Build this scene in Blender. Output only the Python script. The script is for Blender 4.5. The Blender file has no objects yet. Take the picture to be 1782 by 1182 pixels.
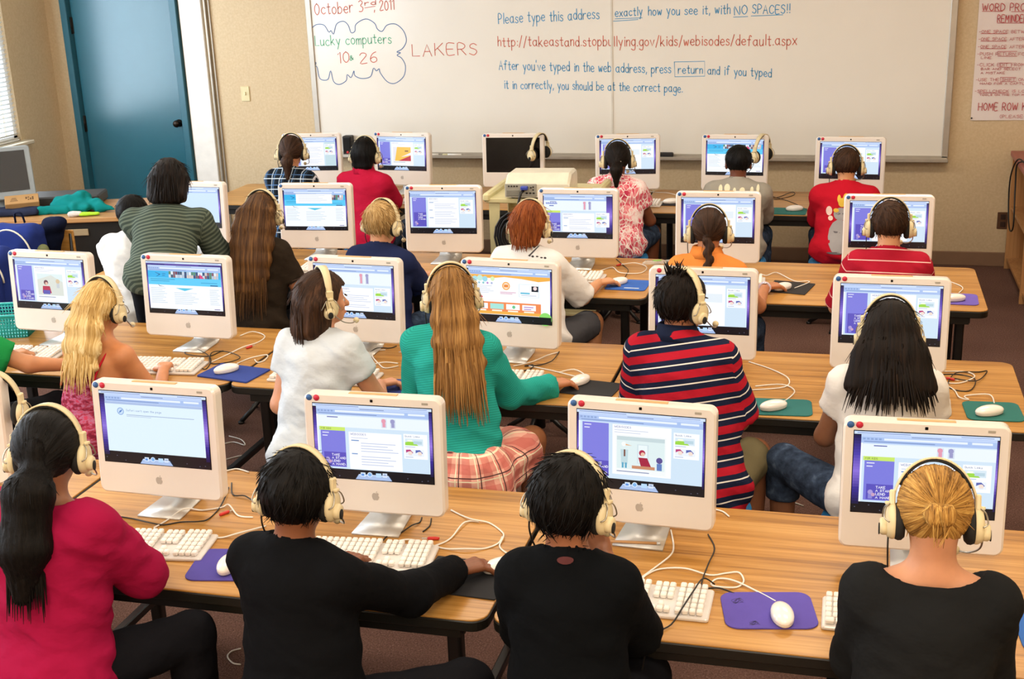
import bpy, math, random
import numpy as np
from mathutils import Matrix, Vector, Euler

sc = bpy.context.scene
COL = sc.collection
rnd = random.Random(7)
PI = math.pi

# ------------------------------------------------------------------ camera
FPX = 2200.0; PITCH = 0.30768898; ROLL = -0.0367711; YAW = math.radians(-15.3)
HT = 0.62                      # desk height
CAMZ = HT + 0.282 + 1.4024
def cam_rows():
    cp, sp = math.cos(PITCH), math.sin(PITCH)
    R = np.array([[1, 0, 0], [0, -sp, -cp], [0, cp, -sp]])
    cr, sr = math.cos(ROLL), math.sin(ROLL)
    R = np.array([[cr, -sr, 0], [sr, cr, 0], [0, 0, 1]]) @ R
    c, s = math.cos(YAW), math.sin(YAW)
    return R @ np.array([[c, -s, 0], [s, c, 0], [0, 0, 1]])
cd = bpy.data.cameras.new('camera'); cam = bpy.data.objects.new('camera', cd); COL.objects.link(cam)
cd.sensor_width = 36.0; cd.lens = FPX / 1782.0 * 36.0; cd.clip_start = 0.05
_R = cam_rows()
cam.matrix_world = Matrix(((_R[0][0], -_R[1][0], -_R[2][0], 0), (_R[0][1], -_R[1][1], -_R[2][1], 0),
                           (_R[0][2], -_R[1][2], -_R[2][2], CAMZ), (0, 0, 0, 1)))
sc.camera = cam

# ------------------------------------------------------------------ light and exposure
sc.view_settings.view_transform = 'Standard'; sc.view_settings.look = 'None'
sc.view_settings.gamma = 1.0; sc.view_settings.use_curve_mapping = False
sc.view_settings.exposure = 0.08
world = bpy.data.worlds.new('world'); sc.world = world; world.use_nodes = True
bg = world.node_tree.nodes['Background']
bg.inputs[0].default_value = (0.75, 0.86, 1.0, 1); bg.inputs[1].default_value = 4.0
def area(name, loc, rot, sx, sy, power, col):
    l = bpy.data.lights.new(name, 'AREA'); l.shape = 'RECTANGLE'; l.size = sx; l.size_y = sy
    l.energy = power; l.color = col
    o = bpy.data.objects.new(name, l); COL.objects.link(o); o.location = loc; o.rotation_euler = rot
    return o
CEIL_H = 2.95
LAMPS = [(x, y) for y in (-0.7, 1.6, 3.9, 6.2) for x in (-4.2, -1.9, 0.4)]  # row behind the camera is added fill, brightening surfaces that face it
LAMP_W = {-0.7: 42, 1.6: 17, 3.9: 14, 6.2: 21}
for (x, y) in LAMPS:
    area('ceiling_lamp_light', (x, y, CEIL_H - 0.075), (0, 0, 0), 1.16, 0.54, LAMP_W[y] * {-4.2: .85, -1.9: 1.0, 0.4: 1.5}[x], (1.0, 0.89, 0.75))
# daylight through the side windows on the left
WINS = [(7.05, 8.58), (4.9, 6.4), (2.7, 4.2), (0.5, 2.0)]
for (y0, y1) in WINS:
    area('window_daylight', (-6.20, (y0 + y1) / 2, 1.62), (0, math.radians(-90), 0), 1.35, y1 - y0 - 0.1, 44 if y0 > 7 else 58, (0.80, 0.90, 1.0))

# ------------------------------------------------------------------ materials
def s2l(c):
    return tuple((v / 12.92 if v <= 0.04045 else ((v + 0.055) / 1.055) ** 2.4) for v in c)
def rgb(h):
    if isinstance(h, str):
        return s2l(tuple(int(h[i:i + 2], 16) / 255 for i in (0, 2, 4)))
    return h
MATS = {}
class NT:
    """small helper around a material node tree"""
    def __init__(s, name):
        s.m = bpy.data.materials.new(name); s.m.use_nodes = True
        s.n = s.m.node_tree.nodes; s.l = s.m.node_tree.links
        s.b = s.n['Principled BSDF']
    def add(s, t, **kw):
        nd = s.n.new(t)
        for k, v in kw.items(): setattr(nd, k, v)
        return nd
    def link(s, a, b): s.l.new(a, b)
    def coord(s, kind='Object', scale=(1, 1, 1)):
        tc = s.add('ShaderNodeTexCoord'); mp = s.add('ShaderNodeMapping')
        mp.inputs['Scale'].default_value = scale
        s.link(tc.outputs[kind], mp.inputs[0]); return mp.outputs[0]
    def attr(s, name, scale=(1, 1, 1)):
        a = s.add('ShaderNodeAttribute', attribute_name=name); mp = s.add('ShaderNodeMapping')
        mp.inputs['Scale'].default_value = scale
        s.link(a.outputs['Vector'], mp.inputs[0]); return mp.outputs[0]
    def noise(s, vec, scale=5, detail=3, rough=.55):
        nz = s.add('ShaderNodeTexNoise'); nz.inputs['Scale'].default_value = scale
        nz.inputs['Detail'].default_value = detail; nz.inputs['Roughness'].default_value = rough
        s.link(vec, nz.inputs['Vector']); return nz.outputs['Fac']
    def ramp(s, fac, stops, interp='LINEAR'):
        r = s.add('ShaderNodeValToRGB'); cr = r.color_ramp; cr.interpolation = interp
        while len(cr.elements) > 1: cr.elements.remove(cr.elements[-1])
        cr.elements[0].position = stops[0][0]; cr.elements[0].color = (*rgb(stops[0][1]), 1)
        for p, c in stops[1:]:
            e = cr.elements.new(p); e.color = (*rgb(c), 1)
        s.link(fac, r.inputs[0]); return r.outputs[0]
    def bump(s, fac, strength=.3, dist=.01):
        b = s.add('ShaderNodeBump'); b.inputs['Strength'].default_value = strength
        b.inputs['Distance'].default_value = dist
        s.link(fac, b.inputs['Height']); s.link(b.outputs[0], s.b.inputs['Normal'])
    def base(s, c): s.link(c, s.b.inputs['Base Color'])
    def math(s, op, a, b=None):
        m = s.add('ShaderNodeMath', operation=op)
        for i, v in enumerate((a, b)):
            if v is None: continue
            if isinstance(v, (int, float)): m.inputs[i].default_value = v
            else: s.link(v, m.inputs[i])
        return m.outputs[0]
    def mix(s, fac, a, b):
        m = s.add('ShaderNodeMix', data_type='RGBA')
        if isinstance(fac, (int, float)): m.inputs[0].default_value = fac
        else: s.link(fac, m.inputs[0])
        for i, v in ((6, a), (7, b)):
            if isinstance(v, (str, tuple)): m.inputs[i].default_value = (*rgb(v), 1)
            else: s.link(v, m.inputs[i])
        return m.outputs[2]
def mat(name, col, rough=.5, metal=0.0, var=.06, nscale=12, bump=0.0, bscale=200, spec=.5, emit=None, coat=0, sheen=0):
    if name in MATS: return MATS[name]
    t = NT(name); b = t.b
    c = rgb(col)
    v = t.coord()
    f = t.noise(v, nscale)
    lo = tuple(max(0, x * (1 - var)) for x in c); hi = tuple(min(1, x * (1 + var)) for x in c)
    t.base(t.ramp(f, [(.3, lo), (.7, hi)]))
    b.inputs['Roughness'].default_value = rough; b.inputs['Metallic'].default_value = metal
    b.inputs['Specular IOR Level'].default_value = spec
    if coat: b.inputs['Coat Weight'].default_value = coat; b.inputs['Coat Roughness'].default_value = .15
    if sheen: b.inputs['Sheen Weight'].default_value = sheen
    if bump: t.bump(t.noise(v, bscale, 2), bump, .004)
    if emit:
        b.inputs['Emission Color'].default_value = (*c, 1); b.inputs['Emission Strength'].default_value = emit
    MATS[name] = t.m
    return t.m

# ------------------------------------------------------------------ mesh builder
class MB:
    def __init__(s): s.v = []; s.f = []; s.mi = []; s.M = None; s.cur = 0; s.sm = []; s.smooth = False
    def put(s, vs, fs, smooth=None):
        o = len(s.v)
        if s.M is not None: vs = [tuple(s.M @ Vector(p)) for p in vs]
        s.v += [tuple(p) for p in vs]; s.f += [tuple(o + i for i in f) for f in fs]
        s.mi += [s.cur] * len(fs); s.sm += [s.smooth if smooth is None else smooth] * len(fs)
        return s
    def box(s, c, d, b=0.0, rz=0.0):
        hx, hy, hz = d[0] / 2, d[1] / 2, d[2] / 2
        b = min(b, hx * .98, hy * .98, hz * .98)
        vs = []; idx = {}
        for sx in (-1, 1):
            for sy in (-1, 1):
                for sz in (-1, 1):
                    if b > 0:
                        for k, p in enumerate(((hx, hy - b, hz - b), (hx - b, hy, hz - b), (hx - b, hy - b, hz))):
                            idx[(sx, sy, sz, k)] = len(vs); vs.append((sx * p[0], sy * p[1], sz * p[2]))
                    else:
                        for k in range(3): idx[(sx, sy, sz, k)] = len(vs)
                        vs.append((sx * hx, sy * hy, sz * hz))
        fs = []
        def q(l):
            l = [idx[k] for k in l]
            a = [Vector(vs[i]) for i in l]; n = (a[1] - a[0]).cross(a[2] - a[0]); ctr = sum(a, Vector()) / len(a)
            fs.append(l if n.dot(ctr) > 0 else l[::-1])
        for sg in (-1, 1):
            q([(sg, -1, -1, 0), (sg, 1, -1, 0), (sg, 1, 1, 0), (sg, -1, 1, 0)])
            q([(-1, sg, -1, 1), (1, sg, -1, 1), (1, sg, 1, 1), (-1, sg, 1, 1)])
            q([(-1, -1, sg, 2), (1, -1, sg, 2), (1, 1, sg, 2), (-1, 1, sg, 2)])
        if b > 0:
            for a in (-1, 1):
                for c2 in (-1, 1):
                    q([(a, c2, -1, 0), (a, c2, 1, 0), (a, c2, 1, 1), (a, c2, -1, 1)])
                    q([(a, -1, c2, 0), (a, 1, c2, 0), (a, 1, c2, 2), (a, -1, c2, 2)])
                    q([(-1, a, c2, 1), (1, a, c2, 1), (1, a, c2, 2), (-1, a, c2, 2)])
                    for d2 in (-1, 1): q([(a, c2, d2, 0), (a, c2, d2, 1), (a, c2, d2, 2)])
        cz, sz_ = math.cos(rz), math.sin(rz)
        vs = [(c[0] + x * cz - y * sz_, c[1] + x * sz_ + y * cz, c[2] + z) for x, y, z in vs]
        return s.put(vs, fs, False)
    def prism(s, poly, z0, z1, ch=0.0, axis='z'):
        """polygon (ccw in its plane) extruded; ch = chamfer at both ends"""
        n = len(poly)
        def inset(d):
            out = []
            for i in range(n):
                p0, p1, p2 = Vector(poly[i - 1]), Vector(poly[i]), Vector(poly[(i + 1) % n])
                e1 = (p1 - p0).normalized(); e2 = (p2 - p1).normalized()
                m = (Vector((-e1.y, e1.x)) + Vector((-e2.y, e2.x)))
                if m.length < 1e-6: m = Vector((-e1.y, e1.x))
                m.normalize(); k = max(.35, m.dot(Vector((-e1.y, e1.x))))
                out.append(p1 + m * (d / k))
            return out
        rings = []
        if ch > 0: rings = [(inset(ch), z0), (poly, z0 + ch), (poly, z1 - ch), (inset(ch), z1)]
        else: rings = [(poly, z0), (poly, z1)]
        vs = []
        for r, z in rings: vs += [(p[0], p[1], z) for p in r]
        fs = [tuple(range(n))[::-1]]
        for k in range(len(rings) - 1):
            for i in range(n):
                j = (i + 1) % n; fs.append((k * n + i, k * n + j, (k + 1) * n + j, (k + 1) * n + i))
        fs.append(tuple((len(rings) - 1) * n + i for i in range(n)))
        if axis == 'y':   # polygon in x,z extruded along y
            vs = [(x, -z, y) for x, y, z in vs]
        if axis == 'x':   # polygon in y,z extruded along x
            vs = [(z, x, y) for x, y, z in vs]
        return s.put(vs, fs)
    def tube(s, pts, r, n=8, closed=False, flat=1.0):
        pts = [Vector(p) for p in pts]; m = len(pts)
        rr = r if isinstance(r, (list, tuple)) else [r] * m
        vs = []; prev = None
        for i, p in enumerate(pts):
            if closed: t = pts[(i + 1) % m] - pts[i - 1]
            else: t = pts[min(i + 1, m - 1)] - pts[max(i - 1, 0)]
            if t.length < 1e-9: t = Vector((0, 0, 1))
            t.normalize()
            if prev is None:
                a = Vector((0, 0, 1)) if abs(t.z) < .9 else Vector((1, 0, 0)); u = t.cross(a).normalized()
            else: u = (prev - t * prev.dot(t)); u = u.normalized() if u.length > 1e-6 else t.orthogonal().normalized()
            prev = u; w = t.cross(u)
            for k in range(n):
                a = 2 * PI * k / n; vs.append(p + u * (rr[i] * math.cos(a)) + w * (rr[i] * flat * math.sin(a)))
        fs = []
        for i in range(m if closed else m - 1):
            j = (i + 1) % m
            for k in range(n):
                l = (k + 1) % n; fs.append((i * n + k, i * n + l, j * n + l, j * n + k))
        if not closed:
            fs.append(tuple(range(n))[::-1]); fs.append(tuple((m - 1) * n + k for k in range(n)))
        return s.put(vs, fs, True)
    def lathe(s, prof, n=24, c=(0, 0, 0), sy=1.0):
        vs = []; m = len(prof)
        for r, z in prof:
            for k in range(n):
                a = 2 * PI * k / n; vs.append((c[0] + r * math.cos(a), c[1] + sy * r * math.sin(a), c[2] + z))
        fs = []
        for i in range(m - 1):
            for k in range(n):
                l = (k + 1) % n; fs.append((i * n + k, i * n + l, (i + 1) * n + l, (i + 1) * n + k))
        fs.append(tuple(range(n))[::-1]); fs.append(tuple((m - 1) * n + k for k in range(n)))
        return s.put(vs, fs, True)
    def ell(s, c, r, nu=16, nv=10):
        prof = [(math.sin(PI * (i + .02) / (nv + .04)), -math.cos(PI * (i + .02) / (nv + .04))) for i in range(nv + 1)]
        vs = []
        for a_, z in prof:
            for k in range(nu):
                a = 2 * PI * k / nu; vs.append((c[0] + r[0] * a_ * math.cos(a), c[1] + r[1] * a_ * math.sin(a), c[2] + r[2] * z))
        fs = []
        for i in range(nv):
            for k in range(nu):
                l = (k + 1) % nu; fs.append((i * nu + k, i * nu + l, (i + 1) * nu + l, (i + 1) * nu + k))
        fs.append(tuple(range(nu))[::-1]); fs.append(tuple(nv * nu + k for k in range(nu)))
        return s.put(vs, fs, True)
    def quad(s, p): return s.put(p, [tuple(range(len(p)))])
    def mesh(s, name):
        me = bpy.data.meshes.new(name); me.from_pydata(s.v, [], s.f)
        me.polygons.foreach_set('use_smooth', s.sm)
        if any(s.mi): me.polygons.foreach_set('material_index', s.mi)
        me.update(); return me
def rrect(w, d, r, n=5, cx=0, cy=0):
    out = []
    for (sx, sy, a0) in ((1, 1, 0), (-1, 1, 90), (-1, -1, 180), (1, -1, 270)):
        for i in range(n + 1):
            a = math.radians(a0 + 90 * i / n)
            out.append((cx + sx * (w / 2 - r) + r * math.cos(a), cy + sy * (d / 2 - r) + r * math.sin(a)))
    return out
def spline(pts, per=6, closed=False):
    pts = [Vector(p) for p in pts]; n = len(pts); out = []
    for i in range(n if closed else n - 1):
        if closed: p0, p1, p2, p3 = pts[i - 1], pts[i], pts[(i + 1) % n], pts[(i + 2) % n]
        else: p0, p1, p2, p3 = pts[max(i - 1, 0)], pts[i], pts[i + 1], pts[min(i + 2, n - 1)]
        for k in range(per):
            t = k / per
            out.append(.5 * ((2 * p1) + (p2 - p0) * t + (2 * p0 - 5 * p1 + 4 * p2 - p3) * t * t + (3 * p1 - p0 - 3 * p2 + p3) * t ** 3))
    if not closed: out.append(pts[-1])
    return out

# ------------------------------------------------------------------ objects
def obj(name, mb, m, parent=None, kind=None, label=None):
    me = mb.mesh(name) if isinstance(mb, MB) else mb
    for mm in (m if isinstance(m, (list, tuple)) else [m]): me.materials.append(mm)
    o = bpy.data.objects.new(name, me); COL.objects.link(o)
    if parent is not None: o.parent = parent
    if kind: o['kind'] = kind
    if label: o['label'] = label
    return o
def tag(o, label, cat, group=None, kind=None):
    o['label'] = label; o['category'] = cat
    if group: o['group'] = group
    if kind: o['kind'] = kind
    return o
def thing(name, label, cat, loc=(0, 0, 0), rz=0.0, group=None):
    o = bpy.data.objects.new(name, None); COL.objects.link(o); o.empty_display_size = .1
    o.location = loc; o.rotation_euler = (0, 0, rz)
    return tag(o, label, cat, group)
def dup(root, label, loc=None, rz=None, group=None, mw=None):
    """copy of a thing with copies of its parts and sub-parts (mesh data shared)"""
    def rec(o, parent):
        c = o.copy(); COL.objects.link(c)
        if parent is not None: c.parent = parent
        for ch in list(o.children): rec(ch, c)
        return c
    c = rec(root, None)
    c['label'] = label
    if loc is not None: c.location = loc
    if rz is not None: c.rotation_euler = (0, 0, rz)
    if mw is not None: c.matrix_world = mw
    if group: c['group'] = group
    return c

# ------------------------------------------------------------------ single-stroke lettering
GL = {
'a': "5,5 3,6 1,5 0,3 1,1 3,0 5,2|5,6 5,1 6,0", 'b': "0,10 0,0|0,4 2,6 4,5 5,3 4,1 2,0 0,1", 'c': "5,5 3,6 1,5 0,3 1,1 3,0 5,1",
'd': "5,4 3,6 1,5 0,3 1,1 3,0 5,2|5,10 5,0", 'e': "0,3 5,3.4 4,5.4 2.5,6 1,5 0,3 1,1 3,0 5,1", 'f': "5,9 4,10 2.5,9 2,0|0,6 4,6",
'g': "5,5 3,6 1,5 0,3 1,1 3,0 5,2|5,6 5,-2 4,-4 2,-4 0,-3", 'h': "0,10 0,0|0,4 2,6 4,5 4,0", 'i': "1,6 1,0|1,8 1,8.7",
'k': "0,10 0,0|4,6 0,2|1.5,3.2 5,0", 'l': "1,10 1,0", 'm': "0,6 0,0|0,4 2,6 3,5 3,0|3,4 5,6 6,5 6,0", 'n': "0,6 0,0|0,4 2,6 4,5 4,0",
'o': "2.5,6 .7,5 0,3 .7,1 2.5,0 4.3,1 5,3 4.3,5 2.5,6", 'p': "0,6 0,-4|0,4 2,6 4,5 5,3 4,1 2,0 0,1", 'r': "0,6 0,0|0,3 1,5 3,6 4,5.5",
's': "4,5 2,6 .5,5 1,3.7 3.5,2.5 4,1 2,0 0,1", 't': "2,9 2,1 3,0 4,.5|0,6 4,6", 'u': "0,6 0,2 1,0 3,.3 4.5,2|4.5,6 4.5,0",
'v': "0,6 2.5,0 5,6", 'w': "0,6 1.5,0 3,5 4.5,0 6,6", 'x': "0,6 5,0|5,6 0,0", 'y': "0,6 2.5,1|5,6 1.5,-4",
'A': "0,0 3,10 6,0|1.2,4 4.8,4", 'B': "0,0 0,10 4,9.5 4.5,7.5 3,5.5 0,5|3,5.5 5.5,3.5 5,1 3,0 0,0", 'C': "6,8 4,10 2,9.5 .3,7 0,5 .5,2 2,.3 4,0 6,2",
'D': "0,0 0,10 3,9.5 5.5,7 5.5,3 3,.5 0,0", 'E': "5,10 0,10 0,0 5,0|0,5 4,5", 'F': "5,10 0,10 0,0|0,5 4,5", 'G': "6,8 4,10 2,9.5 0,6 .5,2 3,0 5.5,1.5 5.8,4.5 3.5,4.5",
'H': "0,0 0,10|6,0 6,10|0,5 6,5", 'I': "1,0 1,10", 'K': "0,0 0,10|5.5,10 0,4|1.8,6 6,0", 'L': "0,10 0,0 5,0", 'M': "0,0 .8,10 3.5,3 6.2,10 7,0",
'N': "0,0 0,10 5.5,0 5.5,10", 'O': "3,10 .8,8 0,5 .8,2 3,0 5.2,2 6,5 5.2,8 3,10", 'P': "0,0 0,10 3.5,9.7 5,7.5 3.5,5 0,4.6", 'Q': "3,10 .8,8 0,5 .8,2 3,0 5.2,2 6,5 5.2,8 3,10|4,3 6,0",
'R': "0,0 0,10 3.5,9.7 5,7.5 3.5,5.2 0,4.8|2,5 5.5,0", 'S': "5,8.5 3,10 .8,8.8 .8,6.5 4,4.8 5,2.5 3,0 0,1.5", 'T': "0,10 6,10|3,10 3,0",
'U': "0,10 0,2.5 2,0 4,0 5.5,2.5 5.5,10", 'V': "0,10 3,0 6,10", 'W': "0,10 2,0 4,8 6,0 8,10", 'Y': "0,10 3,5 6,10|3,5 3,0",
'0': "2.5,10 .5,8 0,5 .5,2 2.5,0 4.5,2 5,5 4.5,8 2.5,10", '1': "0,8 2,10 2,0", '2': "0,8 1.5,10 4,9.5 4.5,7 0,0 5,0", '3': "0,9 2.5,10 4.5,8 2,5.5 4.8,3.5 3.5,.5 0,.5",
'6': "4.5,9.5 2,8 .3,4 .8,1 2.8,0 4.8,1.5 4.5,4 2.5,5 .5,3.5", '.': ".5,0 .9,.4", ',': "1,.8 .3,-1.5", '!': "1,10 1,3|1,.6 1,0", ':': "1,5 1,4.4|1,1 1,.4",
'/': "0,-1 4,10.5", "'": "1,10 .7,8", '-': "0,4.5 3.5,4.5", '(': "2.5,11 .8,8 .5,4 1,1 2.5,-1.5", '&': "6,0 1.5,7 2,9.5 3.5,9 3.5,7 .5,3 1,.5 3,0 5.5,4", '_': "0,0 5,0",
}
def glyph(c):
    if c not in GL: return None, 3.2
    st = [[tuple(float(q) for q in p.split(',')) for p in l.split()] for l in GL[c].split('|')]
    return st, max(p[0] for l in st for p in l)
def write_lines(txt, a, b, h, jit=.0, words=False):
    """polylines in the (x, z) plane for txt set between a and b with capital height h"""
    pos = 0.0; items = []; wi = 0
    for c in txt:
        st, w = glyph(c)
        if c == ' ': wi += 1
        if st: items.append((st, pos, wi))
        pos += w + 2.3
    L = max(pos - 2.3, 1)
    ex = ((b[0] - a[0]) / L, (b[1] - a[1]) / L); k = h / 10.0; out = []
    for st, x0, wi in items:
        dy = rnd.uniform(-jit, jit) * 10; ks = 1 + rnd.uniform(-jit, jit)
        for l in st:
            P = [(a[0] + ex[0] * (x0 + x), a[1] + ex[1] * (x0 + x) + k * (y * ks + dy)) for x, y in l]
            if len(P) > 3:
                P = [(p.x, p.y) for p in spline([(q[0], q[1], 0) for q in P], 3)]
            out.append((wi, P) if words else P)
    return out
def ribbon(mb, poly, w, to3):
    """flat stroke of width w along a polyline; to3 maps plane (x, z) to a 3-D point"""
    n = len(poly); L = []; Rr = []
    for i in range(n):
        p0 = poly[max(i - 1, 0)]; p1 = poly[min(i + 1, n - 1)]
        dx, dz = p1[0] - p0[0], p1[1] - p0[1]; d = math.hypot(dx, dz) or 1e-6
        dx, dz = dx / d, dz / d; p = poly[i]
        if i == 0: p = (p[0] - dx * w * .4, p[1] - dz * w * .4)
        if i == n - 1: p = (p[0] + dx * w * .4, p[1] + dz * w * .4)
        L.append(to3((p[0] - dz * w / 2, p[1] + dx * w / 2))); Rr.append(to3((p[0] + dz * w / 2, p[1] - dx * w / 2)))
    mb.put(L + Rr, [(n + i, n + i + 1, i + 1, i) for i in range(n - 1)], False)

# ------------------------------------------------------------------ the room
YW = 9.13; XL = -6.26; XR = 1.62; YF = -1.6; CEIL = 2.95
def m_wall():
    t = NT('vinyl_wallcovering'); v = t.coord()
    t.base(t.ramp(t.noise(v, 60, 4), [(.3, 'CAB28C'), (.7, 'D5BF9B')]))
    t.b.inputs['Roughness'].default_value = .75
    t.bump(t.noise(v, 260, 2), .25, .004); return t.m
M_WALL = m_wall()
def m_carpet():
    t = NT('brown_loop_carpet'); v = t.coord()
    a = t.ramp(t.noise(v, 150, 3, .7), [(.25, '3E2B25'), (.45, '75564B'), (.6, '846559'), (.78, 'B69C8E')])
    b = t.ramp(t.noise(v, 1.3, 2), [(.3, '9A8A88'), (.7, 'FFFFFF')])
    m = t.add('ShaderNodeMix', data_type='RGBA', blend_type='MULTIPLY'); m.inputs[0].default_value = .5
    t.link(a, m.inputs[6]); t.link(b, m.inputs[7]); t.base(m.outputs[2])
    t.b.inputs['Roughness'].default_value = .95; t.b.inputs['Specular IOR Level'].default_value = .1
    t.bump(t.noise(v, 170, 2), .8, .01); return t.m
M_CARPET = m_carpet()
def m_wood(name, axis='x', lo='A97A45', mid='C59A60', hi='D3AC74', scale=1.0, rough=.32):
    t = NT(name)
    st = {'x': (1.2, 42, 42), 'y': (42, 1.2, 42), 'z': (42, 42, 1.2)}[axis]
    v = t.coord('Object', tuple(q * scale for q in st))
    big = t.coord('Object', tuple((.5 if q < 2 else 7) * scale for q in st))
    n1 = t.noise(v, 1.6, 4, .6); n2 = t.noise(big, 1.0, 3, .6)
    f = t.math('ADD', t.math('MULTIPLY', n1, .6), t.math('MULTIPLY', n2, .4))
    t.base(t.ramp(f, [(.33, lo), (.47, mid), (.62, hi)]))
    t.b.inputs['Roughness'].default_value = rough
    t.bump(n1, .05, .002); return t.m
M_OAK = m_wood('oak_laminate', 'x', '7E5120', 'AE7A36', 'C59350')
M_BLACK = mat('black_plastic_laminate', '17150F', .45)
M_BLKMET = mat('black_painted_steel', '121110', .4)
M_STEEL = mat('brushed_aluminium', 'C9C6C0', .38, .55)
M_CHROME = mat('chrome', 'D8D8D8', .18, 1.0)
M_WHITEP = mat('white_paint', 'E9E6DF', .5)
M_BASEB = mat('brown_vinyl_base', '8A6B52', .55)

# floor, ceiling, walls
b = MB(); b.box(((XL + XR) / 2, (YW + YF) / 2, -.03), (XR - XL + .4, YW - YF + .4, .06)); obj('floor', b, M_CARPET, kind='structure')
b = MB(); b.box(((XL + XR) / 2, (YW + YF) / 2, CEIL + .04), (XR - XL + .4, YW - YF + .4, .08)); obj('ceiling', b, mat('ceiling_tile', 'E4DFD4', .9, bump=.2), kind='structure')
DX0, DX1, DZ = -6.10, -5.08, 2.12
b = MB()
b.box(((DX1 + XR + .2) / 2, YW + .06, CEIL / 2), (XR + .2 - DX1, .12, CEIL))
b.box(((XL - .2 + DX0) / 2, YW + .06, CEIL / 2), (DX0 - XL + .2, .12, CEIL))
b.box(((DX0 + DX1) / 2, YW + .06, (DZ + CEIL) / 2), (DX1 - DX0, .12, CEIL - DZ)); obj('wall_back', b, M_WALL, kind='structure')
b = MB(); b.box((XR + .06, (YW + YF) / 2, CEIL / 2), (.12, YW - YF, CEIL)); obj('wall_right', b, M_WALL, kind='structure')
b = MB(); b.box(((XL + XR) / 2, YF - .06, CEIL / 2), (XR - XL + .4, .12, CEIL)); obj('wall_front', b, M_WALL, kind='structure')
# left wall with four window openings
WZ0, WZ1 = .93, 2.32
b = MB(); ys = [YF] + [q for w in sorted(WINS) for q in w] + [YW]
for i in range(0, len(ys), 2): b.box((XL - .07, (ys[i] + ys[i + 1]) / 2, CEIL / 2), (.14, ys[i + 1] - ys[i], CEIL))
for y0, y1 in WINS:
    b.box((XL - .07, (y0 + y1) / 2, WZ0 / 2), (.14, y1 - y0, WZ0)); b.box((XL - .07, (y0 + y1) / 2, (WZ1 + CEIL) / 2), (.14, y1 - y0, CEIL - WZ1))
obj('wall_left', b, M_WALL, kind='structure')
M_FRAME = mat('window_frame_white', 'EDEDEA', .45)
gl = NT('window_glass'); gl.b.inputs['Transmission Weight'].default_value = 1; gl.b.inputs['Roughness'].default_value = 0.0; gl.b.inputs['IOR'].default_value = 1.0; gl.b.inputs['Base Color'].default_value = (.95, .98, 1, 1)
M_GLASS = gl.m
M_SLAT = mat('blind_slat_white', 'ECEBE6', .5)
for k, (y0, y1) in enumerate(sorted(WINS, reverse=True)):
    yc = (y0 + y1) / 2; b = MB()
    for yy in (y0 + .02, y1 - .02, yc): b.box((XL - .06, yy, (WZ0 + WZ1) / 2), (.06, .04, WZ1 - WZ0))
    for zz in (WZ0 + .02, WZ1 - .02): b.box((XL - .06, yc, zz), (.06, y1 - y0, .04))
    w = obj('window_%d' % (k + 1), b, M_FRAME, kind='structure')
    b = MB(); b.box((XL - .07, yc, (WZ0 + WZ1) / 2), (.006, y1 - y0 - .04, WZ1 - WZ0 - .04)); obj('window_pane', b, M_GLASS, w)
    b = MB(); b.box((XL + .02, yc, WZ0 - .015), (.13, y1 - y0 + .1, .03), .006); obj('window_sill', b, mat('sill_beige', 'D8CDB6', .5), w)
    if k == 0:
        t = thing('window_blind', 'white horizontal slat blind hanging in the window at the far left', 'blind', (XL - .012, yc, WZ0))
        b = MB(); n = 40
        for i in range(n):
            z = .02 + (WZ1 - WZ0 - .08) * i / (n - 1)
            b.M = Matrix.Translation((0, 0, z)) @ Matrix.Rotation(math.radians(-38), 4, 'Y'); b.box((0, 0, 0), (.027, y1 - y0 - .03, .0016))
        b.M = None; obj('slats', b, M_SLAT, t)
        b = MB(); b.box((0, 0, WZ1 - WZ0 - .025), (.036, y1 - y0 - .02, .045), .004); obj('head_rail', b, M_SLAT, t)
        b = MB(); b.box((0, 0, .008), (.022, y1 - y0 - .03, .012), .003); obj('bottom_rail', b, M_SLAT, t)
        b = MB()
        for q in (-.45, 0, .45): b.tube([(.014, q, .0), (.014, q, WZ1 - WZ0 - .03)], .0012, 5)
        obj('ladder_cord', b, M_SLAT, t)
# skirting
b = MB(); b.box(((DX1 + .28 + XR) / 2, YW - .008, .05), (XR - DX1 - .28, .016, .10), .004); obj('baseboard_back', b, M_BASEB, kind='structure')
b = MB(); b.box((XL + .008, (YF + YW) / 2, .05), (.016, YW - YF - .06, .10), .004); obj('baseboard_left', b, M_BASEB, kind='structure')
# door with its frame
M_TEAL = mat('teal_door_paint', '255F6F', .26, var=.05, nscale=3, spec=.6)
M_TEALF = mat('teal_frame_paint', '255E6E', .38)
b = MB()
for x in (DX0 + .028, DX1 - .028): b.box((x, YW + .02, DZ / 2), (.056, .13, DZ), .004)
b.box(((DX0 + DX1) / 2, YW + .02, DZ - .028), (DX1 - DX0 - .112, .13, .056), .004)
d = obj('door_1', b, M_TEALF, kind='structure')
b = MB(); b.box(((DX0 + DX1) / 2, YW + .035, (DZ - .06) / 2 + .004), (DX1 - DX0 - .12, .045, DZ - .068), .003); obj('door_leaf', b, M_TEAL, d)
b = MB(); b.M = Matrix.Translation((-5.19, YW + .012, .985)) @ Matrix.Rotation(PI / 2, 4, 'X')
b.lathe([(.030, -.004), (.030, .006), (.013, .010), (.012, .028), (.024, .036), (.029, .050), (.024, .064), (.008, .068)], 20)
obj('door_knob', b, mat('dark_bronze', '2A2019', .3, .8), d, label='dark bronze round door knob')
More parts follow.
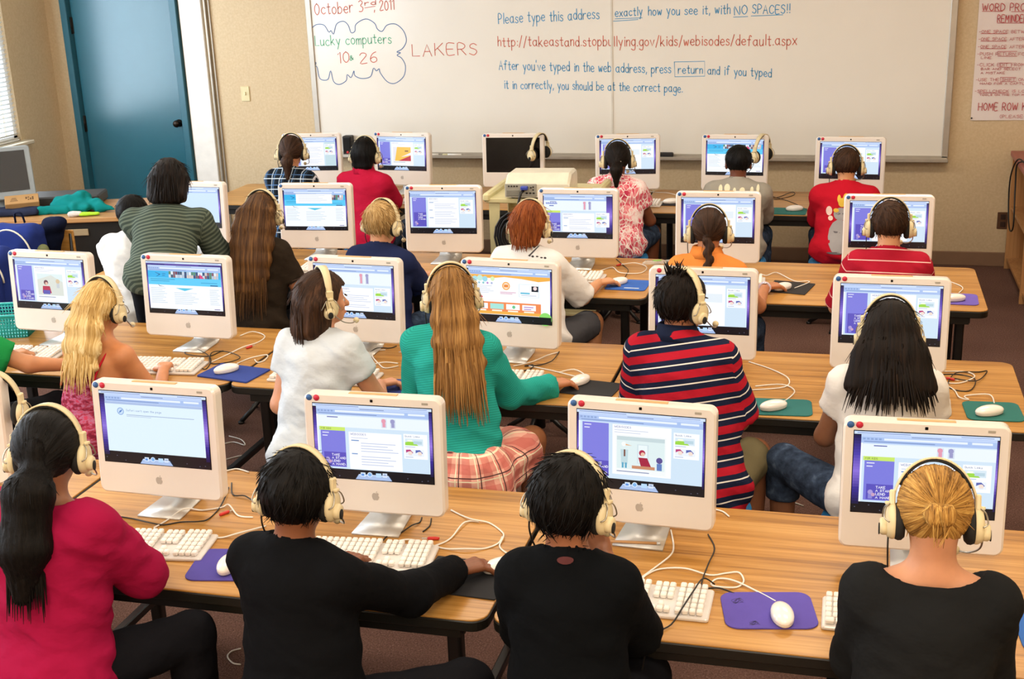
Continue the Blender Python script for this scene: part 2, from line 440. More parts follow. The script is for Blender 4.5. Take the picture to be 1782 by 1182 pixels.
for z in (.30, .98, 1.76):
    b = MB(); b.box((DX0 + .058, YW + .010, z), (.022, .012, .13), .003); b.tube([(DX0 + .058, YW - .002, z - .065), (DX0 + .058, YW - .002, z + .065)], .008, 8)
    obj('hinge', b, mat('dark_hinge_steel', '2B2622', .4, .7), d, label='dark steel hinge')
b = MB(); b.box((-4.97, YW - .012, CEIL / 2), (.19, .026, CEIL - .01), .004); obj('trim_1', b, mat('bright_white_panel', 'EEEAE2', .55), kind='structure')
b = MB(); b.box((-4.845, YW - .014, CEIL / 2), (.02, .03, CEIL - .01), .004); b.box((-4.815, YW - .008, CEIL / 2), (.012, .016, CEIL - .01), .003)
obj('trim_2', b, mat('grey_metal_trim', 'A9A193', .4, .4), kind='structure')
# ceiling lamps
for i, (x, y) in enumerate(LAMPS):
    t = thing('ceiling_light', 'recessed white fluorescent ceiling light panel above the desks; row behind the camera is added fill', 'ceiling light', (x, y, CEIL), group='fluorescent panels on the ceiling')
    b = MB(); b.box((0, 0, -.03), (1.26, .64, .06), .004); obj('frame', b, M_WHITEP, t)
    b = MB(); b.box((0, 0, -.063), (1.16, .54, .006)); obj('diffuser', b, mat('lamp_diffuser', 'FFF3DC', .6, emit=2.5), t)

# ------------------------------------------------------------------ whiteboard with its writing
BOARD_TEXT = [
    ('r', 'October 3', (-3.93, 1.803), (-3.542, 1.821), 0.084),
    ('r', 'rd', (-3.525, 1.862), (-3.439, 1.868), 0.033),
    ('r', ', 2011', (-3.456, 1.819), (-3.297, 1.832), 0.070),
    ('g', 'Lucky computers', (-3.946, 1.576), (-3.336, 1.588), 0.072),
    ('r', '10', (-3.77, 1.442), (-3.681, 1.449), 0.080),
    ('g', '&', (-3.676, 1.462), (-3.647, 1.47), 0.034),
    ('r', '26', (-3.594, 1.44), (-3.46, 1.447), 0.076),
    ('r', 'LAKERS', (-3.175, 1.49), (-2.676, 1.497), 0.083),
    ('b', 'Please type this address', (-2.502, 1.715), (-1.761, 1.733), 0.072),
    ('b', 'exactly', (-1.645, 1.747), (-1.453, 1.755), 0.059),
    ('b', 'how you see it, with', (-1.408, 1.75), (-0.841, 1.751), 0.063),
    ('b', 'NO', (-0.81, 1.742), (-0.724, 1.744), 0.058),
    ('b', 'SPACES!!', (-0.689, 1.748), (-0.437, 1.746), 0.057),
    ('r', 'http://takeastand.stopbullying.gov/kids/webisodes/default.aspx', (-2.512, 1.552), (-0.384, 1.531), 0.069),
    ('b', "After you've typed in the web address, press", (-2.51, 1.387), (-1.25, 1.348), 0.066),
    ('b', 'return', (-1.197, 1.347), (-1.027, 1.346), 0.056),
    ('b', 'and if you typed', (-0.99, 1.342), (-0.549, 1.318), 0.059),
    ('b', 'it in correctly, you should be at the correct page.', (-2.476, 1.25), (-1.167, 1.215), 0.062),
]
CLOUD = [(-3.978, 1.693), (-3.927, 1.731), (-3.864, 1.727), (-3.829, 1.676), (-3.81, 1.686), (-3.791, 1.661), (-3.762, 1.732), (-3.706, 1.752), (-3.669, 1.723), (-3.65, 1.669), (-3.618, 1.68), (-3.606, 1.729), (-3.526, 1.766), (-3.459, 1.734), (-3.439, 1.691), (-3.402, 1.674), (-3.361, 1.718), (-3.292, 1.724), (-3.234, 1.674), (-3.216, 1.603), (-3.25, 1.547), (-3.297, 1.522), (-3.267, 1.516), (-3.296, 1.498), (-3.262, 1.476), (-3.235, 1.419), (-3.255, 1.341), (-3.328, 1.291), (-3.389, 1.306), (-3.439, 1.371), (-3.445, 1.4), (-3.469, 1.385), (-3.491, 1.404), (-3.519, 1.343), (-3.59, 1.329), (-3.644, 1.351), (-3.649, 1.387), (-3.676, 1.337), (-3.706, 1.359), (-3.717, 1.315), (-3.775, 1.286), (-3.821, 1.309), (-3.838, 1.389), (-3.867, 1.324), (-3.93, 1.331), (-3.947, 1.419), (-3.97, 1.419), (-3.952, 1.448), (-3.975, 1.463)]
BOARD_LINES = [('b', [(-1.645, 1.731), (-1.522, 1.733), (-1.453, 1.735)]), ('b', [(-1.658, 1.715), (-1.531, 1.721), (-1.482, 1.724)]), ('b', [(-0.817, 1.727), (-0.72, 1.729)]), ('b', [(-0.696, 1.732), (-0.483, 1.736)]), ('b', [(-1.225, 1.427), (-1.012, 1.429), (-1.01, 1.326), (-1.221, 1.324), (-1.225, 1.427)]), ('r', [(-3.527, 1.845), (-3.444, 1.856)])]
POSTER_TEXT = [
    ('WORD PRO', (0.806, 1.735), (1.07, 1.73), 0.045),
    ('REMINDER', (0.906, 1.66), (1.087, 1.657), 0.046),
    ('-ONE SPACE BETW', (0.798, 1.592), (1.078, 1.587), 0.026),
    ('-ONE SPACE AFTER', (0.798, 1.544), (1.082, 1.54), 0.026),
    ('-ONE SPACE AFTER', (0.798, 1.494), (1.086, 1.49), 0.026),
    ('-PUSH RETURN FO', (0.798, 1.447), (1.09, 1.443), 0.026),
    ('LINE', (0.821, 1.424), (0.884, 1.424), 0.019),
    ('-CLICK EDIT FROM', (0.801, 1.375), (1.096, 1.373), 0.027),
    ('BAR AND SELECT', (0.827, 1.35), (1.076, 1.348), 0.020),
    ('A MISTAKE', (0.827, 1.324), (0.978, 1.323), 0.020),
    ('-USE THE SHIFT ON', (0.801, 1.278), (1.103, 1.276), 0.025),
    ('HAND FOR A CAPTU', (0.828, 1.254), (1.105, 1.252), 0.019),
    ('-SPELLCHECK IS LO', (0.799, 1.202), (1.11, 1.2), 0.024),
    ('TOOLS ON THE TOP M', (0.83, 1.18), (1.111, 1.179), 0.015),
    ('HOME ROW K', (0.828, 1.082), (1.13, 1.082), 0.049),
    ('(PLEASE-', (0.969, 1.031), (1.131, 1.031), 0.028),
]
POSTER_LINES = [[(0.806, 1.732), (0.933, 1.729)], [(0.988, 1.726), (1.081, 1.724)], [(0.906, 1.655), (1.087, 1.651)], [(0.809, 1.588), (0.97, 1.585)], [(0.812, 1.539), (0.97, 1.537)], [(0.813, 1.49), (0.97, 1.488)], [(0.923, 1.471), (1.042, 1.47), (1.045, 1.438), (0.926, 1.439), (0.923, 1.471)], [(0.942, 1.395), (1.015, 1.394), (1.018, 1.367), (0.944, 1.368), (0.942, 1.395)], [(0.953, 1.301), (1.051, 1.3), (1.053, 1.273), (0.955, 1.273), (0.953, 1.301)], [(0.826, 1.198), (1.008, 1.197)]]
BX0, BX1, BZ0, BZ1 = -4.0, .651, .76, 2.0
M_BOARD = mat('whiteboard_enamel', 'E8E4DA', .28, var=.02, nscale=2, coat=.25)
t = thing('whiteboard', 'wide whiteboard with handwritten coloured notes on the back wall', 'whiteboard', (0, YW, 0))
XM = -1.672
for (x0, x1) in ((BX0 + .02, XM - .004), (XM + .004, BX1 - .02)):
    b = MB(); b.box(((x0 + x1) / 2, -.018, (BZ0 + BZ1) / 2), (x1 - x0, .03, BZ1 - BZ0 - .02)); obj('writing_panel', b, M_BOARD, t)
M_ALU = mat('satin_aluminium_frame', 'B9B2A6', .4, .5)
b = MB()
for x in (BX0 + .02, BX1 - .02): b.box((x, -.022, (BZ0 + BZ1) / 2), (.045, .044, BZ1 - BZ0), .004)
b.box(((BX0 + BX1) / 2, -.022, BZ1 - .012), (BX1 - BX0, .044, .03), .004); b.box(((BX0 + BX1) / 2, -.022, BZ0), (BX1 - BX0, .044, .03), .004)
obj('frame', b, M_ALU, t)
b = MB(); b.box((XM, -.030, (BZ0 + BZ1) / 2), (.012, .016, BZ1 - BZ0 - .03)); obj('centre_seam', b, mat('seam_strip', 'D6D0C3', .4), t)
b = MB(); b.box(((BX0 + BX1) / 2, -.07, BZ0 - .012), (BX1 - BX0, .10, .012), .003); b.box(((BX0 + BX1) / 2, -.117, BZ0 - .004), (BX1 - BX0, .008, .022), .003)
obj('tray', b, M_ALU, t)
INK = {'r': mat('red_marker_ink', 'C8604A', .6, var=.12, nscale=40), 'b': mat('blue_marker_ink', '3C93C4', .6, var=.15, nscale=40), 'g': mat('green_marker_ink', '5BB890', .6, var=.12, nscale=40), 'd': mat('dark_blue_marker_ink', '4A6FA0', .6)}
mbs = {k: MB() for k in INK}
to3 = lambda p: (p[0], -.0342, p[1])
for c, txt, a, e, h in BOARD_TEXT:
    wd = {}
    for wi, l in write_lines(txt, a, e, h, .05, True): ribbon(wd.setdefault(wi, MB()), l, .0058 if c != 'g' else .0062, to3)
    for mbt in wd.values(): obj({'r': 'red_writing', 'b': 'blue_writing', 'g': 'green_writing'}[c], mbt, INK[c], t, label={'r': 'red', 'b': 'blue', 'g': 'green'}[c] + ' marker handwriting')
for c, l in BOARD_LINES:
    mbt = MB(); ribbon(mbt, l, .0045, to3); obj('marker_line', mbt, INK[c], t, label={'r': 'red', 'b': 'blue'}[c] + ' marker line')
ribbon(mbs['d'], [(p.x, p.y) for p in spline([(q[0], q[1], 0) for q in CLOUD], 4)], .006, to3)
obj('cloud_drawing', mbs['d'], INK['d'], t, label='dark blue cloud outline')
# things lying on the tray
ZT = BZ0 - .006
t = thing('board_eraser', 'black felt board eraser lying on the whiteboard tray', 'eraser', (-1.29, YW - .075, ZT))
b = MB(); b.box((0, 0, .022), (.13, .05, .03), .006); obj('grip', b, mat('eraser_black', '1B1A1C', .6), t)
b = MB(); b.box((0, 0, .0045), (.125, .046, .009), .002); obj('felt', b, mat('felt_grey', '3A3A3C', .95), t)
def marker(x, lab, cap, body, ang=0.0):
    t = thing('whiteboard_marker', lab, 'marker', (x, YW - .075, ZT + .0085), ang, 'markers on the board tray')
    b = MB(); b.tube([(-.045, 0, 0), (.06, 0, 0)], .0085, 10); obj('barrel', b, body, t)
    b = MB(); b.tube([(-.085, 0, 0), (-.08, 0, 0), (-.045, 0, 0)], [.006, .0082, .0082], 10); obj('cap', b, cap, t)
wb = mat('marker_white', 'EDEBE6', .4)
marker(-3.06, 'white marker with blue cap on tray right of the second back computer', mat('cap_blue', '2C4FA0', .4), wb)
marker(-2.88, 'white marker with pale cap on tray, right of the blue-capped one', mat('cap_pale', 'D8D2A8', .4), wb)
marker(-.13, 'dark brown marker lying on tray near the right end of the whiteboard', mat('cap_brown', '4A372A', .5), mat('marker_brown', '5A4535', .5))
t = thing('speaker', 'small black upright speaker box on the tray behind the back-left computers', 'speaker', (-3.72, YW - .075, ZT))
b = MB(); b.box((0, 0, .075), (.07, .07, .15), .006); obj('cabinet', b, mat('speaker_black', '151415', .5), t)
b = MB(); b.box((0, -.037, .08), (.055, .004, .115), .002); obj('grille', b, mat('grille_black', '0B0B0B', .9), t)
b = MB(); b.M = Matrix.Translation((.005, -.039, .028)) @ Matrix.Rotation(PI / 2, 4, 'X'); b.lathe([(.010, 0), (.010, .003), (.004, .004)], 12); obj('red_button', b, mat('red_plastic', 'C52E33', .4), t)

# ------------------------------------------------------------------ poster, switch, outlet
t = thing('poster', 'large paper poster of red handwritten typing reminders right of the whiteboard', 'poster', (0, YW, 0))
b = MB(); NXP = 14; vs = []; fs = []
for i in range(NXP + 1):
    for k in range(13):
        x = .785 + (1.50 - .785) * i / NXP; z = 1.015 + (2.05 - 1.015) * k / 12
        y = -.005 - .004 * (1 + math.sin(x * 14 + z * 2)) * (.5 if 0 < k < 12 else 1)
        vs.append((x, y, z))
for i in range(NXP):
    for k in range(12): a = i * 13 + k; fs.append((a, a + 13, a + 14, a + 1))
n0 = len(vs); vs += [(x, y + .0012, z) for x, y, z in vs]; fs += [tuple(n0 + q for q in f)[::-1] for f in fs]
b.put(vs, fs, True); obj('paper', b, mat('poster_paper', 'E4D9D4', .7, var=.03, nscale=3), t)
b = MB(); pz3 = lambda p: (p[0], -.0145, p[1])
for txt, a, e, h in POSTER_TEXT:
    for l in write_lines(txt, a, e, h if h > .04 else h * .72, .02): ribbon(b, l, .0048 if h > .04 else .0024, pz3)
for l in POSTER_LINES: ribbon(b, l, .003, pz3)
obj('red_lettering', b, mat('poster_red_ink', 'B8474A', .7), t)
b = MB(); b.M = Matrix.Translation((.79, -.016, 1.03)) @ Matrix.Rotation(PI / 2, 4, 'X'); b.lathe([(.006, 0), (.005, .006)], 10); obj('push_pin', b, M_BLACK, t)
t = thing('light_switch', 'ivory wall light switch between door trim and whiteboard', 'light switch', (-4.58, YW, 1.215))
b = MB(); b.box((0, -.004, 0), (.072, .008, .115), .003); obj('cover_plate', b, mat('ivory_plate', 'D9CC9C', .45), t)
b = MB(); b.box((0, -.012, .003), (.012, .012, .026), .003); obj('toggle', b, mat('ivory_toggle', 'E6DDB4', .4), t)
t = thing('wall_outlet', 'brown wall outlet plate beside the bookcase', 'outlet', (1.045, YW, .325))
b = MB(); b.box((0, -.004, 0), (.075, .008, .118), .003); obj('cover_plate', b, mat('brown_plate', '5A3C28', .4), t)
b = MB()
for z in (-.026, .026): b.box((0, -.009, z), (.034, .004, .036), .002)
obj('sockets', b, mat('dark_socket', '33211A', .4), t)

# ------------------------------------------------------------------ implicit surfaces, meshed with surface nets
def V3(*a): return np.array(a, float)
def nrm(v):
    v = np.asarray(v, float); return v / (np.linalg.norm(v) + 1e-12)
_rs = np.random.RandomState(5); _PERM = _rs.permutation(4096); _GR = _rs.rand(4096).astype(np.float32)
def vnoise(P, seed=0):
    """smooth value noise, roughly -1..1, P (N,3)"""
    I = np.floor(P).astype(np.int64); f = (P - I).astype(np.float32); f = f * f * (3 - 2 * f); out = 0
    for dx in (0, 1):
        wx = f[:, 0] if dx else 1 - f[:, 0]
        for dy in (0, 1):
            wy = f[:, 1] if dy else 1 - f[:, 1]
            for dz in (0, 1):
                wz = f[:, 2] if dz else 1 - f[:, 2]
                h = _PERM[(I[:, 0] + dx + 17 * seed) & 4095]; h = _PERM[(h + I[:, 1] + dy) & 4095]; h = _PERM[(h + I[:, 2] + dz) & 4095]
                out = out + wx * wy * wz * _GR[h]
    return out * 2 - 1
def cone(a, b, r1, r2, u=None, s=1.0, tag=0):
    """round cone; with u, s it is widened s times along the unit vector u"""
    return ('c', V3(*a), V3(*b), r1, r2, None if u is None else nrm(u), s, tag)
def ellip(c, r, B=None, tag=0):
    return ('e', V3(*c), V3(*r), np.eye(3) if B is None else np.asarray(B), tag)
def rbox(c, h, r, B=None, tag=0):
    return ('b', V3(*c), V3(*h), r, np.eye(3) if B is None else np.asarray(B), tag)
def prim_d(p, P):
    if p[0] == 'c':
        _, a, b, r1, r2, u, s, _t = p
        pa = P - a; ba = b - a
        if u is not None:
            k = 1 - 1 / s
            pa = pa - k * np.outer(pa @ u, u); ba = ba - k * (ba @ u) * u
        L = ba @ ba + 1e-12
        t = np.clip(pa @ ba / L, 0, 1)
        return np.linalg.norm(pa - t[:, None] * ba, axis=1) - (r1 + (r2 - r1) * t)
    if p[0] == 'e':
        q = (P - p[1]) @ p[3].T
        k0 = np.linalg.norm(q / p[2], axis=1); k1 = np.linalg.norm(q / (p[2] ** 2), axis=1) + 1e-9
        return k0 * (k0 - 1) / k1
    if p[0] == 'b':
        q = np.abs((P - p[1]) @ p[4].T) - (p[2] - p[3])
        return np.linalg.norm(np.maximum(q, 0), axis=1) + np.minimum(q.max(1), 0) - p[3]
def prim_box(p):
    if p[0] == 'c':
        r = max(p[3], p[4]) * (p[6] if p[5] is not None else 1)
        return np.minimum(p[1], p[2]) - r, np.maximum(p[1], p[2]) + r
    r = max(p[2]); r = r * (1.0 if p[0] == 'e' else 1.8)
    return p[1] - r, p[1] + r
def smin(a, b, k):
    h = np.clip(.5 + .5 * (b - a) / k, 0, 1)
    return b * (1 - h) + a * h - k * h * (1 - h)
def union(prims, P, k=.02, off=0.0):
    d = prim_d(prims[0], P)
    for p in prims[1:]: d = smin(d, prim_d(p, P), k)
    return d - off
def bounds(prims, pad):
    lo = np.min([prim_box(p)[0] for p in prims], 0) - pad; hi = np.max([prim_box(p)[1] for p in prims], 0) + pad
    return lo, hi
def surfnet(fn, lo, hi, h):
    n = np.maximum(np.ceil((hi - lo) / h).astype(int), 4); st = 4
    n = ((n + st - 1) // st) * st
    # coarse pass
    ci = [np.arange(0, n[i] // st) * st + (st - 1) / 2 for i in range(3)]
    G = np.stack(np.meshgrid(*ci, indexing='ij'), -1).reshape(-1, 3) * h + lo
    dc = fn(G).reshape([len(c) for c in ci])
    near = np.abs(dc) < st * h * 1.45
    D = np.repeat(np.repeat(np.repeat(dc, st, 0), st, 1), st, 2)
    M = np.repeat(np.repeat(np.repeat(near, st, 0), st, 1), st, 2)
    idx = np.argwhere(M)
    D[M] = fn(idx * h + lo)
    D[0], D[-1] = np.maximum(D[0], h), np.maximum(D[-1], h)
    D[:, 0] = np.maximum(D[:, 0], h); D[:, -1] = np.maximum(D[:, -1], h); D[:, :, 0] = np.maximum(D[:, :, 0], h); D[:, :, -1] = np.maximum(D[:, :, -1], h)
    ins = D < 0
    c8 = [(0, 0, 0), (1, 0, 0), (0, 1, 0), (1, 1, 0), (0, 0, 1), (1, 0, 1), (0, 1, 1), (1, 1, 1)]
    def sl(A, o): return A[o[0]:A.shape[0] - 1 + o[0], o[1]:A.shape[1] - 1 + o[1], o[2]:A.shape[2] - 1 + o[2]]
    cnt = sum(sl(ins, o).astype(np.int8) for o in c8)
    act = (cnt > 0) & (cnt < 8)
    ai = np.argwhere(act); N = len(ai)
    if N == 0: return np.zeros((0, 3)), np.zeros((0, 4), int)
    vals = np.stack([D[ai[:, 0] + o[0], ai[:, 1] + o[1], ai[:, 2] + o[2]] for o in c8], 1)
    acc = np.zeros((N, 3)); w = np.zeros(N)
    for i in range(8):
        for j in range(i + 1, 8):
            if sum(abs(a - b) for a, b in zip(c8[i], c8[j])) != 1: continue
            a, b = vals[:, i], vals[:, j]; m = (a < 0) != (b < 0)
            t = np.where(m, a / np.where(m, a - b, 1), 0)
            pt = np.array(c8[i]) + t[:, None] * (np.array(c8[j]) - np.array(c8[i]))
            acc += pt * m[:, None]; w += m
    V = (ai + acc / w[:, None]) * h + lo
    ID = -np.ones(act.shape, int); ID[act] = np.arange(N)
    F = []
    sh = act.shape
    for ax in range(3):
        o = [0, 0, 0]; o[ax] = 1
        A = ins[:-1, :-1, :-1]; B = ins[o[0]:o[0] + A.shape[0], o[1]:o[1] + A.shape[1], o[2]:o[2] + A.shape[2]]
        e = np.argwhere(A != B)
        u, v = [(1, 2), (2, 0), (0, 1)][ax]
        e = e[(e[:, u] > 0) & (e[:, v] > 0)]
        flip = ~ins[e[:, 0], e[:, 1], e[:, 2]]
        du = np.zeros(3, int); du[u] = 1; dv = np.zeros(3, int); dv[v] = 1
        g = lambda q: ID[q[:, 0], q[:, 1], q[:, 2]]
        Q = np.stack([g(e - du - dv), g(e - dv), g(e), g(e - du)], 1)
        Q[flip] = Q[flip][:, ::-1]
        F.append(Q)
    F = np.concatenate(F); F = F[(F >= 0).all(1)]
    return V, F
def fast_mesh(name, V, F, attrs=None, smooth=True, mi=None):
    me = bpy.data.meshes.new(name)
    me.vertices.add(len(V)); me.vertices.foreach_set('co', np.asarray(V, np.float32).ravel())
    nf = len(F); k = F.shape[1]
    me.loops.add(nf * k); me.loops.foreach_set('vertex_index', F.astype(np.int32).ravel())
    me.polygons.add(nf); me.polygons.foreach_set('loop_start', np.arange(nf, dtype=np.int32) * k)
    try: me.polygons.foreach_set('loop_total', np.full(nf, k, np.int32))
    except Exception: pass
    me.polygons.foreach_set('use_smooth', np.full(nf, smooth))
    if mi is not None: me.polygons.foreach_set('material_index', mi.astype(np.int32))
    for nm, a in (attrs or {}).items():
        a = np.asarray(a, np.float32)
        if a.ndim == 2: at = me.attributes.new(nm, 'FLOAT_VECTOR', 'POINT'); at.data.foreach_set('vector', a.ravel())
        else: at = me.attributes.new(nm, 'FLOAT', 'POINT'); at.data.foreach_set('value', a)
    me.update(calc_edges=True); me.validate()
    return me
def vnormals(V, F):
    n = np.zeros_like(V); a = V[F[:, 1]] - V[F[:, 0]]; b = V[F[:, 2]] - V[F[:, 0]]
    c = np.cross(a, b)
    for i in range(F.shape[1]): np.add.at(n, F[:, i], c)
    return n / (np.linalg.norm(n, axis=1, keepdims=True) + 1e-12)
def relax(V, F, it=1, w=.5):
    k = F.shape[1]
    for _ in range(it):
        s = np.zeros_like(V); c = np.zeros(len(V))
        for i in range(k):
            for j in (1, k - 1):
                np.add.at(s, F[:, i], V[F[:, (i + j) % k]]); np.add.at(c, F[:, i], 1)
        V = V * (1 - w) + w * s / np.maximum(c, 1)[:, None]
    return V
def blob(name, prims, h, k, m, parent, disp=0.0, dscale=(12, 12, 12), seed=0, extra=None, label=None):
    lo, hi = bounds(prims, .03)
    fn = (lambda P: union(prims, P, k)) if extra is None else (lambda P: extra(union(prims, P, k), P))
    V, F = surfnet(fn, lo, hi, h); V = relax(V, F, 1)
    if disp:
        n = vnormals(V, F); q = V * np.array(dscale)
        V = V + n * ((vnoise(q, seed) + .5 * vnoise(q * 2.1, seed + 3))[:, None] * disp)
    return obj(name, fast_mesh(name, V, F), m, parent, label=label)

# ------------------------------------------------------------------ desks
M_GLIDE = mat('chrome_glide', 'CFCFCF', .25, .9)
def make_table(L, W, label, loc):
    t = thing('desk', label, 'desk', loc, group='wood-topped computer desks')
    b = MB(); b.prism(rrect(L - .004, W - .004, .045, 6), HT - .006, HT, .0015); obj('desktop', b, M_OAK, t)
    b = MB(); b.prism(rrect(L, W, .047, 6), HT - .036, HT - .0055, .003); obj('edge_band', b, M_BLACK, t)
    b = MB()
    for sy in (-1, 1): b.box((0, sy * (W / 2 - .045), HT - .056), (L - .16, .022, .04))
    for sx in (-1, 1): b.box((sx * (L / 2 - .085), 0, HT - .056), (.022, W - .112, .04))
    obj('apron', b, M_BLACK, t)
    for sx in (-1, 1):
        for sy in (-1, 1):
            x = sx * (L / 2 - .115); y = sy * (W / 2 - .10); b = MB()
            b.prism(rrect(.042, .042, .01, 3, x, y), .018, HT - .036)
            lg = obj('leg', b, M_BLKMET, t)
            b = MB(); b.lathe([(.022, 0), (.022, .008), (.011, .012), (.011, .02)], 12, (x, y, 0)); obj('foot_glide', b, M_GLIDE, lg)
        b = MB(); b.box((sx * (L / 2 - .115), 0, .16), (.03, W - .24, .03), .004); obj('crossbar', b, M_BLKMET, t)
    return t
ROWS = {1: (2.768, 3.566), 2: (4.352, 5.112), 3: (5.832, 6.622), 4: (7.80, 8.552)}
def row_tables(y0, y1, spans, labs):
    src = None
    for (x0, x1), lab in zip(spans, labs):
        loc = ((x0 + x1) / 2, (y0 + y1) / 2, 0)
        if src is None: src = make_table(x1 - x0, y1 - y0, lab, loc)
        else: dup(src, lab, loc)
row_tables(2.768, 3.566, [(-3.915, -2.392), (-2.382, -.857), (-.847, .678)], ['oak desk nearest the camera at the far left edge, holding a half-seen computer', 'oak desk in the nearest row before magenta and black long-sleeved children', 'oak desk in the nearest row with purple doodled mouse pad'])
row_tables(4.352, 5.112, [(-3.925, -2.402), (-2.392, -.869), (-.858, .665)], ['oak desk in the second row under the blond girl and turquoise basket', 'oak desk in the second row between bob-haired and teal-sweater girls', 'oak desk in the second row with two teal mouse pads'])
row_tables(5.832, 6.622, [(-3.98, -2.457), (-2.446, -.923), (-.88, .643)], ['oak desk in the third row under the leaning woman', 'oak desk in the third row with blue mouse pad, before navy and white shirted boys', 'oak desk in the third row with purple mouse pad at its right end'])
row_tables(7.80, 8.552, [(-4.34, -2.82), (-2.81, -1.29), (-1.28, .24)], ['oak desk in the back row under the plaid and red polo children', 'oak desk in the back row behind the projector cart', 'oak desk in the back row with teal mouse pad, near the whiteboard eraser'])

# ------------------------------------------------------------------ desktop computers
M_CASE = mat('white_glossy_polycarbonate', 'E4DCD3', .22, var=.01, coat=.3)
M_TAN = mat('tan_vent_strip', 'C9A06A', .5)
M_ICE = mat('black_screen_glass', '050506', .18)
M_LOGO = mat('grey_emblem', 'B4ABA1', .4)
M_TAGG = mat('grey_asset_tag', 'A59E90', .5)
M_BLUEDOT = mat('blue_dot_sticker', '2F5F9A', .5); M_REDDOT = mat('red_dot_sticker', 'C8243F', .5); M_TEALDOT = mat('teal_dot_sticker', '4E93A0', .5)
def screen_mat():
    t = NT('lit_screen'); a = t.add('ShaderNodeAttribute', attribute_name='screen_colour')
    t.b.inputs['Base Color'].default_value = (.01, .01, .012, 1); t.b.inputs['Roughness'].default_value = .25
    t.link(a.outputs['Color'], t.b.inputs['Emission Color']); t.b.inputs['Emission Strength'].default_value = 1.0
    return t.m
M_SCREEN = screen_mat()
LW, LH = .367, .2295
class Page:
    """coloured flat pieces of a screen image; u, v run 0..1 from the top-left corner"""
    def __init__(s): s.v = []; s.f = []; s.c = []; s.k = 0
    def poly(s, pts, c):
        s.k += 1; o = len(s.v); y = -.0009 - .00004 * s.k
        s.v += [((u - .5) * LW, y, (.5 - v) * LH) for u, v in pts]; s.f.append(tuple(range(o + len(pts) - 1, o - 1, -1))); s.c += [rgb(c)] * len(pts)
    def rect(s, u0, v0, u1, v1, c): s.poly([(u0, v0), (u1, v0), (u1, v1), (u0, v1)], c)
    def disc(s, u, v, r, c, ru=None, n=18): s.poly([(u + (ru or r * LH / LW) * math.cos(2 * PI * i / n), v + r * math.sin(2 * PI * i / n)) for i in range(n)], c)
    def grad(s, u0, v0, u1, v1, cs):
        """strip whose colour runs through the list from top to bottom"""
        n = len(cs) - 1
        for i in range(n * 6):
            t = i / 6; a = int(t); f = t - a; c0, c1 = rgb(cs[a]), rgb(cs[min(a + 1, n)])
            s.rect(u0, v0 + (v1 - v0) * i / (n * 6), u1, v0 + (v1 - v0) * (i + 1) / (n * 6), tuple(p + (q - p) * f for p, q in zip(c0, c1)))
    def text(s, txt, u, v, h, c, w=None, bold=.16):
        """v is the baseline; h the capital height in v units"""
        hz = h * LH; wd = w * LW if w else len(txt) * hz * .72
        a = ((u - .5) * LW, (.5 - v) * LH); mb = MB(); s.k += 1; y = -.0009 - .00004 * s.k
        for l in write_lines(txt, a, (a[0] + wd, a[1]), hz): ribbon(mb, l, hz * bold, lambda p: (p[0], y, p[1]))
        o = len(s.v); s.v += mb.v; s.f += [tuple(o + i for i in f) for f in mb.f]; s.c += [rgb(c)] * len(mb.v)
    def lines(s, u0, u1, vs, c, th=.006):
        for i, v in enumerate(vs): s.rect(u0, v, u0 + (u1 - u0) * (.72 + .28 * ((i * 7 + 3) % 5) / 4), v + th, c)
    def build(s, parent):
        me = bpy.data.meshes.new('screen_page'); me.from_pydata(s.v, [], s.f); me.materials.append(M_SCREEN)
        at = me.attributes.new('screen_colour', 'FLOAT_COLOR', 'POINT'); at.data.foreach_set('color', np.array([(*c, 1) for c in s.c], np.float32).ravel())
        me.update(); o = bpy.data.objects.new('screen_page', me); COL.objects.link(o); o.parent = parent; return o
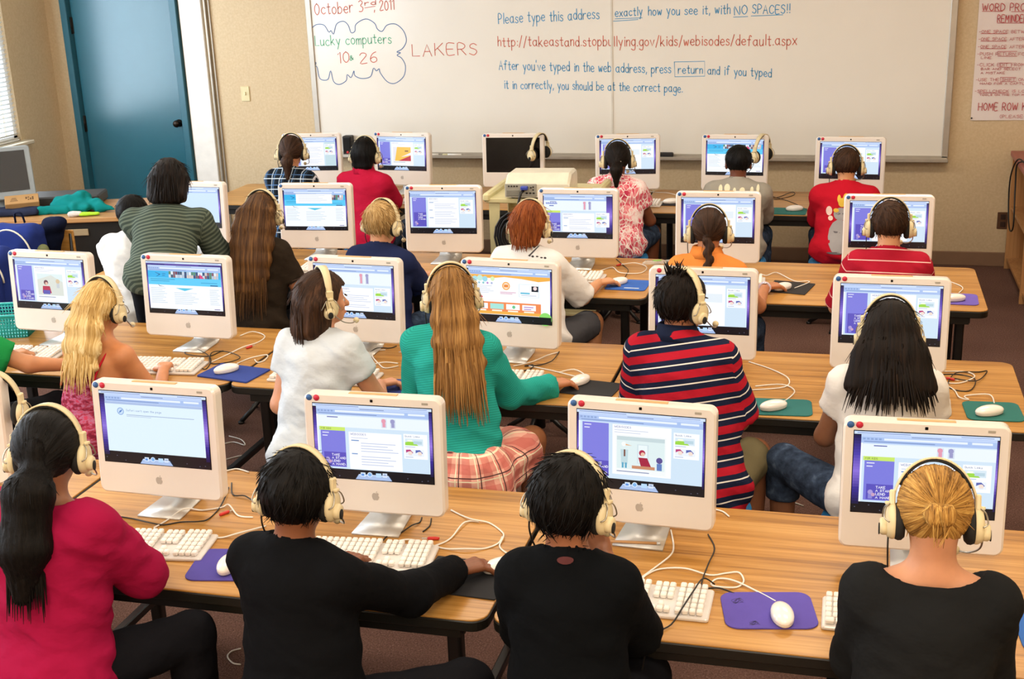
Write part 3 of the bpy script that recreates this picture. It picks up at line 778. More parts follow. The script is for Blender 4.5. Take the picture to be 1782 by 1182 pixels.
def base_page(win=(.03, .975), dock=True, bottom=.865, gap=False):
    p = Page(); p.rect(0, 0, 1, 1, '07070E')
    p.grad(0, .05, win[0], .9, ['1A1550', '4B3CA8', '8A6FD8', '3A2C90', '0A0A1C'])
    p.grad(win[1], .05, 1, .9, ['2A2470', '5A48B0', '9A7AE0', '3A2C90', '0A0A1C'])
    p.rect(0, 0, 1, .035, 'CFE0FF'); p.lines(.02, .42, [.013], '8096C8', .010); p.lines(.74, .98, [.013], '8FA6D4', .010)
    t = .035
    if gap: p.rect(0, .035, 1, .07, '3B2E86'); p.rect(.25, .035, .7, .07, '54409E'); t = .07
    p.rect(win[0], t, win[1], bottom, 'F3F9FF')
    p.rect(win[0], t, win[1], t + .105, 'A9C2EE'); p.rect(win[0], t + .004, win[1], t + .03, 'BFD3F6'); p.lines(.4, .62, [t + .012], '6E82B0', .008)
    p.rect(win[0] + .16, t + .04, win[1] - .2, t + .066, 'E6F0FF'); p.rect(win[1] - .17, t + .04, win[1] - .03, t + .066, 'E6F0FF')
    for i in range(5): p.rect(win[0] + .012 + .028 * i, t + .042, win[0] + .03 + .028 * i, t + .064, '8DA6D6')
    p.lines(win[0] + .02, win[0] + .55, [t + .08], '7A92C4', .01)
    if dock:
        p.poly([(.37, .925), (.62, .925), (.65, .995), (.34, .995)], 'A9C0E8'); p.poly([(.37, .925), (.62, .925), (.625, .94), (.365, .94)], 'C9DAF6')
        p.rect(.385, .90, .425, .955, 'DCEBFF'); p.rect(.39, .915, .415, .945, '5C92DC'); p.disc(.463, .925, .034, 'E8F2FF'); p.disc(.463, .925, .026, '7FB2EA')
        p.rect(.515, .90, .56, .955, 'B9DAF8'); p.rect(.572, .895, .61, .95, 'DDE8F8'); p.rect(.578, .905, .604, .93, '9FB4D8')
        for u, v in ((.02, .93), (.2, .96), (.78, .94), (.9, .965), (.95, .955), (.12, .9)): p.rect(u, v, u + .008, v + .008, '6C7390')
    return p, t + .105
def quick_links(p, u, v):
    p.rect(u - .012, v - .03, u + .185, v + .30, 'F8FCFF')
    p.text('Quick Links', u, v + .01, .022, '7C84A8', .12)
    p.rect(u, v + .03, u + .15, v + .12, 'D6E7F2'); p.poly([(u, v + .12), (u, v + .08), (u + .05, v + .06), (u + .09, v + .09), (u + .11, v + .12)], '9CD64A'); p.rect(u + .02, v + .045, u + .06, v + .07, 'F4F8E8'); p.rect(u + .07, v + .06, u + .14, v + .1, 'B9D3E0')
    p.rect(u, v + .17, u + .155, v + .26, 'EAF1FB')
    for k, c in ((0, 'B8407A'), (.08, '5866B0')):
        p.poly([(u + k + .005, v + .18), (u + k + .04, v + .175), (u + k + .065, v + .215), (u + k + .055, v + .23), (u + k + .03, v + .2), (u + k + .005, v + .22)], c); p.disc(u + k + .04, v + .225, .028, 'F2DDD0'); p.rect(u + k + .03, v + .245, u + k + .055, v + .258, 'DFE6F4')
    p.lines(u, u + .09, [v + .135, v + .272], '9FB0D8', .008)
def site(kind, win=(.03, .975)):
    p, t = base_page(win)
    w0, w1 = win; p.rect(w0, t, w1, .865, 'CFE3F4'); p.rect(w0, t, w0 + .012, .865, 'F2F8FF'); v0 = t + .01
    u0 = w0 + .03; u1 = u0 + .21
    if kind in ('list', 'green', 'header'):
        hh = .15 if kind != 'header' else .22
        p.rect(w0 + .012, v0, w1, v0 + hh, 'EAF4FE'); p.lines(u0 + .06, u0 + .16, [v0 + .012], '4E5AA8', .012)
        for k, c in ((.0, 'E39AB0'), (.075, '9A9AC8')): p.rect(.58 + k, v0 + .01, .625 + k, v0 + hh - .02, 'D2DCEC'); p.disc(.60 + k, v0 + .04, .03, c); p.rect(.59 + k, v0 + .065, .615 + k, v0 + hh - .03, c)
        if kind == 'header': [p.rect(u0 + .012 * i, v0 + .03 + .012 * (i % 3 == 1), u0 + .009 + .012 * i, v0 + .075, '6C80CC') for i in range(14)]; p.lines(u0 + .05, u0 + .12, [v0 + .1], '4B62B8', .02)
        v0 += hh; p.rect(u0 - .01, v0, u1, v0 + .05, 'C9E86A'); p.text('FOR KIDS', u0 + .005, v0 + .036, .022, '6E8040', .085); v0 += .05
    p.rect(u0, v0, u1, .84, '7C7CDC'); p.lines(u0 + .015, u0 + .075, [v0 + .025, v0 + .065], 'E6E8FF', .012)
    vb = .64 if kind != 'panel' else .5
    p.rect(u0 + .02, vb, u1, .83, '5A52BC')
    for i, l in enumerate(('TAKE', 'A STAND', 'LEND', 'A HAND.')): p.text(l, u0 + .088, vb + .05 + .042 * i, .027, 'F2F2FF', .0165 * len(l), .2)
    p.disc(u0 + .05, .74, .03, 'A99AD8'); p.rect(u0 + .035, .765, u0 + .065, .82, '8A86D6'); p.disc(u0 + .07, .77, .022, 'C8A0C0')
    m0, m1 = u1 + .03, .745
    p.rect(m0, v0 + .005, m1, .855 if kind != 'cartoon' else .80, 'FBFDFF')
    p.text('WEBISODES', m0 + .015, v0 + .045, .024, '7A84B8', .13)
    if kind in ('cartoon', 'cartoon2', 'cartoon3'):
        p.lines(m0 + .015, m0 + .3, [v0 + .07, v0 + .1], 'A9B6D4', .006)
        a0, a1, b0, b1 = m0 + .035, m1 - .05, v0 + .15, .72
        p.rect(a0 - .012, b0 - .02, a1 + .012, b1 + .06, 'F1F5F6'); p.rect(a0, b0, a1, b1, 'DDEDEE')
        if kind == 'cartoon':
            p.rect(a0, b0, a1, b0 + .05, 'C4D6DA'); p.rect(a0 + .16, b0 + .09, a0 + .25, b1 - .08, 'CFE0E6'); p.rect(a0 + .17, b0 + .1, a0 + .24, b1 - .09, 'E9F4F6')
            p.disc(a0 + .055, b0 + .1, .03, 'F2F6F4'); p.poly([(a0 + .07, b0 + .095), (a0 + .12, b0 + .115), (a0 + .07, b0 + .115)], 'E8B080'); p.poly([(a0 + .03, b0 + .17), (a0 + .09, b0 + .17), (a0 + .085, b1 - .06), (a0 + .035, b1 - .06)], 'BFD8DE'); p.rect(a0 + .055, b0 + .17, a0 + .068, b0 + .26, '7A4B3C'); p.rect(a0 + .04, b1 - .08, a0 + .055, b1 - .01, '5AA6C6'); p.rect(a0 + .065, b1 - .08, a0 + .08, b1 - .01, '5AA6C6')
            p.disc(a0 + .2, b0 + .2, .04, 'B02A4C'); p.disc(a0 + .205, b0 + .215, .026, 'E8C0A8'); p.poly([(a0 + .17, b0 + .26), (a0 + .24, b0 + .26), (a0 + .27, b1 - .05), (a0 + .19, b1 - .05)], 'A42440'); p.rect(a0 + .12, b1 - .05, a0 + .3, b1 - .01, 'C88A68')
            p.disc(a1 - .04, b1 - .14, .04, '5A4E90'); p.rect(a1 - .06, b1 - .1, a1 - .02, b1 - .01, '5E7EBE')
        elif kind == 'cartoon2':
            p.poly([(a0, b1), (a0, b0 + .12), (a0 + .2, b0 + .02), (a1, b0 + .15), (a1, b1)], 'D9DED6'); p.disc(a0 + .12, b0 + .17, .05, '6C3A4A'); p.disc(a0 + .125, b0 + .19, .03, 'E6B8A8'); p.poly([(a0 + .07, b0 + .24), (a0 + .17, b0 + .24), (a0 + .19, b1 - .04), (a0 + .06, b1 - .04)], 'B8284C'); p.rect(a0 + .07, b1 - .1, a0 + .17, b1 - .02, '5C58B4'); p.disc(a1 - .07, b0 + .14, .045, 'D8C09A'); p.rect(a1 - .09, b0 + .18, a1 - .05, b0 + .27, 'C6CCD2')
        else:
            p.rect(a0, b0, a1, b1, 'F0C046'); p.poly([(a0, b0), (a0 + .08, b0), (a0 + .03, b1), (a0, b1)], 'E6E4EA'); p.poly([(a0 + .1, b1), (a1, b0 + .25), (a1, b1)], 'C0243C'); p.poly([(a0 + .16, b0 + .3), (a1, b0 + .16), (a1, b0 + .24)], 'EDE9F4'); p.rect(a1 - .12, b0 + .1, a1 - .05, b0 + .14, '8A5A20')
        p.lines(a0, a1 - .1, [b1 + .03], '6C78A8', .01)
    elif kind == 'blank':
        p.lines(m0 + .02, m0 + .2, [v0 + .08, v0 + .12], '9FB0D8', .007); p.rect(m0 + .03, v0 + .15, m1 - .03, v0 + .3, 'E4EEF6')
    elif kind == 'short':
        p.lines(m0 + .02, m0 + .15, [v0 + .08, v0 + .14, v0 + .17], '9FB0D8', .008); p.lines(m0 + .02, m1 - .05, [v0 + .22], '8C98C0', .006); p.lines(m0 + .02, m0 + .17, [v0 + .26], '8C98C0', .012)
    else:
        p.lines(m0 + .02, m0 + .17, [v0 + .08], '9FB0D8', .006); vs = [v0 + .11 + .036 * i for i in range(int((.83 - v0 - .11) / .036))]
        p.lines(m0 + .10, m1 - .03, [v for i, v in enumerate(vs) if i % 5], 'AAB8DC', .008)
        p.lines(m0 + .02, m0 + .09, vs[::5], '6C92C8', .014)
    if kind == 'list2': p.rect(.77, v0, w1, .86, 'BFD9CE' if False else 'C4DCE4')
    quick_links(p, .775, t + .09 if kind not in ('list', 'green', 'header') else v0 + .02)
    return p
def portal(popup=False, gap=True):
    p, t = base_page((.02, .985), True, .91, gap)
    p.rect(.02, t, .985, t + .13, '35B4EC'); p.rect(.02, t + .13, .985, t + .27, '5CCBF6'); p.rect(.02, t + .27, .985, .91, 'F4FBFF')
    p.lines(.05, .4, [t + .155, t + .19], '2F93C8', .012); p.lines(.72, .95, [t + .2], '3AA0D2', .014); p.rect(.84, t + .245, .94, t + .262, '244E86')
    p.poly([(.12, t + .03), (.19, t + .07), (.13, t + .115), (.135, t + .105), (.17, t + .07), (.12, t + .04)], '23568E'); p.lines(.21, .26, [t + .05, t + .085], '2C6EA8', .01)
    p.poly([(.14, t + .25), (.17, t + .29), (.24, t + .305), (.165, t + .3)], '34508A')
    r2 = random.Random(3); cols = ['D0D6DE', '46566A', '8C5A5E', '5D8A6A', 'B8C4D4', '7A3C50', 'DCC6BC', '3E4A70', 'E9EDF2']
    for i in range(44):
        u = .30 + .66 * (i % 22) / 22
        if .69 < u < .715: continue
        p.rect(u, t + .005 + .06 * (i // 22), u + .027, t + .065 + .06 * (i // 22), cols[r2.randrange(len(cols))])
    p.poly([(.71, t + .03), (.77, t + .125), (.71, t + .125)], 'E0407C')
    p.poly([(.38, t + .32), (.62, t + .32), (.5, t + .375)], '53C4E4')
    for u0, u1 in ((.05, .26), (.36, .68), (.83, .96)): p.lines(u0, u1, [t + .33 + .035 * i + (.08 if u0 == .36 else 0) for i in range(9 if u0 != .36 else 7)], 'AEBFD8', .007)
    p.lines(.88, .96, [.875], '6A5A9A', .014)
    if popup: p.rect(.21, t - .02, .78, t + .21, 'FFFFFF'); p.lines(.25, .7, [t + .01 + .038 * i for i in range(5)], 'B0C4E0', .008)
    return p
def game():
    p, t = base_page((.02, .985))
    p.rect(.02, t, .985, .865, 'FAFCFF')
    p.poly([(.02, t), (.985, t), (.985, t + .06), (.85, t + .09), (.65, t + .05), (.45, t + .03), (.3, t + .06), (.02, t + .05)], 'F2B04A')
    for u, v, r, c in ((.10, .08, .05, 'A5DCE6'), (.16, .065, .055, 'BFE6D8'), (.22, .08, .05, '9AD8E8'), (.31, .07, .04, 'D8EFB8')): p.disc(u, t + v, r, c)
    p.text('5', .455, t + .22, .07, 'E9743C', .03, .2); p.disc(.47, t + .19, .075, 'F4A94A'); p.disc(.47, t + .19, .055, 'FBE4CC'); p.rect(.445, t + .165, .495, t + .215, 'E98A3E')
    p.lines(.40, .6, [t + .30, t + .325], 'D69AB8', .012); p.lines(.05, .32, [t + .2 + .03 * i for i in range(5)], 'AFC0DA', .007)
    for i, c in enumerate(('C05AA8', '9AC8DA', '7FC4C8', 'B88ACF', 'A8B4DA')): p.disc(.1 + .05 * i, t + .15, .02, c)
    p.rect(.62, t + .14, .86, t + .38, 'DCEBFA'); p.rect(.63, t + .15, .85, t + .37, 'FFFFFF'); p.rect(.77, t + .17, .85, t + .27, '18182C'); p.disc(.812, t + .21, .035, 'F3D9D9'); p.rect(.64, t + .29, .75, t + .32, '69BFDC'); p.lines(.65, .84, [t + .34], 'A8B8D8', .01)
    p.disc(.16, t + .42, .05, 'D8404C'); p.rect(.08, t + .42, .26, t + .47, 'FAFCFF')
    p.rect(.05, .63, .88, .84, 'F08A50'); p.rect(.05, .8, .88, .855, 'F2B04A')
    for i, c in enumerate(('FFFFFF', 'A6E4DA', 'FFFFFF', 'FFFFFF')): p.rect(.09 + .19 * i, .66, .25 + .19 * i, .76, c); p.rect(.11 + .19 * i, .775, .23 + .19 * i, .80, 'FFF6E6')
    p.disc(.56, .71, .03, '6CC48A'); p.lines(.68, .8, [.69, .73], 'A060C0', .015); p.disc(.93, .9, .12, '8EDC6A', n=28); p.rect(.85, .865, 1, 1, '07070E')
    return p
def blank_page():
    p, t = base_page((.05, .965), True, .84)
    p.rect(.05, t, .965, .84, 'DDF0FB'); p.rect(.05, t, .965, t + .03, 'A9BEE4')
    p.disc(.195, .27, .052, '86A8DC'); p.disc(.195, .27, .042, 'C6DEF6'); p.poly([(.175, .30), (.19, .262), (.217, .24), (.2, .28)], '5A86C8')
    p.text("Safari can't open the page", .25, .262, .026, '8FA4CC', .33); p.lines(.25, .93, [.31], '94A6CC', .008); p.lines(.25, .5, [.33], 'AEBEDC', .007)
    return p
def plain(c='C8E0F8'):
    p, t = base_page(); p.rect(.03, t, .975, .865, c); return p
def make_computer():
    t = thing('desktop_computer', 'white computer', 'computer', group='white desktop computers on the desks')
    T = Matrix.Translation((0, 0, .282)) @ Matrix.Rotation(math.radians(-4), 4, 'X')
    b = MB(); b.M = T
    pts = [(x, z - .0375) for x, z in rrect(.426, .365, .024, 6)]
    b.prism(pts, -.047, 0, .006, 'y'); obj('case', b, M_CASE, t)
    b = MB(); b.M = T; b.box((0, .020, .1458), (.150, .017, .0032), .0012); obj('vent_strip', b, M_TAN, t, label='tan strip along the top edge')
    b = MB(); b.M = T; b.box((0, -.0002, 0), (LW + .004, .0014, LH + .004)); obj('screen_glass', b, M_ICE, t)
    b = MB(); b.M = T; b.box((0, -.0006, .1295), (.0085, .002, .0085), .001); obj('camera_lens', b, M_ICE, t)
    b = MB(); b.M = T; b.box((.163, -.0006, .1285), (.019, .0018, .007), .001); obj('asset_tag', b, M_TAGG, t)
    b = MB(); b.M = T; s = .0014
    out = [(0, 7), (2.5, 8), (5.5, 7.4), (7.2, 5.6), (5.9, 4), (5.6, 2), (6.6, 0), (8, -1), (6.5, -5), (4.5, -8), (2.5, -8.4), (0, -7.6), (-2.5, -8.4), (-4.6, -8), (-7, -4.6), (-8.2, 0), (-7.6, 4.4), (-5, 7.4), (-2.5, 8)]
    b.prism([(x * s, -.166 + z * s) for x, z in out][::-1], .0003, .0009, 0, 'y')
    b.prism([(.3 * s, -.166 + 8.8 * s), (3.6 * s, -.166 + 12.6 * s), (3.4 * s, -.166 + 10 * s), (1.8 * s, -.166 + 8.8 * s)], .0003, .0009, 0, 'y')
    obj('emblem', b, M_LOGO, t)
    def dot(x, name, m):
        b = MB(); b.M = T @ Matrix.Translation((x, -.0006, .1315)) @ Matrix.Rotation(PI / 2, 4, 'X'); b.lathe([(.0095, 0), (.0095, .0006)], 18); obj(name, b, m, t)
    dot(-.194, 'blue_sticker', M_BLUEDOT); dot(-.171, 'red_sticker', M_REDDOT)
    # aluminium stand: plate on the desk bending up behind the case
    sec = [(-.042, .0035, .0735), (.05, .0035, .069), (.108, .004, .066), (.128, .010, .064), (.138, .026, .063), (.132, .06, .062), (.10, .15, .06), (.072, .2, .058)]
    b = MB(); vs = []
    for i, (y, z, w) in enumerate(sec):
        y0, z0, _ = sec[max(i - 1, 0)]; y1, z1, _ = sec[min(i + 1, len(sec) - 1)]; d = math.hypot(y1 - y0, z1 - z0); ny, nz = -(z1 - z0) / d * .003, (y1 - y0) / d * .003
        vs += [(-w, y - ny, z - nz), (w, y - ny, z - nz), (w, y + ny, z + nz), (-w, y + ny, z + nz)]
    n = len(sec); fs = [(0, 1, 2, 3), tuple(4 * (n - 1) + q for q in (3, 2, 1, 0))]
    for i in range(n - 1):
        for k in range(4): l = (k + 1) % 4; fs.append((4 * i + k, 4 * i + 4 + k, 4 * i + 4 + l, 4 * i + l))
    b.put(vs, fs, True); obj('stand', b, M_STEEL, t)
    b = MB(); b.M = T; b.box((.02, .0485, .0), (.16, .004, .2), .001); obj('rear_panel', b, M_CASE, t)
    return t
_proto = [None]
def computer(lab, x, y, deg, page, blue=True, red=True):
    if _proto[0] is None:
        _proto[0] = t = make_computer(); t.location = (x, y, HT); t.rotation_euler = (0, 0, math.radians(deg)); t['label'] = lab
    else: t = dup(_proto[0], lab, (x, y, HT), math.radians(deg))
    for ch in list(t.children):
        nm = ch.name.split('.')[0]
        if (nm == 'blue_sticker' and not blue) or (nm == 'red_sticker' and not red) or nm == 'screen_page': bpy.data.objects.remove(ch)
    if page is not None:
        o = page.build(t); o.matrix_local = Matrix.Translation((0, 0, .282)) @ Matrix.Rotation(math.radians(-4), 4, 'X')
    return t
# ------------------------------------------------------------------ keyboards, mice, pads
M_KEY = mat('white_key_plastic', 'EDE6DC', .4); M_KBASE = mat('clear_white_tray', 'D9D2CA', .25, coat=.3)
def make_keyboard():
    t = thing('keyboard', '', 'keyboard', group='white keyboards')
    b = MB(); b.prism(rrect(.452, .160, .008, 3), 0, .011, .003); obj('tray', b, M_KBASE, t)
    def keys(name, x0, cols, rows, step=.0186):
        b = MB()
        for r in range(rows):
            y = .066 - .024 * (r > 0) * 0 - r * .0245 + (.0 if r == 0 else -.002)
            xs = list(range(cols))
            if name == 'main_keys' and r == rows - 1: segs = [(0, 1.4), (1.4, 2.6), (2.6, 4.2), (4.2, 10.4), (10.4, 12), (12, 13.2), (13.2, 15)]
            else: segs = [(i, i + 1) for i in xs]
            for s0, s1 in segs: b.box((x0 + (s0 + s1) / 2 * step, y, .017 + (.0 + .001 * (rows - r) * .8)), ((s1 - s0) * step - .0028, .0200, .013), .0028)
        if name == 'navigation_keys':
            a_ = MB()
            for q, r in ((1, 4), (0, 5), (1, 5), (2, 5)): a_.box((x0 + (q + .5) * step, .066 - r * .0245 - .002, .0185), (step - .0028, .0200, .013), .0028)
            obj('arrow_keys', a_, M_KEY, t)
        obj(name, b, M_KEY, t)
    keys('main_keys', -.2185, 15, 6); keys('navigation_keys', .0705, 3, 3); keys('number_keys', .1365, 4, 6)
    return t
_kb = [None]
def keyboard(lab, x, y, deg):
    if _kb[0] is None: _kb[0] = t = make_keyboard(); t.location = (x, y, HT); t.rotation_euler = (0, 0, math.radians(deg)); t['label'] = lab; return t
    return dup(_kb[0], lab, (x, y, HT), math.radians(deg))
def kb_fr(lab, fx, fy, deg, w=.226):      # by its front-right corner
    a = math.radians(deg); return keyboard(lab, fx - w * math.cos(a) - .08 * math.sin(a), fy - w * math.sin(a) + .08 * math.cos(a), deg)
def make_mouse():
    t = thing('computer_mouse', '', 'mouse', group='white one-piece mice')
    b = MB(); b.ell((0, 0, .014), (.0295, .056, .0195), 20, 12); obj('shell', b, mat('white_mouse_shell', 'F1ECE4', .2, coat=.5), t)
    b = MB(); b.lathe([(.022, .0), (.027, .002), (.029, .007), (.028, .011)], 24, sy=1.88); obj('clear_base', b, M_KBASE, t)
    return t
_ms = [None]
def mouse(lab, x, y, deg, z=HT + .0045):
    if _ms[0] is None: _ms[0] = t = make_mouse(); t.location = (x, y, z); t.rotation_euler = (0, 0, math.radians(deg)); t['label'] = lab; return t
    return dup(_ms[0], lab, (x, y, z), math.radians(deg))
PADM = {}
def pad(lab, x, y, w, d, deg, col, r=.02, th=.0042, doodle=False, tagm=False):
    m = mat('pad_fabric_' + col, col, .85, bump=.15, bscale=900)
    mb = MB(); mb.prism(rrect(w, d, r, 6), 0, th, .001)
    if not doodle and not tagm:
        o = obj('mouse_pad', mb, m); o.location = (x, y, HT + .0002); o.rotation_euler = (0, 0, math.radians(deg)); return tag(o, lab, 'mouse pad', 'mouse pads')
    t = thing('mouse_pad', lab, 'mouse pad', (x, y, HT + .0002), math.radians(deg), 'mouse pads'); obj('cloth_surface', mb, m, t)
    b = MB(); z3 = lambda p: (p[0], p[1], th + .0004)
    if doodle:
        for cx, cy, s in ((-.075, .045, 1.3), (-.045, -.068, .9)):
            for k in range(3): ribbon(b, [(cx + s * (.012 - .003 * k) * math.cos(a), cy + s * (.008 + .002 * k) * math.sin(a + k)) for a in [i * PI / 6 for i in range(12)]], .0012, z3)
            ribbon(b, [(cx - .012, cy - .01), (cx, cy + .012), (cx + .014, cy - .008)], .0012, z3)
        obj('pen_doodle', b, mat('pen_ink', '2C2356', .6), t, label='dark pen doodles')
    else:
        b.box((.03, -d / 2 + .035, th + .0002), (.075, .012, .0008)); obj('printed_band', b, mat('pale_print', 'C9D6E4', .6), t, label='pale printed band')
    return t
# ------------------------------------------------------------------ cords
M_WCORD = mat('white_cord', 'E6E0D4', .4); M_KCORD = mat('black_cord', '14120F', .5); M_RPLUG = mat('red_plug', 'C42A22', .4)
def cord(col, lab, pts, r=None, per=5):
    P = spline(pts, per); b = MB(); b.tube(P, r or (.0026 if col == 'w' else .0022), 6)
    o = obj('cord', b, M_WCORD if col == 'w' else M_KCORD); return tag(o, lab, 'cord', 'cords')
# ------------------------------------------------------------------ stools
def make_stool():
    t = thing('stool', '', 'stool', group='round stools under the children')
    z = .400
    b = MB(); b.lathe([(.06, z - .034), (.14, z - .034), (.172, z - .024), (.180, z - .008), (.175, z + .004), (.15, z + .008), (.02, z + .004)], 36); obj('seat', b, mat('blue_stool_plastic', '2E7CB4', .4), t)
    b = MB(); b.lathe([(.03, .03), (.03, z - .03)], 16); obj('column', b, M_BLKMET, t)
    for k in range(4):
        a = PI / 4 + k * PI / 2; c, s_ = math.cos(a), math.sin(a); b = MB()
        b.tube([(.028 * c, .028 * s_, .12), (.10 * c, .10 * s_, .055), (.165 * c, .165 * s_, .012)], .012, 8); b.lathe([(.016, 0), (.016, .012)], 10, (.165 * c, .165 * s_, 0)); obj('leg', b, M_BLKMET, t)
    return t
_st = [None]
def stool(lab, x, y, deg=0.0):
    if _st[0] is None: _st[0] = t = make_stool(); t.location = (x, y, 0); t['label'] = lab; return t
    return dup(_st[0], lab, (x, y, 0), math.radians(deg))

# ------------------------------------------------------------------ headphones
M_BEIGE = mat('beige_headset_plastic', 'D8C9A0', .45); M_FOAM = mat('black_ear_foam', '12110F', .8); M_WIRE = mat('headset_steel_wire', 'A8A296', .3, .9)
def make_headset():
    t = thing('headphones', '', 'headphones', group='beige classroom headphones')
    def arc(rx, rz, a0, a1, w0, w1, th, n=22):
        b = MB(); vs = []; fs = []
        for i in range(n + 1):
            a = math.radians(a0 + (a1 - a0) * i / n); q = abs(2 * i / n - 1); w = w0 + (w1 - w0) * q
            for (dr, sy) in ((0, -1), (0, 1), (th, 1), (th, -1)): vs.append(((rx + dr) * math.sin(a), sy * w / 2, (rz + dr) * math.cos(a)))
        for i in range(n):
            for k in range(4): l = (k + 1) % 4; fs.append((4 * i + k, 4 * i + l, 4 * i + 4 + l, 4 * i + 4 + k))
        fs += [(3, 2, 1, 0), tuple(4 * n + k for k in range(4))]
        b.put(vs, fs, True); return b
    obj('headband', arc(.0845, .109, -76, 76, .031, .022, .0045), M_BEIGE, t)
    obj('headband_padding', arc(.0785, .103, -62, 62, .027, .02, .006), M_FOAM, t, label='black headband padding')
    for s in (-1, 1):
        b = MB(); b.box((s * .087, 0, .022), (.012, .027, .034), .003); b.box((s * .095, 0, .010), (.014, .020, .008), .002); obj('slider', b, M_BEIGE, t)
        b = MB()
        for q in (-1, 1): b.tube(spline([(s * .090, q * .008, .010), (s * .101, q * .020, .000), (s * .104, q * .033, -.022), (s * .094, q * .036, -.030)], 4), .0018, 6)
        obj('wire_yoke', b, M_WIRE, t, label='thin metal yoke')
        R = Matrix.Translation((0, 0, -.028)) @ Matrix.Rotation(s * PI / 2, 4, 'Y')
        b = MB(); b.M = R; b.lathe([(.020, .060), (.034, .061), (.040, .067), (.041, .074), (.038, .081), (.02, .082)], 28, sy=.88); obj('ear_cushion', b, M_FOAM, t, label='black ear cushion')
        b = MB(); b.M = R; b.lathe([(.036, .079), (.039, .083), (.039, .088), (.034, .097), (.022, .100), (.004, .101)], 28, sy=.88); c = obj('ear_cup', b, M_BEIGE, t)
        b = MB(); b.M = Matrix.Translation((0, -.004, -.040)) @ Matrix.Rotation(s * PI / 2, 4, 'Y'); b.lathe([(.019, .095), (.019, .107), (.016, .112), (.004, .112)], 20); obj('cup_boss', b, M_BEIGE, c)
        b = MB(); b.M = Matrix.Translation((0, -.004, -.046)) @ Matrix.Rotation(s * PI / 2, 4, 'Y'); b.lathe([(.0125, .1122), (.0125, .1142), (.003, .1145)], 16, sy=.8); obj('volume_wheel', b, M_FOAM, c, label='black volume wheel')
    b = MB(); b.tube(spline([(.100, .010, -.045), (.100, .045, -.075), (.082, .085, -.088), (.060, .108, -.086)], 5), .0022, 6); obj('microphone_boom', b, M_WIRE, t)
    b = MB(); b.M = Matrix.Translation((.056, .110, -.086)); b.ell((0, 0, 0), (.011, .011, .011), 14, 10); obj('microphone', b, M_BEIGE, t)
    b = MB(); b.tube(spline([(-.094, -.002, -.062), (-.094, .002, -.085), (-.092, .02, -.115), (-.088, .06, -.16)], 5), .0022, 6); obj('cord_lead', b, M_KCORD, t, label='short black cord lead')
    return t
_hp = [None]
def headset(lab, mw):
    if _hp[0] is None: _hp[0] = t = make_headset(); t.matrix_world = mw; t['label'] = lab; return t
    return dup(_hp[0], lab, mw=mw)

# ------------------------------------------------------------------ people
def skin_mat(c):
    k = 'skin_' + c
    if k in MATS: return MATS[k]
    t = NT(k); v = t.coord(); cc = rgb(c)
    t.base(t.ramp(t.noise(v, 18, 3), [(.3, tuple(x * .9 for x in cc)), (.7, tuple(min(1, x * 1.06) for x in cc))]))
    t.b.inputs['Roughness'].default_value = .5; t.b.inputs['Subsurface Weight'].default_value = .12
    t.b.inputs['Subsurface Radius'].default_value = (.02, .008, .004); t.b.inputs['Subsurface Scale'].default_value = .3
    MATS[k] = t.m; return t.m
def hair_mat(name, dark, mid, light, rough=.55):
    if name in MATS: return MATS[name]
    t = NT(name); v = t.attr('strand')
    n1 = t.noise(v, 3.0, 4, .65); n2 = t.noise(v, .7, 2)
    f = t.math('ADD', t.math('MULTIPLY', n1, .62), t.math('MULTIPLY', n2, .38))
    t.base(t.ramp(f, [(.34, dark), (.5, mid), (.66, light)]))
    t.b.inputs['Roughness'].default_value = rough; t.b.inputs['Specular IOR Level'].default_value = .14
    t.bump(n1, .6, .005); MATS[name] = t.m; return t.m
HAIR = {'black': ('050404', '0B0908', '17120F'), 'dark': ('090605', '140D09', '261910'), 'brown': ('20140D', '382519', '563A26'), 'brownb': ('2C1B0E', '4E331C', '80592F'),
        'ginger': ('54260E', '87441D', 'B06A34'), 'dblond': ('6E5430', 'B08C58', 'E0C48E'), 'blond': ('8C6A36', 'CDA866', 'F2DCA6'), 'lblond': ('A8874E', 'DCC084', 'F7EAC4'), 'ltbrown': ('4E3318', '8A6234', 'BC9054'), 'gold': ('4A2F14', 'A87A3A', 'E2B868')}
def hmat(k): return hair_mat('hair_' + k, *HAIR[k])
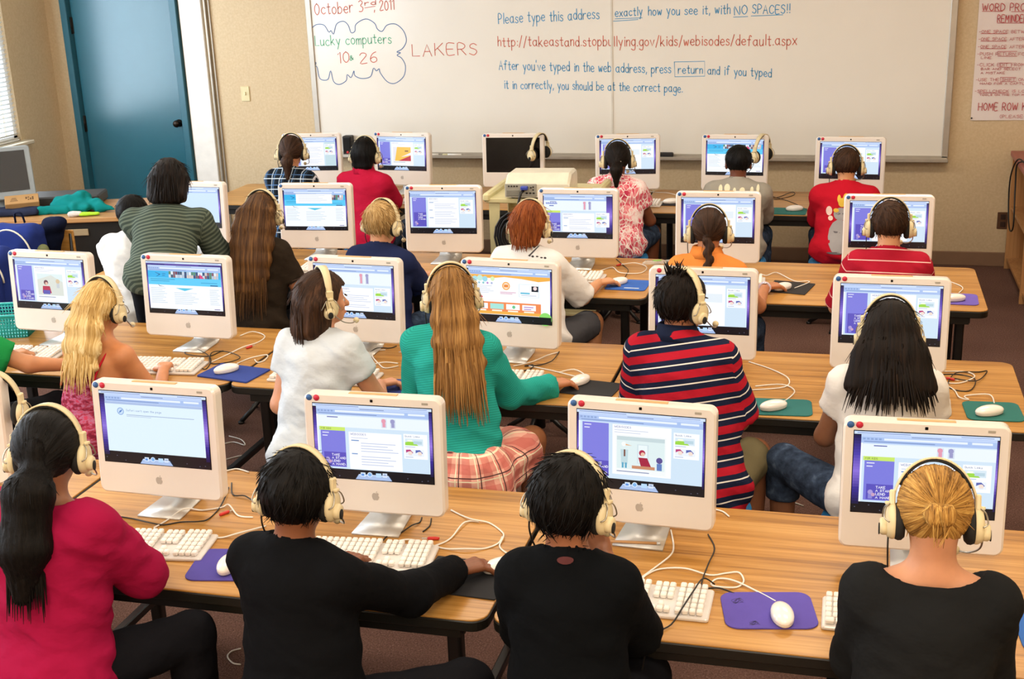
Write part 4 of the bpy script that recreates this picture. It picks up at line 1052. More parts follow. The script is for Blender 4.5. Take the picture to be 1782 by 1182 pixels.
def cloth(name, col, stripes=None, coord='wear', bump=.55, var=.05, pat=None, weave=700):
    """stripes: list of (start, colour) along one repeat with period in metres"""
    if name in MATS: return MATS[name]
    t = NT(name); v = t.coord('Object'); a = t.add('ShaderNodeAttribute', attribute_name='wear')
    sep = t.add('ShaderNodeSeparateXYZ'); t.link(a.outputs['Vector'], sep.inputs[0])
    c = rgb(col)
    base = t.ramp(t.noise(v, 5, 3), [(.3, tuple(x * (1 - var) for x in c)), (.7, tuple(min(1, x * (1 + var)) for x in c))])
    if stripes:
        per, stops = stripes
        f = t.math('FRACT', t.math('DIVIDE', sep.outputs['Z'], per))
        base = t.ramp(f, stops, 'CONSTANT')
    if pat == 'plaid_pink':
        def band(src, per, lo, hi): 
            f = t.math('FRACT', t.math('DIVIDE', src, per)); return t.math('MULTIPLY', t.math('GREATER_THAN', f, lo), t.math('LESS_THAN', f, hi))
        b0 = t.mix(t.math('MULTIPLY', band(sep.outputs['X'], .075, .0, .42), .6), 'F0B5A2', 'C9645C'); b0 = t.mix(t.math('MULTIPLY', band(sep.outputs['Z'], .075, .0, .42), .55), b0, 'C9645C')
        b0 = t.mix(band(sep.outputs['X'], .075, .66, .72), b0, 'F5E7C8'); b0 = t.mix(band(sep.outputs['Z'], .075, .66, .72), b0, 'F5E7C8')
        b0 = t.mix(band(sep.outputs['X'], .075, .82, .87), b0, '5A3A3C'); base = t.mix(band(sep.outputs['Z'], .075, .82, .87), b0, '5A3A3C')
    if pat == 'plaid_dark':
        def band(src, per, lo, hi):
            f = t.math('FRACT', t.math('DIVIDE', src, per)); return t.math('MULTIPLY', t.math('GREATER_THAN', f, lo), t.math('LESS_THAN', f, hi))
        b0 = t.mix(band(sep.outputs['X'], .07, .0, .4), '26303A', '14181E'); b0 = t.mix(band(sep.outputs['X'], .07, .5, .56), b0, 'C9D2DA'); b0 = t.mix(band(sep.outputs['X'], .07, .75, .80), b0, '5F86B8')
        base = t.mix(band(sep.outputs['Z'], .07, .3, .37), b0, 'C9D2DA'); base = t.mix(band(sep.outputs['Z'], .07, .7, .75), base, '5F86B8')
    if pat == 'leaves':
        vo = t.add('ShaderNodeTexVoronoi'); vo.feature = 'DISTANCE_TO_EDGE'; vo.inputs['Scale'].default_value = 30
        mp = t.add('ShaderNodeMapping'); mp.inputs['Scale'].default_value = (1.6, 1.6, .8); mp.inputs['Rotation'].default_value = (.3, .5, .2); t.link(v, mp.inputs[0]); 
        nz = t.add('ShaderNodeTexNoise'); nz.inputs['Scale'].default_value = 9; t.link(mp.outputs[0], nz.inputs['Vector'])
        mx = t.add('ShaderNodeMix', data_type='VECTOR'); mx.inputs[0].default_value = .12; t.link(mp.outputs[0], mx.inputs[4]); t.link(nz.outputs['Color'], mx.inputs[5]); t.link(mx.outputs[1], vo.inputs['Vector'])
        inner = t.ramp(t.noise(v, 11, 2), [(.36, 'F3D6D4'), (.44, 'E7808A'), (.5, 'D5405C'), (.58, 'E8929A'), (.66, 'C23A58')])
        base = t.mix(t.math('LESS_THAN', vo.outputs['Distance'], .075), inner, 'F6E6E2')
    if pat == 'tank':
        n = t.noise(t.coord('Object', (1, 1, 2.2)), 34, 2); base = t.ramp(n, [(.38, '7A2236'), (.5, 'A8384E'), (.58, 'B06A88'), (.68, 'C0405A')])
    if pat == 'camo': base = t.ramp(t.noise(v, 17, 3), [(.36, '2C2D22'), (.46, '4A4B36'), (.56, '6A6A4E'), (.66, '8C8A6C')], 'CONSTANT')
    if pat == 'denim': base = t.ramp(t.noise(v, 30, 4), [(.3, '232C3C'), (.6, '3C4A60'), (.75, '5C6C82')])
    if pat == 'rib':
        f = t.math('FRACT', t.math('DIVIDE', sep.outputs['Z'], .0085)); base = t.mix(t.math('GREATER_THAN', f, .6), base, tuple(x * .74 for x in c))
    t.base(base); t.b.inputs['Roughness'].default_value = .9; t.b.inputs['Specular IOR Level'].default_value = .08; t.b.inputs['Sheen Weight'].default_value = .0
    t.bump(t.noise(t.coord('Object', (1, 1, 1.4)), 13, 3), bump, .012)
    MATS[name] = t.m; return t.m
def ellq(c, r, nu=12, nv=8):
    b = MB(); b.ell(c, r, nu, nv); F = np.array([f for f in b.f if len(f) == 4]); return np.array(b.v), F
def capped(a, b, r1, r2):
    """cone cut flat at b"""
    return ('k', V3(*a), V3(*b), r1, r2)
_pd = prim_d
def prim_d(p, P):
    if p[0] == 'k':
        d = nrm(p[2] - p[1]); e = p[2] + d * .03
        return np.maximum(_pd(('c', p[1], e, p[3], p[4], None, 1.0, 0), P), (P - p[2]) @ d)
    return _pd(p, P)
_pb = prim_box
def prim_box(p):
    if p[0] == 'k': p = ('c', p[1], p[2], p[3], p[4], None, 1.0, 0)
    return _pb(p)
def rotm(yaw, pitch, roll):
    """columns: local right, forward, up in the world; yaw turns left, pitch looks down"""
    return np.array(Matrix.Rotation(math.radians(yaw), 3, 'Z') @ Matrix.Rotation(-math.radians(pitch), 3, 'X') @ Matrix.Rotation(math.radians(roll), 3, 'Y'))
def ik(S, T, l1, l2, pole):
    S, T = V3(*S), V3(*T); d = T - S; L = np.linalg.norm(d); mx = (l1 + l2) * .995
    if L > mx: T = S + d / L * mx; L = mx
    dn = d / np.linalg.norm(d); a = (l1 * l1 - l2 * l2 + L * L) / (2 * L); h = math.sqrt(max(l1 * l1 - a * a, 0))
    p = V3(*pole); p = p - dn * (p @ dn)
    return S + dn * a + nrm(p) * h, T
def hand_prims(W, f, n, side, sc_, curl):
    """side=+1: thumb on the +s side; f forward, n back-of-hand normal"""
    f = nrm(f); n = nrm(n - f * (np.asarray(n) @ f)); s = np.cross(f, n) * 1.0
    th = -side * s if False else side * s
    pr = []; k = sc_
    for i, (off, ln, r) in enumerate(((.026, .066, .0092), (.009, .072, .0095), (-.008, .068, .009), (-.024, .056, .0082))):
        base = W + th * (off * .55 * k) + f * .006; kn = W + f * (.072 - .004 * abs(i - 1)) * k + th * off * k + n * (.004 * k)
        pr.append(cone(base, kn, .0125 * k, .0108 * k))
        p = kn; ang = math.radians(8)
        for j, q in enumerate((.46, .30, .24)):
            ang += math.radians(curl[j]); d = f * math.cos(ang) - n * math.sin(ang) + th * off * 1.6
            e = p + nrm(d) * ln * q * k; pr.append(cone(p, e, (r - .0009 * j) * k, (r - .0009 * (j + 1)) * k)); p = e
    b0 = W + th * .018 * k + f * .012 * k; b1 = b0 + (f * .030 + th * .026 - n * .010) * k; b2 = b1 + (f * .028 + th * .010 - n * .008) * k; b3 = b2 + (f * .022 + th * .001 - n * .005) * k
    pr += [cone(b0, b1, .0125 * k, .0105 * k), cone(b1, b2, .0102 * k, .0092 * k), cone(b2, b3, .009 * k, .0076 * k)]
    return pr
CURL = {'mouse': (14, 18, 14), 'type': (22, 34, 26), 'fist': (55, 70, 50), 'rest': (18, 26, 20)}

def scalp_line(y):
    return np.interp(y, [-.12, -.06, -.03, 0.0, .022, .04, .06, .12], [-.078, -.078, -.058, -.030, -.012, .018, .052, .052])
def build_hair(spec, Hc, Rh, hs, root, h):
    sty = spec['style']; thick = spec.get('thick', .012)
    top = spec.get('line', 0.0); wide = spec.get('wide', 1.0)
    loc = lambda P: ((P - Hc) @ Rh) / hs
    skull = ellip((0, -.010, .012), (.0735, .092, .084)); jawp = ellip((0, .006, -.045), (.062, .062, .06))
    prims = []                                     # extra, in head units (turned with the head)
    hlen, hlean = spec.get('len', 1.0), spec.get('lean', 0.0)
    for q in spec.get('extra', []):
        a, b_, r1, r2 = q[:4]; s = q[4] if len(q) > 4 else 1.0
        prims.append(cone(a, b_, r1, r2, (1, 0, 0) if s != 1 else None, s))
    kk = spec.get('k', .03)
    def fn(P):
        L = loc(P)
        d = prim_d(skull, L)
        nape = np.interp(L[:, 1], [-.1, -.02, .03], [1, .75, 0]) * np.interp(L[:, 2], [-.08, -.02, .02], [1, .5, 0])
        d = smin(d, prim_d(jawp, L) + .012 + .03 * (1 - nape), .03) - thick * (1 - .35 * np.clip(-L[:, 2] / .07, 0, 1) * (spec.get('taper', 1)))
        cut = scalp_line(L[:, 1]) + top - L[:, 2]
        d = np.maximum(d, cut * .8)
        for p in prims: d = smin(d, prim_d(p, L), kk)
        if spec.get('face', True):
            d = np.maximum(d, -prim_d(ellip((0, .112, -.03), (.066, .075, .085)), L))
        return d * hs
    pts = [np.array([-.1, -.12, -.1]), np.array([.1, .12, .12])]
    for p in prims: lo, hi = prim_box(p); pts += [lo, hi]
    pts = np.array(pts); lo, hi = pts.min(0), pts.max(0)
    cs = np.array([[x, y, z] for x in (lo[0], hi[0]) for y in (lo[1], hi[1]) for z in (lo[2], hi[2])]) * hs @ Rh.T + Hc
    V, F = surfnet(fn, cs.min(0) - .02, cs.max(0) + .02, h); V = relax(V, F, 1)
    L = loc(V)
    if sty == 'whorl':
        cr = np.array(spec.get('crown', (0.01, -.05, .075))); ax = nrm(cr - np.array([0, -.01, 0])); D = L - cr
        u = nrm(np.cross(ax, (0, 1, 0))); w = np.cross(ax, u); a = np.arctan2(D @ w, D @ u) + spec.get('swirl', 3.0) * np.linalg.norm(D, axis=1)
        A = np.stack([np.cos(a) * 6, np.sin(a) * 6, np.linalg.norm(D, axis=1) * 16], 1)
    elif sty == 'down':
        a = np.arctan2(L[:, 0], -(L[:, 1] - .03)) + spec.get('wave', 0) * (.10 * np.sin(L[:, 2] * 30 + 2 * np.sin(L[:, 0] * 25)) + .05 * np.sin(L[:, 2] * 67 + L[:, 0] * 50))
        A = np.stack([np.cos(a) * 7 + L[:, 0] * 25, np.sin(a) * 7 + L[:, 0] * 40, L[:, 2] * spec.get('along', 5)], 1)
    else:                                          # pulled to a tie point
        tp = np.array(spec['tie']); D = L - tp; a = np.arctan2(D[:, 0], D[:, 2]); r = np.linalg.norm(D, axis=1)
        A = np.stack([np.cos(a) * 7, np.sin(a) * 7, r * 6], 1)
        lowm = (L[:, 1] < tp[1] - .012) | (L[:, 2] < spec.get('tailz', -9))
        A[lowm] = np.stack([L[:, 0] * 130, L[:, 1] * 60, L[:, 2] * 7], 1)[lowm]
    n = vnormals(V, F); amp = spec.get('amp', .0022)
    V = V + n * (amp * (vnoise(A * 2.2, 1) + .6 * vnoise(A * 4.5, 2)))[:, None] * hs
    # loose locks lying over the surface
    AV, AF, AA = [V], [F], [A]; off = len(V)
    rs = np.random.RandomState(spec.get('seed', 3)); N = spec.get('locks', 90)
    nl = vnormals(V, F); ok = np.where((L[:, 1] < .02) & (L[:, 2] > spec.get('lockz', -.06)))[0]; cand = ok[rs.randint(0, len(ok), N)] if len(ok) else []
    def addtube(P, r0, r1, val):
        nonlocal off
        P = np.array(P); m = len(P); vs = []; av = []
        for i in range(m):
            t = nrm(P[min(i + 1, m - 1)] - P[max(i - 1, 0)]); u = nrm(np.cross(t, (.31, .2, .9))); w = np.cross(t, u); r = (r0 + (r1 - r0) * i / (m - 1)) * (.35 if i == 0 else 1)
            for k in range(4): vs.append(P[i] + r * (u * math.cos(k * PI / 2) + w * math.sin(k * PI / 2))); av.append(val + np.array([k * .05, 0, i * .06]))
        fs = [(4 * i + k, 4 * i + (k + 1) % 4, 4 * i + 4 + (k + 1) % 4, 4 * i + 4 + k) for i in range(m - 1) for k in range(4)]
        AV.append(np.array(vs)); AF.append(np.array(fs) + off); AA.append(np.array(av)); off += len(vs)
    for i in cand:
        p = V[i].copy(); nn = nl[i]
        if sty == 'whorl': fl = L[i] - cr; lift = spec.get('lift', .12); ln = spec.get('locklen', .035)
        elif sty == 'down': fl = np.array([L[i][0] * .25, -.06 if L[i][2] > .04 else L[i][1] * .1, -1.0]); lift = .02; ln = spec.get('locklen', .07)
        else: fl = tp - L[i]; lift = .02; ln = .03 
        if sty == 'tie' and (lowm[i]): fl = np.array([0, -.05, -1]); ln = .06
        d = nrm(Rh @ fl); P = [p - nn * .002]
        for q in range(4):
            d = nrm(d - nn * (d @ nn) * .9 + nn * lift * (1 if q > 1 else .3)); P.append(P[-1] + d * ln * hs / 4)
        addtube(P, .0020 * hs, .0005, rs.rand(3) * 9)
    for (x0, x1, y, z0, z1, cnt, jit) in spec.get('ends', []):
        for q in range(cnt):
            t = (q + rs.rand()) / cnt; x = x0 + (x1 - x0) * t; e = z1 + jit * rs.rand(); bow = 1 - (2 * t - 1) ** 2
            yy = y - .018 * bow; ph = rs.rand() * 6; wv = spec.get('wave', 0) * .006
            zs0 = z0 + rs.uniform(-.05, .05); zz = [zs0 + (e - zs0) * i / 6 for i in range(7)]
            P = [Hc + Rh @ (np.array([x * (spec.get('fan', .8) + (1 - spec.get('fan', .8)) * i / 6) + wv * math.sin(ph + i * 1.4), yy + hlean * min(1.2, zz[i] / -hlen) + .006 * math.sin(ph) * i / 6, zz[i]]) * hs) for i in range(7)]
            er = spec.get('er', .0055); addtube(P, rs.uniform(.65, 1.1) * er * hs, .0008, rs.rand(3) * 9)
    m = spec['mat']
    V = np.concatenate(AV) - root; F = np.concatenate(AF); A = np.concatenate(AA)
    return fast_mesh('hair', V, F, {'strand': A})

HEADM = {}
def person(key, label, head, skin, hair, shirt, legs, yaw=0., face=(0, 0, 0), seat=None, hs=.95, sw=.122, R=None, L=None, l1=.235, l2=.205,
           torso=1.0, h=.0085, hp=None, spread=.05, knees=None, stand=None, neck=(0, -.035, -.132), girth=1.0, handmode=('type', 'type'), group=None, hpscale=1.0, arms=1.0):
    Hc = V3(*head); Rh = rotm(*face); By = rotm(yaw, 0, 0); u = By[:, 0]; fw = By[:, 1]; up = V3(0, 0, 1)
    N = Hc + By @ (V3(*neck) * hs / .93)
    if seat is None: seat = (Hc[0], Hc[1] - .10, .410)
    Pv = V3(seat[0], seat[1], seat[2] + .085)
    if stand: Pv = V3(*stand)
    root = thing('person', label, 'person', (float(Pv[0]), float(Pv[1]), 0.0), 0, group)
    O = V3(Pv[0], Pv[1], 0)
    sp = N - Pv; sd = nrm(sp); g = girth
    # joints
    SR = N - sd * .052 + u * sw; SL = N - sd * .052 - u * sw
    tr = R[0] if R else (Hc[0] + .10, Hc[1] + .30, HT + .03); tl = L[0] if L else (Hc[0] - .12, Hc[1] + .30, HT + .03)
    pr_ = V3(*(R[1] if R else (.6, -.3, -1))) * V3(.45, 1, 1); pl_ = V3(*(L[1] if L else (-.6, -.3, -1))) * V3(.45, 1, 1)
    sw = sw * .91
    ER, WR = ik(SR, tr, l1, l2, pr_); EL, WL = ik(SL, tl, l1, l2, pl_)
    HR = Pv + u * .078 - up * .03; HL = Pv - u * .078 - up * .03
    if stand:
        KR = HR + V3(.01, .03, -.42); KL = HL + V3(-.01, .03, -.42); AR = KR + V3(0, -.03, -.40); AL = KL + V3(0, -.03, -.40)
        AR[2] = AL[2] = .075
    else:
        kr, kl = (knees or ((spread, .35), (-spread, .35)))
        KR = HR + u * kr[0] + fw * kr[1] + up * .015; KL = HL + u * kl[0] + fw * kl[1] + up * .015
        AR = KR + fw * -.03 + up * 0; AL = KL + fw * -.03; AR[2] = AL[2] = .065
    TR, TL = AR + fw * .13 - up * .03, AL + fw * .13 - up * .03
    hl = lambda p: Hc + Rh @ (V3(*p) * hs)
    torso_p = [cone(Pv, Pv + sp * .38, .096 * g, .084 * g, u, 1.42), cone(Pv + sp * .38, Pv + sp * .76, .084 * g, .092 * g, u, 1.42), ellip(Pv - fw * .015 - up * .005, (.150 * g, .118 * g, .095), By.T)]
    sho = [cone(SL, SR, .045, .045), cone(N + sd * .005 - fw * .005, N * .45 + SR * .55, .042, .040), cone(N + sd * .005 - fw * .005, N * .45 + SL * .55, .042, .040)]
    ar = arms
    arm_p = [cone(SR, ER, .042 * ar, .034 * ar), cone(ER, WR, .034 * ar, .0215 * ar), cone(SL, EL, .042 * ar, .034 * ar), cone(EL, WL, .034 * ar, .0215 * ar)]
    leg_p = [cone(HR, KR, .068 * g, .050), cone(HL, KL, .068 * g, .050), cone(KR, AR, .052, .034), cone(KL, AL, .052, .034), cone(AR, TR, .034, .028), cone(AL, TL, .034, .028), cone(AR, AR - fw * .03 - up * .025, .034, .028), cone(AL, AL - fw * .03 - up * .025, .034, .028)]
    Bh = Rh.T
    head_p = [ellip(hl((0, -.010, .012)), V3(.0715, .089, .081) * hs, Bh), ellip(hl((0, .030, -.045)), V3(.052, .056, .066) * hs, Bh), cone(hl((0, -.022, -.05)), N + sd * .01, .048 * hs, .047),
              ellip(hl((0, .062, -.085)), V3(.022, .018, .016) * hs, Bh)]
    face_p = [cone(hl((0, .079, -.008)), hl((0, .099, -.036)), .008 * hs, .0125 * hs), ellip(hl((0, .082, -.066)), V3(.021, .009, .0085) * hs, Bh), ellip(hl((.036, .064, -.03)), V3(.02, .014, .02) * hs, Bh), ellip(hl((-.036, .064, -.03)), V3(.02, .014, .02) * hs, Bh),
              ellip(hl((.0745, -.004, -.022)), V3(.010, .022, .030) * hs, Bh), ellip(hl((-.0745, -.004, -.022)), V3(.010, .022, .030) * hs, Bh)]
    allp = torso_p + sho + arm_p + leg_p + head_p
    def body(P): return smin(union(allp, P, .022), union(face_p, P, .006), .008)
    lo, hi = bounds(allp + face_p, .02)
    V, F = surfnet(body, lo, hi, min(h, .0075)); V = relax(V, F, 1, .35)
    parts = [(V, F, 0)]
    # hands
    hk = .86 if l1 < .25 else 1.0
    for W, E, sgn, mode, hd in ((WR, ER, -1, handmode[0], R[2] if R and len(R) > 2 else None), (WL, EL, 1, handmode[1], None)):
        f = nrm(W - E) if hd is None else nrm(hd)
        if mode != 'fist': f = nrm(V3(f[0], f[1], f[2] * .25 - .06))
        n = V3(0, 0, 1) if mode != 'fist' else nrm(np.cross(u, f))
        th = np.cross(f, n); side = sgn if True else 1
        hp_ = hand_prims(W, f, n, side, hk, CURL[mode]); lo, hi = bounds(hp_, .012)
        hp_.append(cone(W - nrm(W - E) * .02, W + f * .01, .0195, .017))
        hv, hf = surfnet(lambda P: union(hp_, P, .0055), lo, hi, .0034 if h < .01 else .0045); parts.append((relax(hv, hf, 1, .3), hf, 0))
    for s in (-1, 1):
        for (c, r, mi) in (((s * .029, .0690, -.014), (.0115, .0100, .0085), 1), ((s * .029, .0765, -.014), (.0052, .004, .0052), 2), ((s * .032, .083, .008), (.017, .004, .0028), 3)):
            v, f_ = ellq((0, 0, 0), r); parts.append(((v + V3(*c)) * hs @ Rh.T + Hc, f_, mi))
    v, f_ = ellq((0, 0, 0), (.021, .0075, .0055)); parts.append(((v + V3(0, .0865, -.066)) * hs @ Rh.T + Hc, f_, 4))
    off = 0; AV = []; AF = []; MI = []
    for v, f_, mi in parts: AV.append(v); AF.append(f_ + off); MI.append(np.full(len(f_), mi)); off += len(v)
    hm = hmat(hair['col'])
    hair['mat'] = hm
    obj('body', fast_mesh('body', np.concatenate(AV) - O, np.concatenate(AF), mi=np.concatenate(MI)), [skin_mat(skin), mat('eye_white', 'CFC6BC', .35), mat('eye_iris', '2A1A10', .2), mat('brow_hair', '2A1B12', .8), mat('lip_' + skin, tuple(x * y for x, y in zip(rgb(skin), (.95, .62, .60))), .45)], root)
    # shirt
    sl = shirt.get('sleeve', 'short'); off_ = shirt.get('loose', .013); hem = shirt.get('hem', seat[2] + .045 if not stand else Pv[2] - .06)
    sh = list(torso_p) + (sho if sl != 'tank' else [])
    frac = {'short': .62, 'half': .92, 'cap': .42}.get(sl, 0)
    ao = off_ * .55
    if sl in ('short', 'half', 'cap'):
        for S, E in ((SR, ER), (SL, EL)): sh.append(capped(S, S + (E - S) * frac, (.040 + ao) * ar, (.046 + ao * shirt.get('flare', .6)) * ar))
    if sl == 'long':
        for S, E, W in ((SR, ER, WR), (SL, EL, WL)): sh += [cone(S, E, (.040 + ao * .6) * ar, (.035 + ao * .6) * ar), capped(E, W - nrm(W - E) * .012, (.035 + ao * .6) * ar, (.024 + ao * .7) * ar)]
    nr = shirt.get('neck', (.062, .058, .050)); nc = N + sd * shirt.get('nup', .030) + fw * .012
    def sfn(P):
        d = union(sh, P, .03) - off_
        d = np.maximum(d, hem + shirt.get('tilt', 0) * ((P - Pv) @ fw) - P[:, 2])
        if sl == 'tank':
            for S in (SR, SL): d = np.maximum(d, -prim_d(ellip(S + u * (.03 if S is SR else -.03), (.075, .10, .085), By.T), P))
            d = np.maximum(d, (P - (N - sd * shirt.get('drop', .15))) @ sd)
        e = prim_d(ellip(nc, nr, By.T), P)
        return -smin(-d, e, .008)
    lo, hi = bounds(sh, .045)
    V, F = surfnet(sfn, lo, hi, h); V = relax(V, F, 1, .4)
    n = vnormals(V, F); q = (V - O)
    q2 = q @ np.array([[.8, .1, .5], [.1, 1, .2], [-.45, 0, .85]])
    fold = .9 - 2.2 * np.abs(vnoise(q2 * np.array([7, 8, 15]), 4)) + .55 * vnoise(q * np.array([17, 17, 30]), 5) + .55 * (.45 - np.abs(vnoise(q2 * np.array([17, 19, 36]), 9)) * 1.3)
    fold = fold * np.clip((np.linalg.norm(V - nc, axis=1) - .075) / .06, 0, 1)
    fold = fold * np.clip(.6 + 1.0 * np.exp(-((V[:, 2] - (hem + .07)) / .09) ** 2), 0, 1.6)
    V = V + n * (fold * shirt.get('fold', .0055) * 1.5)[:, None]
    # wear coordinates: z runs along the spine on the trunk and along the arm on the sleeves
    zz = (V - Pv) @ sd; xx = (V - Pv) @ u
    for S, E, W in ((SR, ER, WR), (SL, EL, WL)):
        if sl in ('short', 'half', 'cap', 'long'):
            dd = _pd(cone(S + (E - S) * .18, E, .044, .04), V); dt = np.min([_pd(p, V) for p in torso_p], 0)
            m = dd < dt - .004; ad = nrm(E - S); zz[m] = ((S - Pv) @ sd) - .012 - ((V - S) @ ad)[m]
            if sl == 'long':
                d2 = _pd(cone(E, W, .04, .03), V); m2 = (d2 < dd) & (d2 < dt - .004); zz[m2] = ((S - Pv) @ sd) - .012 - np.linalg.norm(E - S) - ((V - E) @ nrm(W - E))[m2]
    o = obj(shirt.get('name', 'shirt'), fast_mesh('shirt', V - O, F, {'wear': np.stack([xx, zz * 0, zz + 1.0], 1)}), shirt['mat'], root, label=shirt.get('label'))
    if shirt.get('collar'):
        c0 = N + sd * .026; b = MB(); rr = [.050, .055, .059]
        ring = []
        for (r, zz_) in ((.057, .034), (.066, .010), (.078, -.020), (.074, -.020), (.062, .010), (.053, .032)):
            ring.append([(c0 - O + u * r * math.cos(a) * 1.12 + fw * (r * math.sin(a)) + sd * (zz_ + .012 * max(0, -math.sin(a)))) for a in [2 * PI * i / 28 for i in range(28)]])
        vs = [tuple(p) for rg in ring for p in rg]; fs = []
        for i in range(6):
            for k in range(28): j = (i + 1) % 6; l = (k + 1) % 28; fs.append((i * 28 + k, i * 28 + l, j * 28 + l, j * 28 + k))
        b.put(vs, fs, True); obj('collar', b, shirt['collar'], root, label=shirt.get('collar_label'))
    if shirt.get('decal'):
        from mathutils.bvhtree import BVHTree
        bv = BVHTree.FromPolygons([tuple(p) for p in (V - O)], [tuple(f_) for f_ in F])
        def proj(p, lift):
            hit = bv.ray_cast(Vector((p[0], -2.0, p[1])), Vector((0, 1, 0)))
            return tuple(hit[0] + Vector((0, -lift, 0))) if hit[0] else (p[0], -.12, p[1])
        for nm, m_, polys in shirt['decal']:
            b = MB()
            for k, (cx, cz, rx, rz_, kind) in enumerate(polys):
                lift = .003 + .0006 * k
                if kind == 'e':
                    rings = [(0, 1)] + [(j / 4, 14) for j in (1, 2, 3, 4)]; vs = [proj((cx, cz), lift)]; fs = []
                    for j in (1, 2, 3, 4): vs += [proj((cx + rx * j / 4 * math.cos(2 * PI * i / 14), cz + rz_ * j / 4 * math.sin(2 * PI * i / 14)), lift) for i in range(14)]
                    fs += [(0, 1 + (i + 1) % 14, 1 + i)[::-1] for i in range(14)]
                    for j in range(3): fs += [(1 + 14 * j + i, 1 + 14 * (j + 1) + i, 1 + 14 * (j + 1) + (i + 1) % 14, 1 + 14 * j + (i + 1) % 14) for i in range(14)]
                    b.put(vs, fs, True)
                else:                                  # list of stroke points
                    l = [proj(p, lift) for p in kind]
                    b.put([(x - rx * 0, y, z + rx) for x, y, z in l] + [(x, y, z - rx) for x, y, z in l], [(len(l) + i, len(l) + i + 1, i + 1, i) for i in range(len(l) - 1)], True)
            obj(nm, b, m_, root)
    # lower garment
    lt = legs['type']; lofs = legs.get('loose', .010)
    lp = [ellip(Pv - fw * .008 - up * .012, (.143 * g, .111 * g, .096), By.T), cone(Pv, Pv + sp * .2, .086 * g, .078 * g, u, 1.42)]
    if lt in ('pants', 'shorts', 'capri'):
        for H_, K_, A_ in ((HR, KR, AR), (HL, KL, AL)):
            if lt == 'shorts': lp.append(capped(H_, H_ + (K_ - H_) * .92, .070 * g, .060))
            elif lt == 'capri': lp += [cone(H_, K_, .069 * g, .053), capped(K_, K_ + (A_ - K_) * .3, .053, .050)]
            else: lp += [cone(H_, K_, .069 * g, .053), capped(K_, A_ - nrm(A_ - K_) * .02, .055, .046)]
    else:
        lp += [cone(HR, HR + (KR - HR) * .62, .088 * g, .09), cone(HL, HL + (KL - HL) * .62, .088 * g, .09), cone(HR + (KR - HR) * .6, HL + (KL - HL) * .6, .085, .085), cone(Pv - fw * .03, Pv - fw * .035 - up * .07, .12, .125, u, 1.45)]
    ltop = Pv[2] + legs.get('top', .055)
    def lfn(P): return np.maximum(union(lp, P, .02) - lofs, P[:, 2] - ltop)
    lo, hi = bounds(lp, .035); V, F = surfnet(lfn, lo, hi, h * 1.1); V = relax(V, F, 1, .4); n = vnormals(V, F); q = V - O
    amp = legs.get('fold', .004)
    V = V + n * ((vnoise(q * np.array([14, 14, 22]), 6) + .5 * vnoise(q * 38, 7)) * amp)[:, None]
    a = np.arctan2((V - Pv) @ u, -((V - Pv) @ fw)) * .16
    obj({'pants': 'trousers', 'shorts': 'shorts', 'capri': 'jeans', 'skirt': 'skirt'}[lt], fast_mesh('lower', V - O, F, {'wear': np.stack([a + 1, a * 0, V[:, 2]], 1)}), legs['mat'], root, label=legs.get('label'))
    # shoes
    for A_, T_ in ((AR, TR), (AL, TL)):
        sp_ = [cone(A_ - fw * .035 - up * .028, T_ - up * .002, .036, .034), cone(A_ + up * .01, A_ - up * .02, .040, .038)]
        def shf(P): return np.maximum(union(sp_, P, .02) - .006, .004 - P[:, 2])
        lo, hi = bounds(sp_, .02); V, F = surfnet(shf, lo, hi, .011)
        obj('shoe', fast_mesh('shoe', V - O, F), mat('shoe_' + legs.get('shoe', '2A2A30'), legs.get('shoe', '2A2A30'), .6), root)
    # hair
    me = build_hair(hair, Hc, Rh, hs, O, min(h * .62, .0062)); obj('hair', me, hm, root)
    for nm, fnx in (hair.get('parts') or {}).items(): fnx(root, Hc, Rh, hs, O)
    M4 = Matrix([[Rh[i][j] * hs / .93 * 1.0 for j in range(3)] + [float(Hc[i])] for i in range(3)] + [[0, 0, 0, 1]])
    HEADM[key] = M4
    if hp is not None:
        dz = hair.get('hpz', 0.0); k = hpscale
        headset(hp, M4 @ Matrix.Translation((0, hair.get('hpy', -.002), .002 + dz)) @ Matrix.Rotation(math.radians(hair.get('hptilt', 0)), 4, 'X') @ Matrix.Scale(k, 4))
    if not stand:
        so = stool(STOOL_LABELS.get(key, 'stool'), float(Pv[0]) + (.07 if key == 'p1' else 0), float(Pv[1]) + (-.03 if key == 'p1' else .005), 20 + 13 * len(HEADM))
        so.scale = (1, 1, seat[2] / .410)
    return root, O, dict(N=N, Pv=Pv, sd=sd, u=u, fw=fw, SR=SR, SL=SL, ER=ER, WR=WR, EL=EL, WL=WL)

